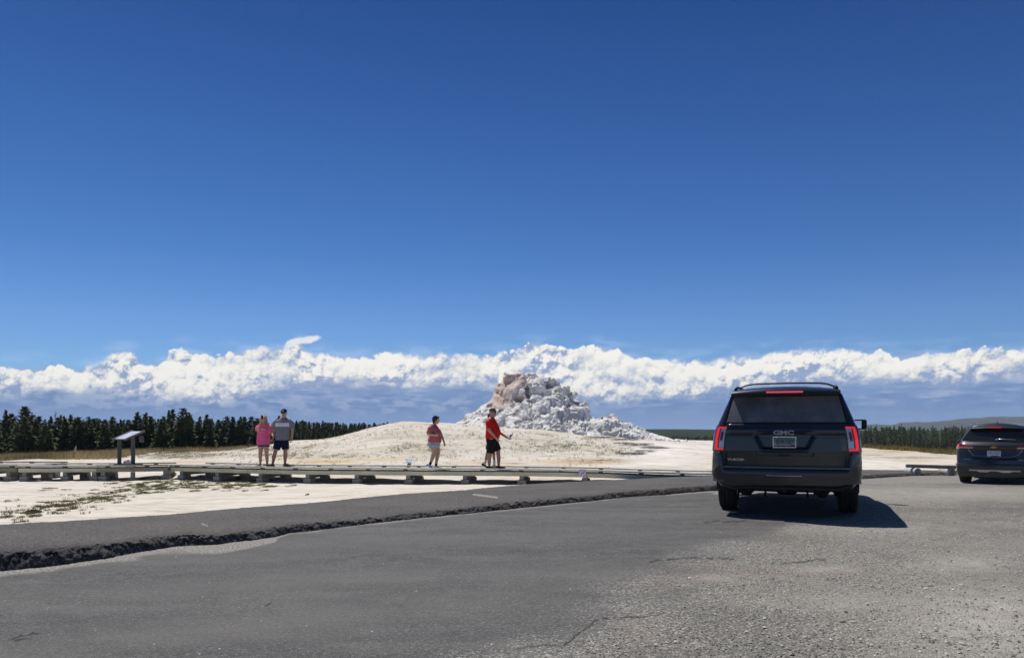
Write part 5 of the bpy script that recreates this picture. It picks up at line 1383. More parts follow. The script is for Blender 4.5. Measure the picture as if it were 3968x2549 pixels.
# --- man in red shirt walking right
def man_red():
    f = Fig(1910, 22.55, DZ, 'bearded man in red T-shirt, black shorts and olive cap striding right with a bottle', SKIN_A, face=(.97, -.24))
    f.stack([((-.02, 0, .80), .16, .13), ((-.02, 0, .92), .17, .16), ((0.0, 0, 1.08), .18, .19), ((-.02, 0, 1.25), .19, .165), ((-.045, 0, 1.38), .20, .125), ((-.05, 0, 1.46), .14, .09), ((-.05, 0, 1.50), .07, .07)], f.b)
    f.head((-.012, 0, 1.630), yaw=-.30, pitch=-.02, sz=1.08, neck=(-.045, 0, 1.46), jowl=.006)
    # near (right) arm hangs bent, far arm reaches forward with the bottle
    f.limb([(-.12, -.20, 1.39), (-.10, -.27, 1.13)], [.062, .050]); f.limb([(-.10, -.27, 1.13), (.10, -.27, .90)], [.050, .034]); f.hand((.10, -.27, .90), (-.10, -.27, 1.13), (0, .9, .2), 1, .55)
    f.limb([(-.02, .20, 1.39), (.12, .25, 1.10)], [.058, .048]); f.limb([(.12, .25, 1.10), (.42, .22, .90)], [.048, .032]); f.hand((.42, .22, .90), (.12, .25, 1.10), (0, 0, 1), 1, .9)
    # legs: near leg behind, far leg leading
    f.limb([(-.03, -.10, .86), (-.07, -.11, .49)], [.098, .064]); f.limb([(-.07, -.11, .49), (-.105, -.11, .30), (-.105, -.11, .09)], [.062, .062, .038])
    f.limb([(.02, .10, .86), (.15, .10, .50)], [.098, .064]); f.limb([(.15, .10, .50), (.165, .10, .30), (.165, .10, .09)], [.062, .060, .038])
    f.finish()
    q = MB(); f.stack([((-.015, 0, .885), .195, .20), ((-.01, 0, .95), .205, .215), ((.01, 0, 1.08), .212, .222), ((-.01, 0, 1.22), .212, .195), ((-.035, 0, 1.34), .215, .155), ((-.045, 0, 1.43), .185, .120), ((-.05, 0, 1.485), .09, .085), ((-.05, 0, 1.495), .075, .07)], q)
    q.tube([(-.09, -.14, 1.42), (-.12, -.225, 1.33), (-.115, -.262, 1.17)], [.080, .088, .078], 14); q.tube([(-.03, .14, 1.42), (-.01, .215, 1.32), (.06, .245, 1.19)], [.08, .085, .075], 14)
    f.cloth(q, 'shirt', fabric('red_cotton', (.62, .022, .018)), seed=2)
    q = MB(); f.stack([((-.02, 0, .80), .195, .185), ((-.018, 0, .88), .185, .185), ((-.015, 0, .905), .18, .18)], q); q.tube([(-.02, -.09, .84), (-.055, -.105, .62), (-.075, -.11, .455)], [.125, .118, .108], 16); q.tube([(.0, .09, .84), (.09, .10, .66), (.145, .10, .53)], [.125, .118, .105], 16)
    f.cloth(q, 'shorts', fabric('black_shorts', (.018, .018, .021)), seed=4)
    f.cap(fabric('olive_cap', (.10, .095, .075)), fabric('cap_brim', (.085, .085, .085))); f.glasses(BLK)
    q = MB(); q.ellipsoid(f.hp(0, .055, -.075), (.058, .055, .042), 14, 9, f.rot); q.ellipsoid(f.hp(0, .095, -.040), (.032, .016, .010), 10, 6, f.rot)
    f.cloth(q, 'beard', fabric('grey_beard', (.42, .38, .35)), .006, .002)
    BS = fabric('black_shoe', (.020, .020, .022)); WS = principled('white_sole', (.75, .75, .74), .6); GS = principled('grey_sole', (.36, .36, .37), .6)
    f.foot((-.105, -.11, .072), (1, -.10, -.02), .28, mat=BS, solemat=WS); f.foot((.165, .10, .072), (1, -.05, 0), .28, mat=BS, solemat=GS)
    b = Vector((.50, .21, .93)); d = Vector((.55, .1, .8)).normalized()
    r = empty('water_bottle', tuple(Vector(f.root.location) + b - d * .05), label='clear water bottle with blue label held out by the man in red', cat='bottle')
    q = MB(); q.tube([(0, 0, 0), d * .01, d * .14, d * .16, d * .175], [.026, .031, .031, .022, .013], 14); q.build('bottle_body', principled('clear_plastic', (.72, .80, .86), .12, spec=.6), r, smooth=True)
    q = MB(); q.tube([d * .05, d * .11], [.0325, .0325], 14, caps=False); q.build('bottle_label', principled('blue_label', (.05, .14, .45), .4), r, smooth=True)
    q = MB(); q.tube([d * .172, d * .192], [.015, .015], 10); q.build('cap', principled('white_cap', (.8, .8, .82), .4), r)
man_red()

# --- companion almost hidden behind the man in red
def hidden_person():
    f = Fig(1904, 23.12, DZ, 'person almost hidden behind the man in red, only white socked legs and shoes showing', SKIN_C, face=(1, -.05))
    f.stack([((-.03, 0, .78), .13, .11), ((-.03, 0, .95), .13, .12), ((-.03, 0, 1.2), .14, .11), ((-.04, 0, 1.32), .14, .08), ((-.04, 0, 1.38), .06, .06)], f.b)
    f.head((-.01, 0, 1.50), sz=.95, neck=(-.04, 0, 1.34)); 
    for sd in (-1, 1):
        f.limb([(-.06, .15 * sd, 1.28), (-.07, .19 * sd, 1.05)], [.045, .036]); f.limb([(-.07, .19 * sd, 1.05), (.02, .18 * sd, .84)], [.036, .026]); f.hand((.02, .18 * sd, .84), (-.07, .19 * sd, 1.05), (0, -sd, 0), 1, .5)
    f.limb([(-.04, -.08, .82), (-.10, -.08, .48)], [.085, .055]); f.limb([(-.10, -.08, .48), (-.20, -.08, .12)], [.054, .034])
    f.limb([(0, .08, .82), (.07, .08, .48)], [.085, .055]); f.limb([(.07, .08, .48), (.085, .08, .10)], [.054, .034])
    f.finish(.011)
    q = MB(); f.stack([((-.03, 0, .86), .14, .14), ((-.03, 0, 1.0), .145, .14), ((-.03, 0, 1.2), .15, .125), ((-.04, 0, 1.31), .14, .09), ((-.04, 0, 1.37), .07, .065)], q)
    for sd in (-1, 1): q.tube([(-.05, .12 * sd, 1.30), (-.065, .17 * sd, 1.15)], [.06, .055], 12)
    f.cloth(q, 'shirt', fabric('dark_shirt', (.06, .06, .07)), .014)
    q = MB(); f.stack([((-.03, 0, .76), .14, .13), ((-.03, 0, .87), .135, .125)], q); q.tube([(-.04, -.08, .80), (-.09, -.08, .54)], [.098, .085], 14); q.tube([(0, .08, .80), (.06, .08, .54)], [.098, .085], 14)
    f.cloth(q, 'shorts', fabric('dark_shorts', (.03, .03, .035)), .014)
    q = MB(); rot = f.rot; q.ellipsoid(f.hp(0, -.012, .035), (.080, .098, .095), 14, 10, rot); f.cloth(q, 'hair', fabric('brown_hair', (.06, .045, .035)), .01)
    SK = fabric('white_sock', (.80, .80, .80), .9); BS = fabric('black_trainer', (.02, .02, .022)); WS = principled('white_trainer_sole', (.75, .75, .74), .6)
    q = MB(); q.tube([(-.168, -.08, .235), (-.205, -.08, .10)], [.047, .040], 14); q.build('sock', SK, f.root, smooth=True)
    q = MB(); q.tube([(.078, .08, .235), (.088, .08, .08)], [.047, .040], 14); q.build('sock', SK, f.root, smooth=True)
    f.foot((-.205, -.08, .115), (.80, 0, -.42), .26, mat=BS, solemat=WS); f.foot((.088, .08, .068), (1, 0, 0), .26, mat=BS, solemat=WS)
hidden_person()

# --- woman in dusty rose shirt walking right
def woman_rose():
    f = Fig(1686.5, 22.75, DZ, 'woman with short dark hair in rose T-shirt and pale denim shorts walking right', SKIN_B, face=(.97, -.26))
    f.stack([((-.03, 0, .62), .15, .14), ((-.035, 0, .76), .175, .175), ((-.01, 0, .90), .17, .17), ((.0, 0, 1.08), .165, .145), ((-.05, 0, 1.20), .165, .10), ((-.055, 0, 1.27), .12, .075), ((-.05, 0, 1.31), .055, .055)], f.b)
    f.head((.025, 0, 1.425), yaw=.15, sz=.97, neck=(-.035, 0, 1.27)); f.eyes()
    f.limb([(-.12, -.18, 1.21), (-.185, -.24, 1.01)], [.054, .046]); f.limb([(-.185, -.24, 1.01), (.02, -.27, .985)], [.044, .029]); f.hand((.02, -.27, .985), (-.185, -.24, 1.01), (.2, .9, 0), 1, 1.15, sz=.93)
    f.limb([(0, .17, 1.20), (.17, .22, .96)], [.050, .042]); f.limb([(.17, .22, .96), (.245, .20, .76)], [.040, .027]); f.hand((.245, .20, .76), (.17, .22, .96), (-.6, -.5, 0), 1, .5, sz=.93)
    f.limb([(-.05, -.09, .72), (-.02, -.10, .46)], [.115, .066]); f.limb([(-.02, -.10, .46), (-.07, -.10, .32), (-.145, -.10, .13)], [.064, .058, .034])
    f.limb([(0, .09, .72), (.07, .09, .46)], [.115, .066]); f.limb([(.07, .09, .46), (.045, .09, .30), (.01, .09, .09)], [.064, .056, .034])
    f.finish()
    q = MB(); f.stack([((-.02, 0, .765), .195, .200), ((-.015, 0, .84), .198, .205), ((0, 0, .95), .192, .185), ((.02, 0, 1.05), .190, .185), ((-.02, 0, 1.15), .185, .150), ((-.05, 0, 1.23), .165, .11), ((-.05, 0, 1.295), .085, .078), ((-.05, 0, 1.30), .07, .065)], q)
    q.tube([(-.07, -.12, 1.24), (-.125, -.20, 1.16), (-.175, -.235, 1.03)], [.066, .080, .073], 14); q.tube([(-.02, .12, 1.24), (.03, .185, 1.15), (.12, .215, 1.03)], [.066, .076, .070], 14)
    f.cloth(q, 'shirt', fabric('rose_cotton', (.46, .14, .155)), seed=6)
    q = MB(); f.stack([((-.04, 0, .66), .19, .19), ((-.04, 0, .75), .19, .195), ((-.03, 0, .80), .18, .185)], q); q.tube([(-.055, -.09, .70), (-.04, -.10, .60)], [.135, .125], 16); q.tube([(0, .09, .70), (.035, .09, .60)], [.130, .118], 16)
    f.cloth(q, 'shorts', fabric('pale_denim', (.42, .49, .56)), seed=8)
    q = MB(); rot = f.rot
    q.ellipsoid(f.hp(0, -.022, .030), (.090, .098, .102), 16, 11, rot); q.ellipsoid(f.hp(0, -.055, -.040), (.082, .060, .085), 14, 9, rot); q.ellipsoid(f.hp(0, .055, .078), (.070, .050, .030), 12, 8, rot)
    f.cloth(q, 'hair', fabric('dark_hair', (.035, .032, .034)), .008, .006, 1)
    q = MB(); q.ellipsoid(f.hp(0, -.055, -.125), (.060, .038, .045), 12, 8, rot); f.cloth(q, 'hair_ends', fabric('nape_hair', (.05, .046, .046)), .008, .005, 1)
    WSH = fabric('white_shoe', (.78, .78, .79), .92, .6); WS = principled('pale_sole', (.70, .70, .72), .6); SK = fabric('black_sock', (.02, .02, .022))
    q = MB(); q.tube([(-.118, -.10, .19), (-.15, -.10, .115)], [.043, .040], 12); q.build('sock', SK, f.root, smooth=True); q = MB(); q.tube([(.025, .09, .15), (.01, .09, .075)], [.042, .040], 12); q.build('sock', SK, f.root, smooth=True)
    f.foot((-.155, -.10, .125), (.80, 0, -.50), .245, mat=WSH, solemat=WS); f.foot((.01, .09, .068), (1, -.15, 0), .245, mat=WSH, solemat=WS)
woman_rose()

# --- woman in bright pink raising her phone
def woman_pink():
    f = Fig(1024, 24.15, DZ, 'long haired woman in bright pink T-shirt holding a phone up before her face', SKIN_B, face=(.10, -1))
    k = .945
    f.stack([((-.02, 0, .66), .150, .115), ((-.02, 0, .76), .165, .13), ((-.02, 0, .92), .155, .135), ((-.02, 0, 1.10), .160, .13), ((-.01, 0, 1.22), .165, .10), ((-.01, 0, 1.29), .12, .075), ((.0, 0, 1.33), .055, .055)], f.b)
    f.head((.0, -.01, 1.455), sz=.97, neck=(0, 0, 1.29)); f.eyes()
    f.limb([(-.155, 0, 1.24), (-.125, -.19, 1.14)], [.052, .045]); f.limb([(-.125, -.19, 1.14), (-.035, -.24, 1.385)], [.043, .027]); f.hand((-.035, -.24, 1.385), (-.125, -.19, 1.14), (.2, -.9, .1), -1, .75, sz=.95)
    f.limb([(.15, 0, 1.24), (.235, -.04, 1.03)], [.050, .044]); f.limb([(.235, -.04, 1.03), (.325, -.18, .985)], [.042, .028]); f.hand((.325, -.18, .985), (.235, -.04, 1.03), (0, 0, -1), -1, .55, sz=.95)
    f.limb([(-.09, 0, .70), (-.115, -.02, .37)], [.088, .060]); f.limb([(-.115, -.02, .37), (-.125, .01, .26), (-.13, .02, .07)], [.056, .056, .034])
    f.limb([(.06, 0, .70), (.08, -.02, .37)], [.088, .060]); f.limb([(.08, -.02, .37), (.085, .01, .26), (.085, .02, .07)], [.056, .056, .034])
    for ax, dx in ((-.13, -.15), (.085, .35)):
        f.limb([(ax, .04, .035), (ax + dx * .25, -.06, .028), (ax + dx * .5, -.14, .022)], [.032, .036, .030], flat=.8)
    f.finish()
    q = MB(); f.stack([((-.03, 0, .665), .205, .170), ((-.03, 0, .76), .205, .172), ((-.025, 0, .92), .200, .170), ((-.02, 0, 1.08), .195, .168), ((-.01, 0, 1.20), .190, .135), ((-.005, 0, 1.28), .140, .095), ((0, 0, 1.325), .08, .075)], q)
    q.tube([(-.11, 0, 1.26), (-.175, -.05, 1.20), (-.165, -.13, 1.12)], [.070, .082, .078], 14); q.tube([(.11, 0, 1.26), (.185, -.01, 1.19), (.235, -.03, 1.06)], [.070, .082, .080], 14)
    f.cloth(q, 'shirt', fabric('hot_pink_cotton', (.92, .16, .33)), seed=10)
    q = MB(); q.ellipsoid((.03, -.166, 1.14), (.062, .012, .020), 10, 6, Matrix.Rotation(R(24), 3, 'Y')); q.ellipsoid((-.02, -.166, 1.155), (.045, .012, .016), 10, 6, Matrix.Rotation(R(-10), 3, 'Y')); q.build('shirt_print', principled('pale_print', (.80, .52, .66), .8), f.root, smooth=True)
    q = MB(); q.ellipsoid((.045, -.172, 1.105), (.030, .008, .018), 10, 6, Matrix.Rotation(R(35), 3, 'Y')); q.build('print_plum', principled('plum_print', (.22, .08, .20), .8), f.root, smooth=True)  # small plum coloured piece of the shirt print
    q = MB(); f.stack([((-.02, 0, .64), .175, .135), ((-.02, 0, .72), .18, .14)], q); q.tube([(-.09, 0, .70), (-.10, 0, .605)], [.108, .106], 16); q.tube([(.06, 0, .70), (.065, 0, .605)], [.108, .106], 16)
    f.cloth(q, 'shorts', fabric('denim', (.055, .080, .135)), seed=12)
    q = MB(); q.tube([(-.10, 0, .612), (-.10, 0, .595)], [.112, .110], 16); q.tube([(.065, 0, .612), (.065, 0, .595)], [.112, .110], 16); q.build('frayed_hem', fabric('frayed_denim', (.34, .38, .44)), f.root)
    q = MB(); rot = f.rot
    q.ellipsoid(f.hp(0, -.030, .030), (.090, .095, .105), 16, 11, rot)
    for sd, z1 in ((-1, 1.16), (1, 1.12)):
        q.tube([f.hp(-.068 * sd, .02, .05), f.hp(-.092 * sd, .015, -.07), (.105 * sd + .01, -.05, 1.30), (.105 * sd + .02, -.10, z1)], [.030, .036, .042, .022], 12)
    q.tube([f.hp(0, -.06, 0), (0, .09, 1.32), (0, .11, 1.16)], [.085, .09, .05], 14)
    f.cloth(q, 'hair', noisy('blonde_hair', (.40, .30, .19), (.26, .18, .11), 22, .7, .4, stretch=(3, 3, .4)), .009, .006, 1)
    f.cloth_ = None
    q = MB(); q.box((.0, 0, 0), (.072, .009, .125), Matrix.Rotation(R(8), 3, 'Y'), bev=.003)
    ph = empty('phone', (f.root.location[0] + .012, f.root.location[1] - .262, DZ + 1.515), label='black smartphone held up in the raised hand of the woman in pink', cat='phone')
    o = q.build('phone_body', BLK, ph); q = MB(); q.ellipsoid((.018, -.006, .042), (.010, .003, .010), 10, 6); q.build('lens', principled('lens_glass', (.05, .05, .07), .1), ph, smooth=True)
    SM = fabric('black_sandal', (.02, .018, .018)); PM = principled('pale_sandal', (.62, .48, .42), .7)
    for ax, dx, m in ((-.13, -.15, PM), (.085, .35, SM)):
        q = MB(); d = Vector((dx, -1, 0)).normalized(); lt = Vector((-d.y, d.x, 0)); c = Vector((ax, .045, 0))
        q.loft([[c + d * t + lt * w * s_ + Vector((0, 0, z)) for s_, z in ((-1, 0), (1, 0), (1, .014), (-1, .014))] for t, w in ((-.05, .025), (0, .036), (.10, .040), (.17, .040), (.215, .02))])
        o = q.build('sandal', m, f.root); q = MB(); q.tube([c + d * .11 - lt * .042 + Vector((0, 0, .02)), c + d * .12 + Vector((0, 0, .058)), c + d * .11 + lt * .042 + Vector((0, 0, .02))], .008, 6); q.build('strap', m, o)
woman_pink()

# --- tall man in grey shirt with a white chest band
def man_grey():
    f = Fig(1096, 24.05, DZ, 'tall man in grey T-shirt with white chest band, navy shorts and black cap', SKIN_A, face=(.12, -1))
    f.stack([((-.02, 0, .84), .17, .14), ((-.02, 0, .98), .19, .19), ((-.015, 0, 1.14), .19, .19), ((0, 0, 1.30), .20, .15), ((.01, 0, 1.41), .20, .115), ((.02, 0, 1.48), .13, .085), ((.03, 0, 1.53), .07, .07)], f.b)
    f.head((.045, -.02, 1.645), yaw=-.15, pitch=-.10, sz=1.05, neck=(.03, 0, 1.48))
    f.limb([(-.22, 0, 1.38), (-.275, .03, 1.12)], [.060, .050]); f.limb([(-.275, .03, 1.12), (-.29, -.04, .88)], [.050, .034]); f.hand((-.29, -.04, .88), (-.275, .03, 1.12), (.9, 0, 0), -1, .45)
    f.limb([(.24, 0, 1.38), (.285, .03, 1.12)], [.060, .050]); f.limb([(.285, .03, 1.12), (.285, -.03, .87)], [.050, .034]); f.hand((.285, -.03, .87), (.285, .03, 1.12), (-.9, 0, 0), 1, .45)
    f.limb([(-.10, 0, .88), (-.20, -.08, .49)], [.10, .066]); f.limb([(-.20, -.08, .49), (-.245, -.09, .30), (-.285, -.08, .10)], [.064, .064, .038])
    f.limb([(.06, 0, .88), (.075, .02, .49)], [.10, .066]); f.limb([(.075, .02, .49), (.065, .05, .30), (.05, .05, .10)], [.064, .064, .038])
    for a, d in (((-.285, -.08), Vector((-.25, -1, 0))), ((.05, .05), Vector((.85, -.55, 0)))):
        d.normalize(); f.limb([(a[0] - d.x * .03, a[1] - d.y * .03, .05), (a[0] + d.x * .08, a[1] + d.y * .08, .042), (a[0] + d.x * .17, a[1] + d.y * .17, .034)], [.036, .040, .032], flat=.8)
    f.finish()
    def shell(z0, z1, off, nm, mat, sleeves=False, seed=14):
        prof = [(.815, -.02, .205, .195), (.90, -.02, .212, .210), (1.02, -.02, .215, .222), (1.16, -.01, .215, .218), (1.24, 0, .220, .195), (1.32, .005, .232, .175), (1.40, .01, .225, .145), (1.46, .02, .16, .105), (1.505, .028, .09, .085)]
        q = MB(); zs = [p[0] for p in prof]; rings = []
        for z in np.linspace(z0, z1, max(3, int((z1 - z0) / .04))):
            v = [np.interp(z, zs, [p[i] for p in prof]) for i in (1, 2, 3)]; rings.append(((v[0], 0, z), v[1] + off, v[2] + off))
        f.stack(rings, q, 28)
        if sleeves:
            q.tube([(-.15, 0, 1.42), (-.235, .01, 1.33), (-.27, .03, 1.17)], [.078, .088, .080], 14); q.tube([(.17, 0, 1.42), (.25, .01, 1.33), (.283, .03, 1.17)], [.078, .088, .080], 14)
        return f.cloth(q, nm, mat, seed=seed)
    sh = shell(.815, 1.505, 0, 'shirt', fabric('grey_cotton', (.21, .22, .245)), True)
    # white band knitted into the chest, a sleeve of cloth just outside the shirt
    prof = lambda z: [np.interp(z, [1.16, 1.24, 1.32, 1.40], v) for v in ([-.01, 0, .005, .01], [.215, .220, .232, .225], [.218, .195, .175, .145])]
    q = MB(); rings = []
    for z in np.linspace(1.225, 1.345, 6):
        v = prof(z); n = 30; c = Vector((v[0], 0, z + .004)); rings.append([c + f.r * (math.cos(math.pi * k / (n - 1)) * (v[1] + .009)) * .985 + f.f * (math.sin(math.pi * k / (n - 1)) * (v[2] + .010)) for k in range(n)])
    q.loft(rings, caps=False, closed=False); q.build('chest_band', fabric('white_band', (.74, .76, .82)), f.root, smooth=True, fix=False)
    q = MB(); f.stack([((-.02, 0, .80), .195, .170), ((-.02, 0, .87), .195, .175)], q); q.tube([(-.10, 0, .85), (-.15, -.03, .69), (-.185, -.06, .525)], [.122, .120, .115], 16); q.tube([(.06, 0, .85), (.07, .01, .69), (.075, .02, .525)], [.122, .118, .112], 16)
    f.cloth(q, 'shorts', fabric('navy_shorts', (.012, .020, .050)), seed=16)
    f.cap(fabric('black_cap', (.015, .015, .018)), logo=principled('cap_badge', (.75, .76, .78), .6)); f.glasses(BLK)
    q = MB(); q.ellipsoid(f.hp(0, -.035, -.01), (.080, .080, .065), 14, 9, f.rot); f.cloth(q, 'hair', fabric('grey_hair', (.30, .28, .26)), .009, .003)
    BM = fabric('brown_sandal', (.045, .035, .028))
    for a, d in (((-.285, -.08), Vector((-.25, -1, 0))), ((.05, .05), Vector((.85, -.55, 0)))):
        d.normalize(); lt = Vector((-d.y, d.x, 0)); c = Vector((a[0], a[1], 0)); q = MB()
        q.loft([[c + d * t + lt * w * s_ + Vector((0, 0, z)) for s_, z in ((-1, 0), (1, 0), (1, .022), (-1, .022))] for t, w in ((-.085, .025), (-.06, .040), (.05, .044), (.14, .050), (.20, .046), (.235, .022))])
        o = q.build('sandal', BM, f.root); q = MB()
        for t, h in ((.03, .095), (.11, .078), (.165, .066)): q.tube([c + d * t - lt * .046 + Vector((0, 0, .02)), c + d * t - lt * .02 + Vector((0, 0, h)), c + d * t + lt * .02 + Vector((0, 0, h)), c + d * t + lt * .046 + Vector((0, 0, .02))], .009, 6)
        q.tube([c - d * .02 - lt * .045 + Vector((0, 0, .03)), c - d * .055 + Vector((0, 0, .085)), c - d * .02 + lt * .045 + Vector((0, 0, .03))], .009, 6)
        q.build('straps', BM, o)
man_grey()
# ------------------------------------------------------------------ vehicles
def paint(name, c, rough=.28):
    m = principled(name, c, rough, .0, coat=.9, coat_rough=.04, spec=.4); g = NT(m.node_tree); b = m.node_tree.nodes['Principled BSDF']
    P = g.n('ShaderNodeTexCoord').outputs['Object']
    n = g.noise(P, 2.5, 5.0, .65); n2 = g.noise(P, 0.9, 3.0, .5)
    g.put(b, 'Base Color', g.mix(g.mr(n, .45, .75, 0, .22), c, (.060, .057, .053)))     # thin dust film
    g.put(b, 'Coat Roughness', g.mr(n2, .3, .7, .03, .14))
    bp = g.n('ShaderNodeBump'); bp.inputs['Distance'].default_value = .02; bp.inputs['Strength'].default_value = .05
    g.put(bp, 'Height', n2); g.t.links.new(bp.outputs[0], b.inputs['Coat Normal'])
    return m
GLASS = principled('tinted_glass', (.014, .015, .017), .04, spec=.6, coat=.3); 
RUBBER = noisy('tyre_rubber', (.018, .018, .019), (.035, .034, .033), 14, .85, .3)
PLAST = noisy('black_trim', (.014, .014, .015), (.022, .022, .023), 12, .55, .1)
UNDER = noisy('underbody', (.010, .010, .010), (.022, .020, .018), 9, .9, .3)
CHROME = principled('chrome', (.62, .62, .64), .12, 1.0)
SILVER = principled('satin_silver', (.55, .56, .57), .28, .8)
RED_ON = principled('lit_red_lamp', (.5, .012, .018), .25, emit=(1.0, .022, .032), estr=.62, coat=.5)
RED_OFF = principled('dark_red_lens', (.30, .014, .02), .15, coat=.6); CLEAR = principled('clear_lens', (.50, .47, .48), .18, .2, coat=.7)
PINK_ON = principled('lit_brake_strip', (.7, .10, .15), .3, emit=(1.0, .09, .16), estr=.5)
MIRROR = principled('mirror_glass', (.75, .76, .8), .03, 1.0)

def dusty_glass():
    m = principled('dusty_glass', (.02, .02, .022), .12, spec=.5, coat=.6); g = NT(m.node_tree); b = m.node_tree.nodes['Principled BSDF']; P = g.n('ShaderNodeTexCoord').outputs['Object']
    n = g.noise(P, 3.0, 4.0, .6); sm = g.noise(g.vm('ADD', P, (3, 0, 0)), 1.6, 3.0, .5, 1.5)
    g.put(b, 'Base Color', g.mix(g.mr(n, .3, .7), (.09, .09, .095), (.19, .187, .18))); g.put(b, 'Roughness', g.mr(sm, .4, .6, .25, .5))
    return m
def wheel(parent, c, rad, wid, side, grooves=True):
    prof = [(-.5, .62), (-.5, .80), (-.46, .93), (-.40, .985)]
    g = []
    for x in (-.30, -.12, .12, .30): g += [(x - .035, 1.0), (x - .02, .972), (x + .02, .972), (x + .035, 1.0)]
    prof += g + [(.40, .985), (.46, .93), (.5, .80), (.5, .62)]
    n = 56; q = MB(); rings = []
    for a in range(n):
        t = 2 * math.pi * a / n; k = 1 - (.008 if a % 2 else 0)
        rings.append([Vector((c[0] + x * wid, c[1] + math.cos(t) * r * rad * (k if r > .98 else 1), c[2] + math.sin(t) * r * rad * (k if r > .98 else 1))) for x, r in prof])
    V = [p for r_ in rings for p in r_]; m = len(prof); Fc = []
    for a in range(n):
        for i in range(m - 1):
            p = a * m + i; p2 = ((a + 1) % n) * m + i; Fc.append((p, p + 1, p2 + 1, p2))
    q.add(V, Fc)
    w = empty('wheel', (0, 0, 0)); w.parent = parent
    autosmooth(q.build('tyre', RUBBER, w), 40)
    q = MB(); x0 = c[0] + side * wid * .40
    q.tube([(c[0] - side * wid * .42, c[1], c[2]), (x0, c[1], c[2])], [rad * .63, rad * .63], 32)
    for k in range(6):
        a = k * math.pi / 3 + .3; d = Vector((0, math.cos(a), math.sin(a)))
        q.box((x0 + side * .012, c[1] + d.y * rad * .34, c[2] + d.z * rad * .34), (.03, .07, rad * .55), Matrix.Rotation(math.pi / 2 - a, 3, 'X'))
    autosmooth(q.build('rim', SILVER, w)); return w

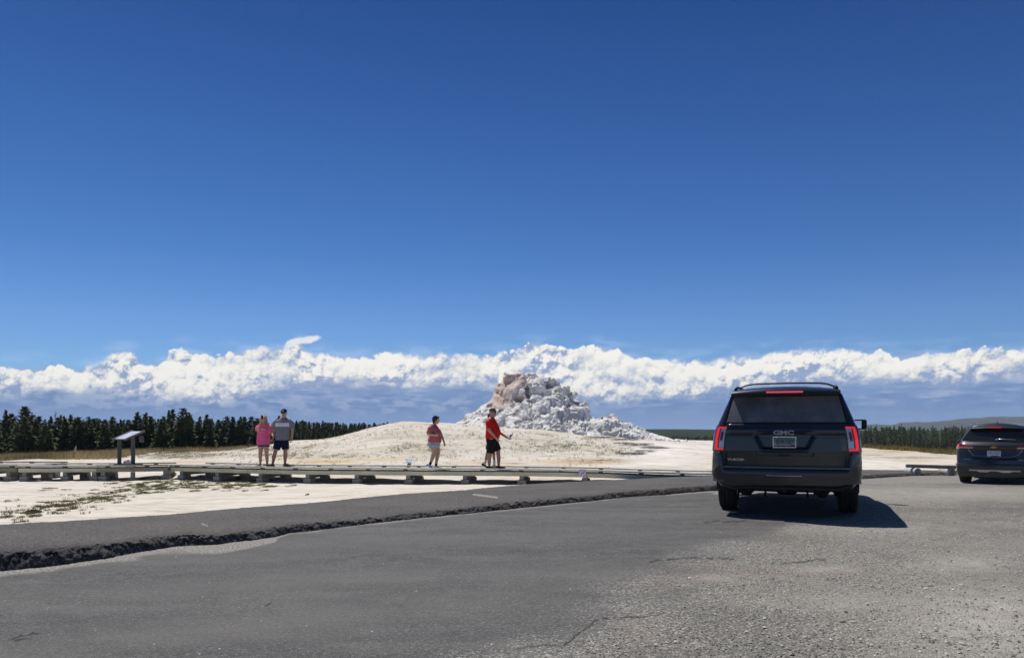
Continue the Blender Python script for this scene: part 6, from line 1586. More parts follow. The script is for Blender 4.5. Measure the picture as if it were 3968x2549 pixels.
class Car:
    def __init__(s, name_label, X, D, z, heading, W, ztab, wtab, ytab, length, ztop, roofend, fronts, wheels, paintm, curve=.07, zbot=.42, hole=None):
        s.hole = hole
        s.root = empty('parked_car', (X, D, z), -R(heading), label=name_label, cat='car')
        s.zt, s.wt = zip(*wtab); s.yz, s.yy = zip(*ytab); s.curve = curve; s.W = W; s.paint = paintm; s.wheels = wheels; s.L = length
        s.fronts = fronts; s.zbot = zbot
    def w(s, z): return np.interp(z, s.zt, s.wt)
    def yr(s, z, x=0.0): return np.interp(z, s.yz, s.yy) + s.curve * (x / s.W) ** 2
    def shell(s):
        """body skin: stations along the car, rows up the side; wheel arches are cut out"""
        zs = np.concatenate([np.linspace(s.zbot, s.zt[-2], 46), [s.zt[-1]]]); wv = np.array([s.w(z) for z in zs]); wv[-1] = 0
        # corner rounding stations measured forward from the rear face
        d = [(0, .86), (.015, .93), (.04, .968), (.09, .990), (.17, 1.0)]
        ys = list(np.linspace(.22, s.L, 120)); rows = []
        for off, k in d:
            rows.append([(wv[i] * k, np.interp(zs[i], s.yz, s.yy) + s.curve * min(1, (wv[i] * k / s.W)) ** 2 + off, zs[i]) for i in range(len(zs))])
        for y in ys:
            r = []
            zm = np.interp(y, [p[0] for p in s.fronts], [p[1] for p in s.fronts]); wk = np.interp(y, [p[0] for p in s.fronts], [p[2] for p in s.fronts])
            for i, z in enumerate(zs):
                z2 = z
                if zm < zs[-1]: z2 = z if z < s.zbot + .35 else s.zbot + .35 + (z - s.zbot - .35) * (zm - s.zbot - .35) / (zs[-1] - s.zbot - .35)
                yy = max(y, float(s.yr(z, wv[i])) + .20 + (y - .22) * .02) if y < 1.2 else y
                r.append((wv[i] * wk, yy, z2))
            rows.append(r)
        n = len(zs); V = []; 
        for sg in (1, -1):
            for r in rows: V += [(x * sg, y, z) for x, y, z in r]
        Fc = []; nr = len(rows); half = nr * n
        def cut(vs):
            c = np.mean([V[v] for v in vs], 0)
            for wy, wr, wz in s.wheels:
                if (c[1] - wy) ** 2 + (c[2] - wz) ** 2 < (wr * 1.13) ** 2 and abs(c[0]) > .5 and c[2] < wz + wr * 1.2: return True
            return False
        for k in (0, 1):
            for a in range(nr - 1):
                for i in range(n - 1):
                    p = k * half + a * n + i; f = (p, p + n, p + n + 1, p + 1)
                    if not cut(f): Fc.append(f if k == 0 else f[::-1])
        # rear cap and front cap in rows across
        def capr(row, flip, convex=0.0):
            m = 17; base = len(V)
            for i in range(n):
                x, y, z = rows[row][i]
                for j in range(m):
                    t = 1 - 2 * j / (m - 1); xx = x * t
                    yy = (np.interp(z, s.yz, s.yy) + s.curve * (xx / s.W) ** 2) if row == 0 else y + convex * (1 - t * t)
                    V.append((xx, yy, z))
            for i in range(n - 1):
                for j in range(m - 1):
                    p = base + i * m + j; f = (p, p + 1, p + 1 + m, p + m)
                    if row == 0 and s.hole and all(abs(V[q][0]) <= s.hole[0] and s.hole[1] <= V[q][2] <= s.hole[2] for q in f): continue
                    Fc.append(f[::-1] if flip else f)
        capr(0, False); capr(nr - 1, True, .10)
        # floor
        base = len(V)
        for r in rows[4:]:
            V.append((r[0][0] * .98, r[0][1], r[0][2])); V.append((-r[0][0] * .98, r[0][1], r[0][2]))
        for a in range(len(rows) - 5): Fc.append((base + 2 * a, base + 2 * a + 1, base + 2 * a + 3, base + 2 * a + 2))
        o = mk('body', V, Fc, s.paint, s.root); 
        import bmesh
        bm = bmesh.new(); bm.from_mesh(o.data); bmesh.ops.remove_doubles(bm, verts=bm.verts, dist=.0008); bmesh.ops.recalc_face_normals(bm, faces=bm.faces); bm.to_mesh(o.data); bm.free()
        autosmooth(o, 38); s.body = o
        # dark liners behind the arches and a solid core under the floor
        q = MB(); q.box((0, s.L * .52, s.zbot + .03), (s.W * 1.30, s.L * .80, .10))
        q.build('underbody', UNDER, s.root)
        for wy, wr, wz in s.wheels:
            for sg in (1, -1):
                q = MB(); pts = [(sg * (s.W - .33), wy + math.cos(t) * wr * 1.16, wz + math.sin(t) * wr * 1.16) for t in np.linspace(-.15, math.pi + .15, 18)]
                q.loft([[Vector(p) for p in pts], [Vector((sg * (s.W - .01), p[1], p[2])) for p in pts]], caps=False, closed=False)
                q.add([pts[0]] + pts, [tuple(range(1, 19))]); q.build('wheel_arch', PLAST, s.root)
                wheel(s.root, (sg * (s.W - .15), wy, wz), wr, .275, sg)
        return o
    def patch(s, name, mat, x0, x1, z0, z1, off, nx=24, nz=16, fn=None, parent=None, thick=.0, smooth=True, shape=None, wrap=True):
        """panel lying on the rear face; fn(x,z)->extra depth; shape(u,v)->(x,z)"""
        V = []
        for j in range(nz + 1):
            for i in range(nx + 1):
                u, v = i / nx, j / nz
                x, z = (x0 + (x1 - x0) * u, z0 + (z1 - z0) * v) if shape is None else shape(u, v)
                y = float(s.yr(z, x)) - off + (fn(x, z, u, v) if fn else 0)
                V.append((x, y, z))
        Fc = [(j * (nx + 1) + i, j * (nx + 1) + i + 1, (j + 1) * (nx + 1) + i + 1, (j + 1) * (nx + 1) + i) for j in range(nz) for i in range(nx)]
        # skirt back to the body so that the panel has an edge
        m = nx + 1; ring = [i for i in range(m)] + [j * m + nx for j in range(1, nz + 1)] + [nz * m + i for i in range(nx - 1, -1, -1)] + [j * m for j in range(nz - 1, 0, -1)]
        b = len(V); V += [(V[r][0], V[r][1] + off + thick + .004, V[r][2]) for r in ring]; k = len(ring)
        Fc += [(ring[(i + 1) % k], ring[i], b + i, b + (i + 1) % k) for i in range(k)]
        o = mk(name, V, Fc, mat, parent or s.root); autosmooth(o, 40) if smooth else None
        return o
    def wrap_xy(s, t, z, sg):
        """t 0..1 runs on the rear face outwards, 1..2 round the corner and forward on the side"""
        W_ = float(s.w(z))
        if t <= 1: x = W_ * (.80 + .10 * t); return sg * x, float(s.yr(z, x))
        k = t - 1
        ks = np.interp(k, [0, .2, .4, .6, 1.0], [.90, .945, .975, .992, 1.0]); dy = np.interp(k, [0, .2, .4, .6, 1.0], [0, .02, .05, .10, .26])
        x = W_ * ks; return sg * x, float(s.yr(z, x)) + dy
    def corner(s, name, mat, sg, t0, t1, z0, z1, off, parent=None, nt=22, nz=14, thick=.02, zf=None):
        V = []
        def P(t, z, o):
            x, y = s.wrap_xy(t, z, sg); x2, y2 = s.wrap_xy(t + .02, z, sg); x1, y1 = s.wrap_xy(t - .02, z, sg)
            tx, ty = (x2 - x1), (y2 - y1); l = math.hypot(tx, ty) or 1; nx_, ny_ = (ty / l, -tx / l) if sg > 0 else (-ty / l, tx / l)
            return (x + nx_ * o, y + ny_ * o, z)
        for j in range(nz + 1):
            for i in range(nt + 1):
                t = t0 + (t1 - t0) * i / nt; a, b = (z0, z1) if zf is None else zf(i / nt)
                V.append(P(t, a + (b - a) * j / nz, off))
        Fc = [(j * (nt + 1) + i, j * (nt + 1) + i + 1, (j + 1) * (nt + 1) + i + 1, (j + 1) * (nt + 1) + i) for j in range(nz) for i in range(nt)]
        m = nt + 1; ring = [i for i in range(m)] + [j * m + nt for j in range(1, nz + 1)] + [nz * m + i for i in range(nt - 1, -1, -1)] + [j * m for j in range(nz - 1, 0, -1)]
        b = len(V)
        for r in ring:
            i, j = r % m, r // m; t = t0 + (t1 - t0) * i / nt; a, bb = (z0, z1) if zf is None else zf(i / nt)
            V.append(P(t, a + (bb - a) * j / nz, off - thick))
        k = len(ring); Fc += [(ring[(i + 1) % k], ring[i], b + i, b + (i + 1) % k) for i in range(k)]
        o = mk(name, V, Fc, mat, parent or s.root)
        import bmesh
        bm = bmesh.new(); bm.from_mesh(o.data); bmesh.ops.recalc_face_normals(bm, faces=bm.faces); bm.to_mesh(o.data); bm.free()
        return autosmooth(o, 40)
    def side_glass(s, sg, spans, z0, z1, name='side_window', zt=None):
        for a, b in spans:
            V = []; nz, ny = 8, 8
            for j in range(nz + 1):
                for i in range(ny + 1):
                    zz = z0 + (z1 - z0) * j / nz; y = a + (b - a) * i / ny
                    sh = .0
                    V.append((sg * (float(s.w(zz)) + .004), y + (zz - z0) * (.25 if a > 2.9 and i == ny else 0) * -2.0 * (i / ny), zz))
            Fc = [(j * (ny + 1) + i, j * (ny + 1) + i + 1, (j + 1) * (ny + 1) + i + 1, (j + 1) * (ny + 1) + i) for j in range(nz) for i in range(ny)]
            o = mk(name, V, Fc, GLASS, s.root, True)
    def mirror(s, sg, y, z, mat):
        w0 = float(s.w(z)); q = MB()
        c = Vector((sg * (w0 + .17), y, z + .03)); q.ellipsoid(c, (.135, .075, .105), 18, 12)
        o = q.build('side_mirror', mat, s.root, smooth=True)
        for v in o.data.vertices:
            v.co.y = max(v.co.y, y - .035)
            d = v.co - c; v.co.x = c.x + max(-.125, min(.125, d.x * 1.12)); v.co.z = c.z + max(-.085, min(.085, d.z * 1.15))
        q = MB(); q.box((sg * (w0 + .02), y + .01, z - .02), (.16, .05, .05), bev=.01); q.build('arm', mat, o)
        q = MB(); q.box((c.x, y - .037, c.z), (.19, .004, .125), Matrix.Rotation(R(6 * sg), 3, 'Z')); q.build('mirror_glass', MIRROR, o)
    def t(s, x, z, off, body, size, mat, width, bold=.003, name='badge', parent=None, lean=None, spacing=1.0):
        ln = math.atan2(float(s.yr(z + .05)) - float(s.yr(z - .05)), .10) if lean is None else lean
        return text(name, body, size, mat, parent or s.root, (x, float(s.yr(z, x)) - off, z), (R(90) - ln, 0, 0), .003, width, bold, spacing)

def gmc():
    P = paint('charcoal_paint', (.015, .017, .021))
    WT = [(.42, .90), (.50, .955), (.62, .99), (.80, 1.008), (.95, 1.012), (1.10, 1.0), (1.22, .978), (1.30, .950), (1.34, .932), (1.50, .872), (1.65, .812), (1.75, .772), (1.81, .725), (1.845, .64), (1.866, .33), (1.872, 0)]
    YT = [(.40, .10), (.70, .075), (.95, .062), (1.12, .070), (1.30, .090), (1.34, .105), (1.50, .185), (1.66, .265), (1.74, .300), (1.80, .34), (1.88, .40)]
    c = Car('big charcoal sport utility car on the lot with lit red tail lamps', SUVX, SUVD, SUVZ, SUVH, 1.01, 0, WT, YT, 5.15, 1.87, 0,
            [(0, 1.88, 1), (3.1, 1.88, 1), (3.5, 1.62, .99), (3.95, 1.27, .98), (4.6, 1.20, .965), (4.95, 1.12, .93), (5.10, 1.0, .88), (5.15, .95, .84)], [(1.14, .405, .405), (4.07, .405, .405)], P, hole=(.72, .76, 1.30))
    c.shell()
    sm = lambda a, b, x: float(sstep(a, b, x))
    # tailgate with the number plate bay, its ledges and a crease
    def tg(x, z, u, v):
        ax = abs(x)
        half = .385 - .10 * max(0, min(1, (1.175 - z) / .19))
        bay = sm(half + .05, half - .02, ax) * sm(1.185, 1.172, z) * sm(.955, 1.0, z)
        crease = -.010 * math.exp(-((z - 1.172) / .012) ** 2) * (ax > half)
        bow = -.014 * math.exp(-((z - 1.24) / .06) ** 2)
        low = sm(.86, .83, z) * sm(.45, .38, ax) * 0
        edge = .018 * (sm(.06, 0, u) + sm(.94, 1, u)) + .012 * sm(.985, 1, v)
        scoop = .018 * sm(.40, .36, ax) * sm(.868, .875, z) * sm(.93, .90, z)
        return .050 * bay + crease + bow + edge + scoop
    def tshape(u, v):
        z = .715 + (1.332 - .715) * v; hw = np.interp(z, [.70, 1.0, 1.2, 1.34], [.835, .835, .828, .812]); return (2 * u - 1) * hw, z
    gate = c.patch('tailgate', P, 0, 0, 0, 0, .016, 110, 80, tg, shape=tshape)
    # rear glass, lying back, in a black surround
    def gshape(k, z0, z1, w0, w1):
        def f(u, v):
            z = z0 + (z1 - z0) * v; hw = w0 + (w1 - w0) * v
            x = (2 * u - 1) * hw; return x, z
        return f
    c.patch('window_surround', PLAST, 0, 0, 0, 0, .006, 30, 16, shape=gshape(0, 1.340, 1.735, .828, .735))
    rg = c.patch('rear_window', dusty_glass(), 0, 0, 0, 0, .011, 30, 16, shape=gshape(0, 1.352, 1.725, .800, .712))
    for sg in (-1, 1):   # pillar trim
        def ps(u, v, sg=sg):
            z = 1.335 + .40 * v; a, b = .832 - .10 * v, .862 - .105 * v; return sg * (a + (b - a) * (u if sg > 0 else 1 - u)), z
        c.patch('pillar_trim', P, 0, 0, 0, 0, .014, 4, 14, shape=ps, parent=c.body)
    q = MB(); q.tube([(.02, c.yr(1.36) - .035, 1.362), (.20, c.yr(1.38) - .03, 1.372), (.42, c.yr(1.40) - .02, 1.395)], [.010, .009, .006], 8); 
    # spoiler
    q = MB(); rings = []
    for i in range(31):
        x = -.735 + 1.47 * i / 30; e = 1 - (abs(x) / .735) ** 6 * .35; ce = (x / .735) ** 2
        y0 = .085 + .07 * ce; zt = 1.845 - .040 * ce
        rings.append([Vector((x, y0 + .02, 1.742 - .012 * ce + .0)), Vector((x, y0 - .004, 1.762 - .012 * ce)), Vector((x, y0 + .006, 1.800 - .02 * ce)), Vector((x, y0 + .06, zt - .005)), Vector((x, y0 + .30, zt + .026 * e)), Vector((x, y0 + .42, zt + .02 * e)), Vector((x, y0 + .30, 1.735))])
    q.loft(rings); sp = autosmooth(q.build('spoiler', P, c.root), 50)
    q = MB(); q.loft([[Vector((x, .085 + .07 * (x / .735) ** 2 - .006, 1.772 + .007 - .012)), Vector((x, .085 + .07 * (x / .735) ** 2 + .0, 1.793)), Vector((x, .13, 1.793)), Vector((x, .13, 1.772))] for x in np.linspace(-.245, .245, 9)]); q.build('brake_strip', PINK_ON, sp)
    # roof rails
    for sg in (-1, 1):
        q = MB(); pts = [(sg * .69, .40, 1.835), (sg * .685, .50, 1.865), (sg * .68, .72, 1.880), (sg * .68, 1.6, 1.885), (sg * .68, 2.5, 1.875), (sg * .69, 2.85, 1.84)]
        q.tube(pts, [.026, .022, .019, .018, .018, .02], 10); autosmooth(q.build('roof_rail', PLAST, c.root))
    for y in (.86, 2.3):
        q = MB(); q.tube([(-.675, y, 1.880), (-.58, y, 1.920), (-.48, y, 1.936), (-.30, y, 1.942), (0, y, 1.944), (.30, y, 1.942), (.48, y, 1.936), (.58, y, 1.920), (.675, y, 1.880)], [.016] * 9, 10, flat=.8); autosmooth(q.build('cross_bar', PLAST, c.root))
    # bumper
    path = []
    for t in np.linspace(0, 1, 15): path.append((t * .84, -.030 + .055 * t ** 2))
    for t in np.linspace(.1, 1, 10): a = t * math.pi / 2; path.append((.84 + .166 * math.sin(a), .025 + .17 * (1 - math.cos(a))))
    path += [(1.008, .35), (1.010, .60), (1.005, .70)]
    path = [(-x, y) for x, y in path[::-1][:-1]] + path
    def sweep(name, prof, mat, parent=None, zfun=None, lim=None):
        q = MB(); rings = []
        for i, (x, y) in enumerate(path):
            if lim and abs(x) > lim: continue
            a = path[max(i - 1, 0)]; b = path[min(i + 1, len(path) - 1)]; tx, ty = b[0] - a[0], b[1] - a[1]; l = math.hypot(tx, ty); nx_, ny_ = ty / l, -tx / l
            rings.append([Vector((x + nx_ * o, y + ny_ * o, z + (zfun(x, k) if zfun else 0))) for k, (o, z) in enumerate(prof)])
        q.loft(rings); return autosmooth(q.build(name, mat, parent or c.root), 35)
    zf = lambda x, k: .10 * sm(.80, 1.0, abs(x)) * (k <= 2)
    bum = sweep('rear_bumper', [(-.12, .43), (-.035, .430), (-.012, .455), (.0, .50), (-.004, .56), (.006, .60), (.004, .655), (-.006, .685), (-.03, .697), (-.14, .70)], P, zfun=lambda x, k: (.08 * sm(.70, .98, abs(x)) if k in (0, 1, 2) else (.228 * sm(.838, .875, abs(x)) * (.0, .55, 1, 1, 1)[k - 5] if k >= 5 else 0)))
    q = MB(); q.loft([[Vector((x, -.036 + .055 * (abs(x) / .84) ** 2, .700)), Vector((x, -.040 + .055 * (abs(x) / .84) ** 2, .716)), Vector((x, -.020 + .055 * (abs(x) / .84) ** 2, .728)), Vector((x, .09, .732)), Vector((x, .09, .700))] for x in np.linspace(-.845, .845, 25)])
    q.build('step_pad', noisy('step_plastic', (.13, .135, .135), (.18, .185, .18), 20, .6, .3), bum)
    # hitch cover
    q = MB(); q.loft([[Vector((x, -.045 + .01 * (x / .25) ** 2, .485 + .012 * (abs(x) / .25) ** 4)), Vector((x, -.050 + .01 * (x / .25) ** 2, .560)), Vector((x, -.060 + .01 * (x / .25) ** 2, .604)), Vector((x, -.048, .618 - .01 * (abs(x) / .25) ** 4)), Vector((x, .03, .618)), Vector((x, .03, .485))] for x in np.linspace(-.255, .255, 13)]); autosmooth(q.build('hitch_cover', P, bum))
    q = MB(); q.loft([[Vector((x, -.062 + .01 * (x / .25) ** 2, .598)), Vector((x, -.064 + .01 * (x / .25) ** 2, .606)), Vector((x, -.050, .612))] for x in np.linspace(-.235, .235, 9)]); q.build('cover_edge', SILVER, bum)
    sweep('lower_valance', [(-.16, .38), (-.06, .385), (-.03, .405), (-.026, .432), (-.16, .436)], PLAST, zfun=lambda x, k: .10 * sm(.70, .95, abs(x)), lim=.95)
    # tail lamps: smoked housing, pale inner lens, glowing C round the edge
    for sg in (-1, 1):
        L_ = c.corner('tail_lamp', principled('lamp_housing', (.10, .035, .04), .2, coat=.8), sg, .18, 1.50, .935, 1.305, .014, thick=.04)
        c.corner('inner_lens', CLEAR, sg, .24, .96, .985, 1.265, .022, parent=L_, thick=.01)
        c.corner('reflector', principled('lamp_red_block', (.22, .015, .025), .25, coat=.5), sg, .50, .86, 1.09, 1.215, .027, parent=L_, thick=.006)
        c.corner('reverse_lens', principled('bright_lens', (.52, .52, .54), .12, .3, coat=.6), sg, .30, .90, 1.00, 1.075, .026, parent=L_, thick=.006)
        for a, b, z0, z1 in ((1.04, 1.19, .958, 1.286), (.30, 1.06, 1.266, 1.288), (.30, 1.06, .956, .978)):
            c.corner('light_strip', RED_ON, sg, a, b, z0, z1, .026, parent=L_, thick=.01)
    # ledges above and below the plate
    q = MB(); rings = []
    for i in range(25):
        x = -.41 + .82 * i / 24; k = 1 - (abs(x) / .41) ** 5; y = float(c.yr(1.20, x)) - .016
        rings.append([Vector((x, y, 1.178)), Vector((x, y - .030 * k, 1.180)), Vector((x, y - .044 * k, 1.195)), Vector((x, y - .036 * k, 1.222)), Vector((x, y - .006, 1.238)), Vector((x, y + .01, 1.238))])
    q.loft(rings); hd = autosmooth(q.build('handle_ledge', P, gate), 50)
    q = MB(); rings = []
    for i in range(25):
        x = -.375 + .75 * i / 24; k = 1 - (abs(x) / .375) ** 6; y = float(c.yr(.92, x)) - .016
        rings.append([Vector((x, y + .012, .868)), Vector((x, y - .020 * k, .874)), Vector((x, y - .026 * k, .895)), Vector((x, y - .032 * k, .925)), Vector((x, y - .010, .945)), Vector((x, y + .01, .945))])
    q.loft(rings); autosmooth(q.build('lower_ledge', P, gate), 50)
    q = MB(); q.box((0, float(c.yr(.90)) - .040, .885), (.15, .02, .022), bev=.004); q.build('latch', PLAST, gate)
    # letters
    c.t(-.01, 1.203, .064, 'GMC', .080, principled('badge_edge', (.50, .49, .50), .3, .8), .276, .0026, 'badge', gate, lean=0.03, spacing=1.0)
    c.t(-.01, 1.203, .0675, 'GMC', .078, principled('badge_face', (.22, .05, .06), .3, .3), .268, -.0014, 'badge_face', gate, lean=0.03)
    c.t(-.655, .815, .022, 'YUKON', .044, CHROME, .255, .0018, 'badge', gate)
    # number plate
    y = float(c.yr(1.06)) + .050 - .022
    pl = MB(); pl.box((0, y, 1.068), (.315, .006, .160), bev=.002); pl_ = pl.build('number_plate', CHROME, gate)
    m = principled('plate_face', (.10, .19, .20), .45); g = NT(m.node_tree); b = m.node_tree.nodes['Principled BSDF']; Pp = g.n('ShaderNodeTexCoord').outputs['Object']
    xx, yy, zz = g.sep(Pp)[:3]
    hill_ = g.m('ADD', 1.012, g.m('MULTIPLY', g.m('ABSOLUTE', g.m('SUBTRACT', g.noise(g.vm('MULTIPLY', Pp, (1, 0, 0)), 14.0, 2.0, .5), .35)), .075))
    sky_ = g.ramp(g.mr(zz, 1.0, 1.14), [(0.0, (.62, .48, .34)), (.25, (.45, .42, .36)), (.5, (.16, .27, .28)), (1.0, (.06, .15, .17))])
    cc = g.mix(g.m('LESS_THAN', zz, hill_), sky_, (.05, .025, .13)); cc = g.mix(g.m('LESS_THAN', zz, 1.004), cc, (.50, .42, .38)); g.put(b, 'Base Color', cc)
    q = MB(); q.box((0, y - .0045, 1.068), (.296, .003, .142)); q.build('plate_face', m, pl_)
    text('plate_number', 'BVR1387', .088, principled('plate_letters', (.012, .05, .045), .5), pl_, (.004, y - .0075, 1.064), (R(90), 0, 0), .001, .225, .0008)
    for x in (-.11, .11): q = MB(); q.tube([(x, y - .003, 1.136), (x, y - .009, 1.136)], .006, 8); q.build('screw', CHROME, pl_)
    # side windows, door seams, mirrors, handles
    for sg in (-1, 1):
        c.side_glass(sg, [(.62, 1.30), (1.38, 2.22), (2.30, 3.02)], 1.37, 1.70)
        c.mirror(sg, 3.22, 1.30, PLAST)
        for yy2 in (1.50, 2.42):
            q = MB(); zz2 = 1.13; q.tube([(sg * (c.w(zz2) + .004), yy2, zz2), (sg * (c.w(zz2) + .035), yy2 + .03, zz2 + .005), (sg * (c.w(zz2) + .035), yy2 + .16, zz2 + .005), (sg * (c.w(zz2) + .004), yy2 + .19, zz2)], .013, 8); autosmooth(q.build('door_handle', P, c.root))
        for yy2 in (1.34, 2.26, 3.14):
            q = MB(); q.loft([[Vector((sg * (float(c.w(z)) + .0015), yy2, z)), Vector((sg * (float(c.w(z)) + .0015), yy2 + .008, z))] for z in np.linspace(.55, 1.34, 12)], caps=False, closed=False); q.build('door_seam', PLAST, c.root, fix=False)
        q = MB(); q.box((sg * .93, 2.6, .37), (.18, 1.9, .05), bev=.015); q.build('running_board', PLAST, c.root)
    # windscreen
    q = MB(); q.add([(-.74, 3.16, 1.845), (.74, 3.16, 1.845), (.86, 3.93, 1.30), (-.86, 3.93, 1.30)], [(0, 1, 2, 3)]); q.build('windscreen', GLASS, c.root)
    # things seen under the tail: spare wheel, muffler, axle, springs, hitch
    q = MB(); q.tube([(0, 1.14, .40), (0, 1.14, .40001)], .1, 6) if False else None
    q.tube([(-.70, 1.14, .39), (-.22, 1.14, .385), (-.10, 1.14, .37), (.10, 1.14, .37), (.22, 1.14, .385), (.70, 1.14, .39)], [.045, .045, .13, .13, .045, .045], 14); q.build('axle', UNDER, c.root, smooth=True)
    q = MB(); q.tube([(.50, .32, .40), (.50, .40, .39), (.50, .75, .38), (.50, .82, .39)], [.05, .10, .10, .05], 14, flat=1.25); q.tube([(.66, .06, .40), (.62, .30, .40), (.55, .36, .40)], [.03, .03, .03], 10); q.build('muffler', UNDER, c.root, smooth=True)
    q = MB(); q.tube([(-.1, .62, .345), (-.1, .62, .40), (-.1, .62, .47)], [.31, .35, .33], 28); autosmooth(q.build('spare_wheel', UNDER, c.root), 50)
    q = MB(); q.tube([(-.56, .60, .32), (-.56, .66, .38), (-.54, .66, .48)], [.055, .075, .075], 12); q.box((-.54, .5, .36), (.20, .34, .14), bev=.04); q.box((0, .12, .40), (1.2, .07, .07), bev=.01); q.box((0, .06, .40), (.075, .12, .075), bev=.006)
    q.box((.30, .9, .33), (.03, .05, .20)); q.box((-.30, .9, .33), (.03, .05, .20)); q.tube([(.40, .25, .34), (.40, .9, .31)], .018, 8); q.build('frame_parts', UNDER, c.root)
    return c

SUVX, SUVD, SUVZ, SUVH = 3.825, 10.88, -0.01, 21.3
gmc()

def chevy():
    P = paint('dark_grey_blue_paint', (.011, .013, .017), .35)
    WT = [(.24, .78), (.32, .85), (.45, .89), (.62, .912), (.80, .915), (.92, .91), (1.00, .895), (1.08, .86), (1.14, .83), (1.30, .755), (1.42, .70), (1.50, .665), (1.555, .61), (1.60, .45), (1.632, .2), (1.64, 0)]
    YT = [(.20, .18), (.30, .10), (.50, .06), (.70, .075), (.90, .10), (1.00, .09), (1.08, .13), (1.14, .18), (1.30, .30), (1.44, .40), (1.50, .44), (1.60, .52), (1.66, .62)]
    c = Car('dark blue grey crossover car cut off by the right edge', EQX, EQD, EQZ, EQH, .915, 0, WT, YT, 4.60, 1.64, 0,
            [(0, 1.66, 1), (2.5, 1.66, 1), (3.0, 1.50, .99), (3.55, 1.12, .98), (4.2, 1.02, .95), (4.45, .92, .88), (4.6, .72, .78)], [(.95, .35, .35), (3.68, .35, .35)], P, curve=.12, zbot=.24, hole=(.62, .60, 1.06))
    c.shell()
    sm = lambda a, b, x: float(sstep(a, b, x))
    def gs(z0, z1, w0, w1, dip=0.0):
        def f(u, v):
            z = z0 + (z1 - z0) * v; hw = w0 + (w1 - w0) * v; x = (2 * u - 1) * hw
            return x, z + dip * (1 - (x / hw) ** 2) * (1 - v)
        return f
    c.patch('rear_window', GLASS, 0, 0, 0, 0, .008, 28, 16, shape=gs(1.175, 1.485, .77, .60, -.045))
    def tg(x, z, u, v):
        bay = sm(.50, .44, abs(x)) * sm(.935, .92, z) * sm(.66, .72, z)
        return .035 * bay - .02 * math.exp(-((z - 1.03) / .05) ** 2) + .012 * (sm(.05, 0, u) + sm(.95, 1, u))
    gate = c.patch('tailgate', P, 0, 0, 0, 0, .012, 70, 50, tg, shape=gs(.54, 1.14, .74, .76, 0))
    q = MB(); rings = []
    for x in np.linspace(-.60, .60, 21):
        k = (x / .60) ** 2; rings.append([Vector((x, .33 + .07 * k, 1.490 - .012 * k)), Vector((x, .31 + .07 * k, 1.506 - .012 * k)), Vector((x, .33 + .07 * k, 1.530 - .02 * k)), Vector((x, .70, 1.618 - .05 * k)), Vector((x, .70, 1.50))])
    q.loft(rings); sp = autosmooth(q.build('spoiler', P, c.root), 50)
    q = MB(); q.box((-.02, .312, 1.516), (.30, .02, .018)); q.build('brake_strip', RED_ON, sp)
    q = MB(); q.tube([(.0, float(c.yr(1.20)) - .03, 1.205), (.20, float(c.yr(1.21)) - .03, 1.212), (.45, float(c.yr(1.20)) - .02, 1.200)], [.012, .009, .006], 8); q.build('wiper', SILVER, c.root, smooth=True)
    q = MB(); q.loft([[Vector((-.02 - .012 * a, .95 + b, z)) for a, b in ((-1, 0), (1, 0), (.6, .16), (-.6, .16))] for z in (1.62, 1.66)] + [[Vector((-.02 - .006 * a, 1.0 + b, 1.705)) for a, b in ((-1, 0), (1, 0), (.6, .06), (-.6, .06))]]); q.build('roof_antenna', PLAST, c.root)
    for sg in (-1, 1):
        q = MB(); pts = [(sg * .60, .75, 1.565), (sg * .60, .9, 1.60), (sg * .60, 2.2, 1.62), (sg * .60, 2.6, 1.58)]; q.tube(pts, .016, 8); autosmooth(q.build('roof_rail', SILVER, c.root))
        # lamp wraps from the gate round the corner
        def ls(u, v, sg=sg, lo=0, hi=1):
            x = .47 + .36 * u; zlo = .965 - .012 * u; zhi = 1.005 + .075 * u; return sg * x, zlo + (zhi - zlo) * v
        L_ = c.patch('tail_lamp', RED_OFF, 0, 0, 0, 0, .040, 20, 8, shape=(ls if sg > 0 else (lambda u, v: (lambda r: r)(ls(1 - u, v)))))
        def l2(u, v): 
            x = .50 + .33 * u; return sg * x, .962 + (.032 + .004 * u) * v
        c.patch('clear_strip', CLEAR, 0, 0, 0, 0, .045, 12, 4, shape=(l2 if sg > 0 else (lambda u, v: l2(1 - u, v))), parent=L_)
        cl = c.corner('corner_lamp', RED_OFF, sg, .9, 2.0, .945, 1.085, .016, parent=L_, thick=.03, zf=lambda t: (.945, 1.085 - .03 * max(0, t - .6)))
        c.corner('glow', principled('crossover_glow', (.6, .02, .02), .3, emit=(1, .05, .03), estr=.9), sg, 1.05, 1.45, 1.0, 1.055, .022, parent=L_, thick=.008)
        c.corner('corner_clear', CLEAR, sg, .95, 1.9, .948, .985, .022, parent=L_, thick=.008)
        c.corner('reflector', RED_OFF, sg, .9, 1.7, .510, .545, .034, thick=.02)
        c.side_glass(sg, [(.75, 1.15), (1.25, 2.0), (2.08, 2.75)], 1.15, 1.46)
        c.mirror(sg, 2.72, 1.03, P)
    # bright trims
    def strip(pts, rad, mat, name, off=.02, flat=.6):
        q = MB(); q.tube([(x, float(c.yr(z, x)) - off, z) for x, z in pts], rad, 8, flat=flat); return autosmooth(q.build(name, mat, gate))
    strip([(-.60, .925), (-.55, .85), (-.50, .795), (-.46, .772), (-.30, .752), (0, .728), (.30, .752), (.46, .772), (.50, .795), (.55, .85), (.60, .925)], [.022, .020, .018, .013, .010, .010, .010, .013, .018, .020, .022], SILVER, 'bright_trim')
    strip([(-.74, .655), (-.70, .61), (-.64, .585), (0, .575), (.64, .585), (.70, .61), (.74, .655)], [.012, .010, .007, .007, .007, .010, .014], CHROME, 'lower_trim', .03)
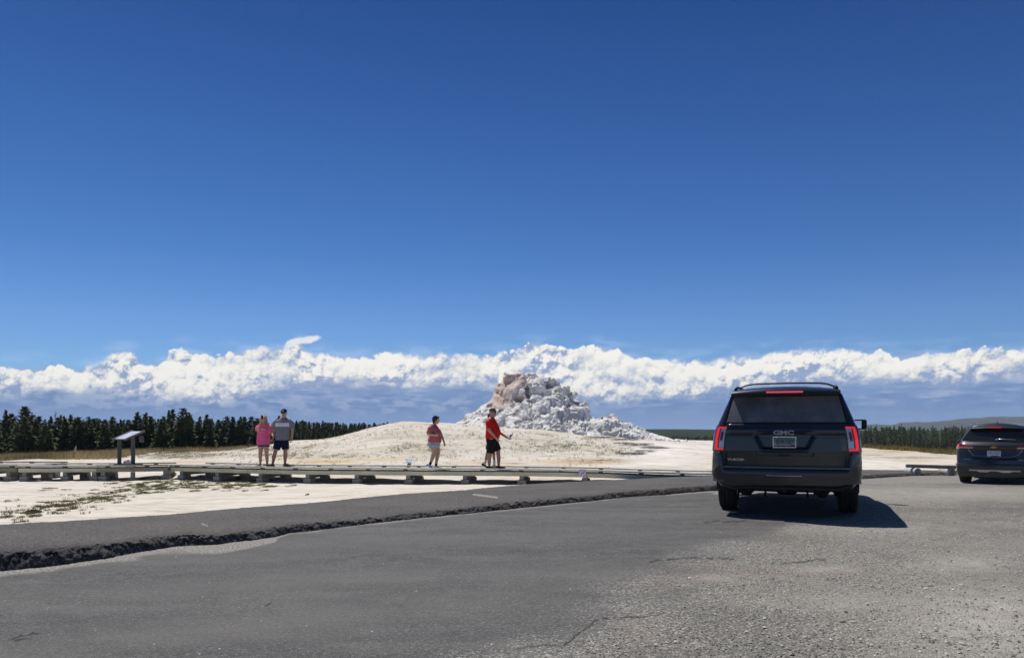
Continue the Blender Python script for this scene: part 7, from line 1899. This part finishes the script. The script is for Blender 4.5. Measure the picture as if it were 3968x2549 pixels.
    path = [(-.90, .55), (-.905, .30), (-.86, .13), (-.74, .05), (-.4, .0), (0, -.015), (.4, .0), (.74, .05), (.86, .13), (.905, .30), (.90, .55)]
    q = MB(); rings = []
    for i, (x, y) in enumerate(path):
        a = path[max(i - 1, 0)]; b = path[min(i + 1, len(path) - 1)]; tx, ty = b[0] - a[0], b[1] - a[1]; l = math.hypot(tx, ty); nx_, ny_ = ty / l, -tx / l
        rings.append([Vector((x + nx_ * o, y + ny_ * o, z)) for o, z in ((-.10, .20), (-.03, .21), (.0, .28), (.01, .40), (.022, .50), (.015, .54), (-.03, .56), (-.12, .56))])
    q.loft(rings); bum = autosmooth(q.build('rear_bumper', P, c.root), 35)
    q = MB(); q.loft([[Vector((x, -.012 + .05 * (x / .6) ** 2 - o, z)) for o, z in ((.0, .365 - d), (.022, .37 - d), (.026, .40), (.0, .415))] for x, d in zip(np.linspace(-.58, .58, 15), [0, 0, 0, .03, .03, .03, 0, 0, 0, .03, .03, .03, 0, 0, 0])]); q.build('skid_plate', SILVER, bum)
    # number plate, emblem, letters
    y = float(c.yr(.84)) + .018
    q = MB(); q.box((-.02, y, .835), (.31, .006, .158), bev=.002); pl = q.build('number_plate', principled('plate_white', (.72, .74, .78), .45), gate)
    q = MB(); q.box((-.02, y - .0035, .902), (.30, .003, .022)); q.build('plate_top', principled('plate_grey', (.35, .36, .40), .5), pl)  # grey strip along the top of the number plate
    text('plate_number', 'TPS-7537', .098, principled('plate_blue', (.015, .02, .07), .5), pl, (-.02, y - .0045, .835), (R(90), 0, 0), .001, .262, .0008)
    text('plate_state', 'VIRGINIA IS FOR LOVERS', .014, principled('plate_small', (.3, .32, .42), .5), pl, (-.02, y - .0045, .775), (R(90), 0, 0), .001, .17)
    bow = [(-.085, -.018), (-.028, -.018), (-.028, -.030), (.032, -.030), (.032, -.012), (.075, -.012), (.085, .018), (.028, .018), (.028, .030), (-.032, .030), (-.032, .012), (-.075, .012)]
    yb = float(c.yr(1.0)) - .040; q = MB(); q.prism([(a - .02, b + .998) for a, b in bow], yb, yb - .008); q.build('emblem', principled('gold_emblem', (.78, .52, .10), .18, .9), gate)
    c.t(-.60, .668, .016, 'EQUINOX', .030, SILVER, .22, .0008, 'badge', gate); c.t(.58, .668, .016, 'AWD  LT', .028, SILVER, .19, .0008, 'badge', gate)
    q = MB(); q.add([(-.66, 2.62, 1.60), (.66, 2.62, 1.60), (.80, 3.45, 1.14), (-.80, 3.45, 1.14)], [(0, 1, 2, 3)]); q.build('windscreen', GLASS, c.root)
    q = MB(); q.tube([(-.6, .95, .30), (.6, .95, .30)], .05, 10); q.box((.35, .5, .27), (.4, .5, .12), bev=.03); q.build('rear_axle', UNDER, c.root)
EQX, EQD, EQZ, EQH = 12.68, 20.35, -.255, 37.0
chevy()
# ------------------------------------------------------------------ the air
def haze():
    q = MB(); q.box((0, 0, 34), (8600, 8600, 104))
    m = bpy.data.materials.new('haze_air'); m.use_nodes = True; m.node_tree.nodes.clear()
    v = m.node_tree.nodes.new('ShaderNodeVolumePrincipled'); o = m.node_tree.nodes.new('ShaderNodeOutputMaterial')
    v.inputs['Color'].default_value = (.72, .84, 1.0, 1); v.inputs['Density'].default_value = HAZE_DENSITY; v.inputs['Anisotropy'].default_value = 0.0
    m.node_tree.links.new(v.outputs[0], o.inputs['Volume'])
    tag(q.build('haze', m), 'thin blue haze of distance', 'haze', kind='stuff')
HAZE_DENSITY = 1.2e-4
haze()
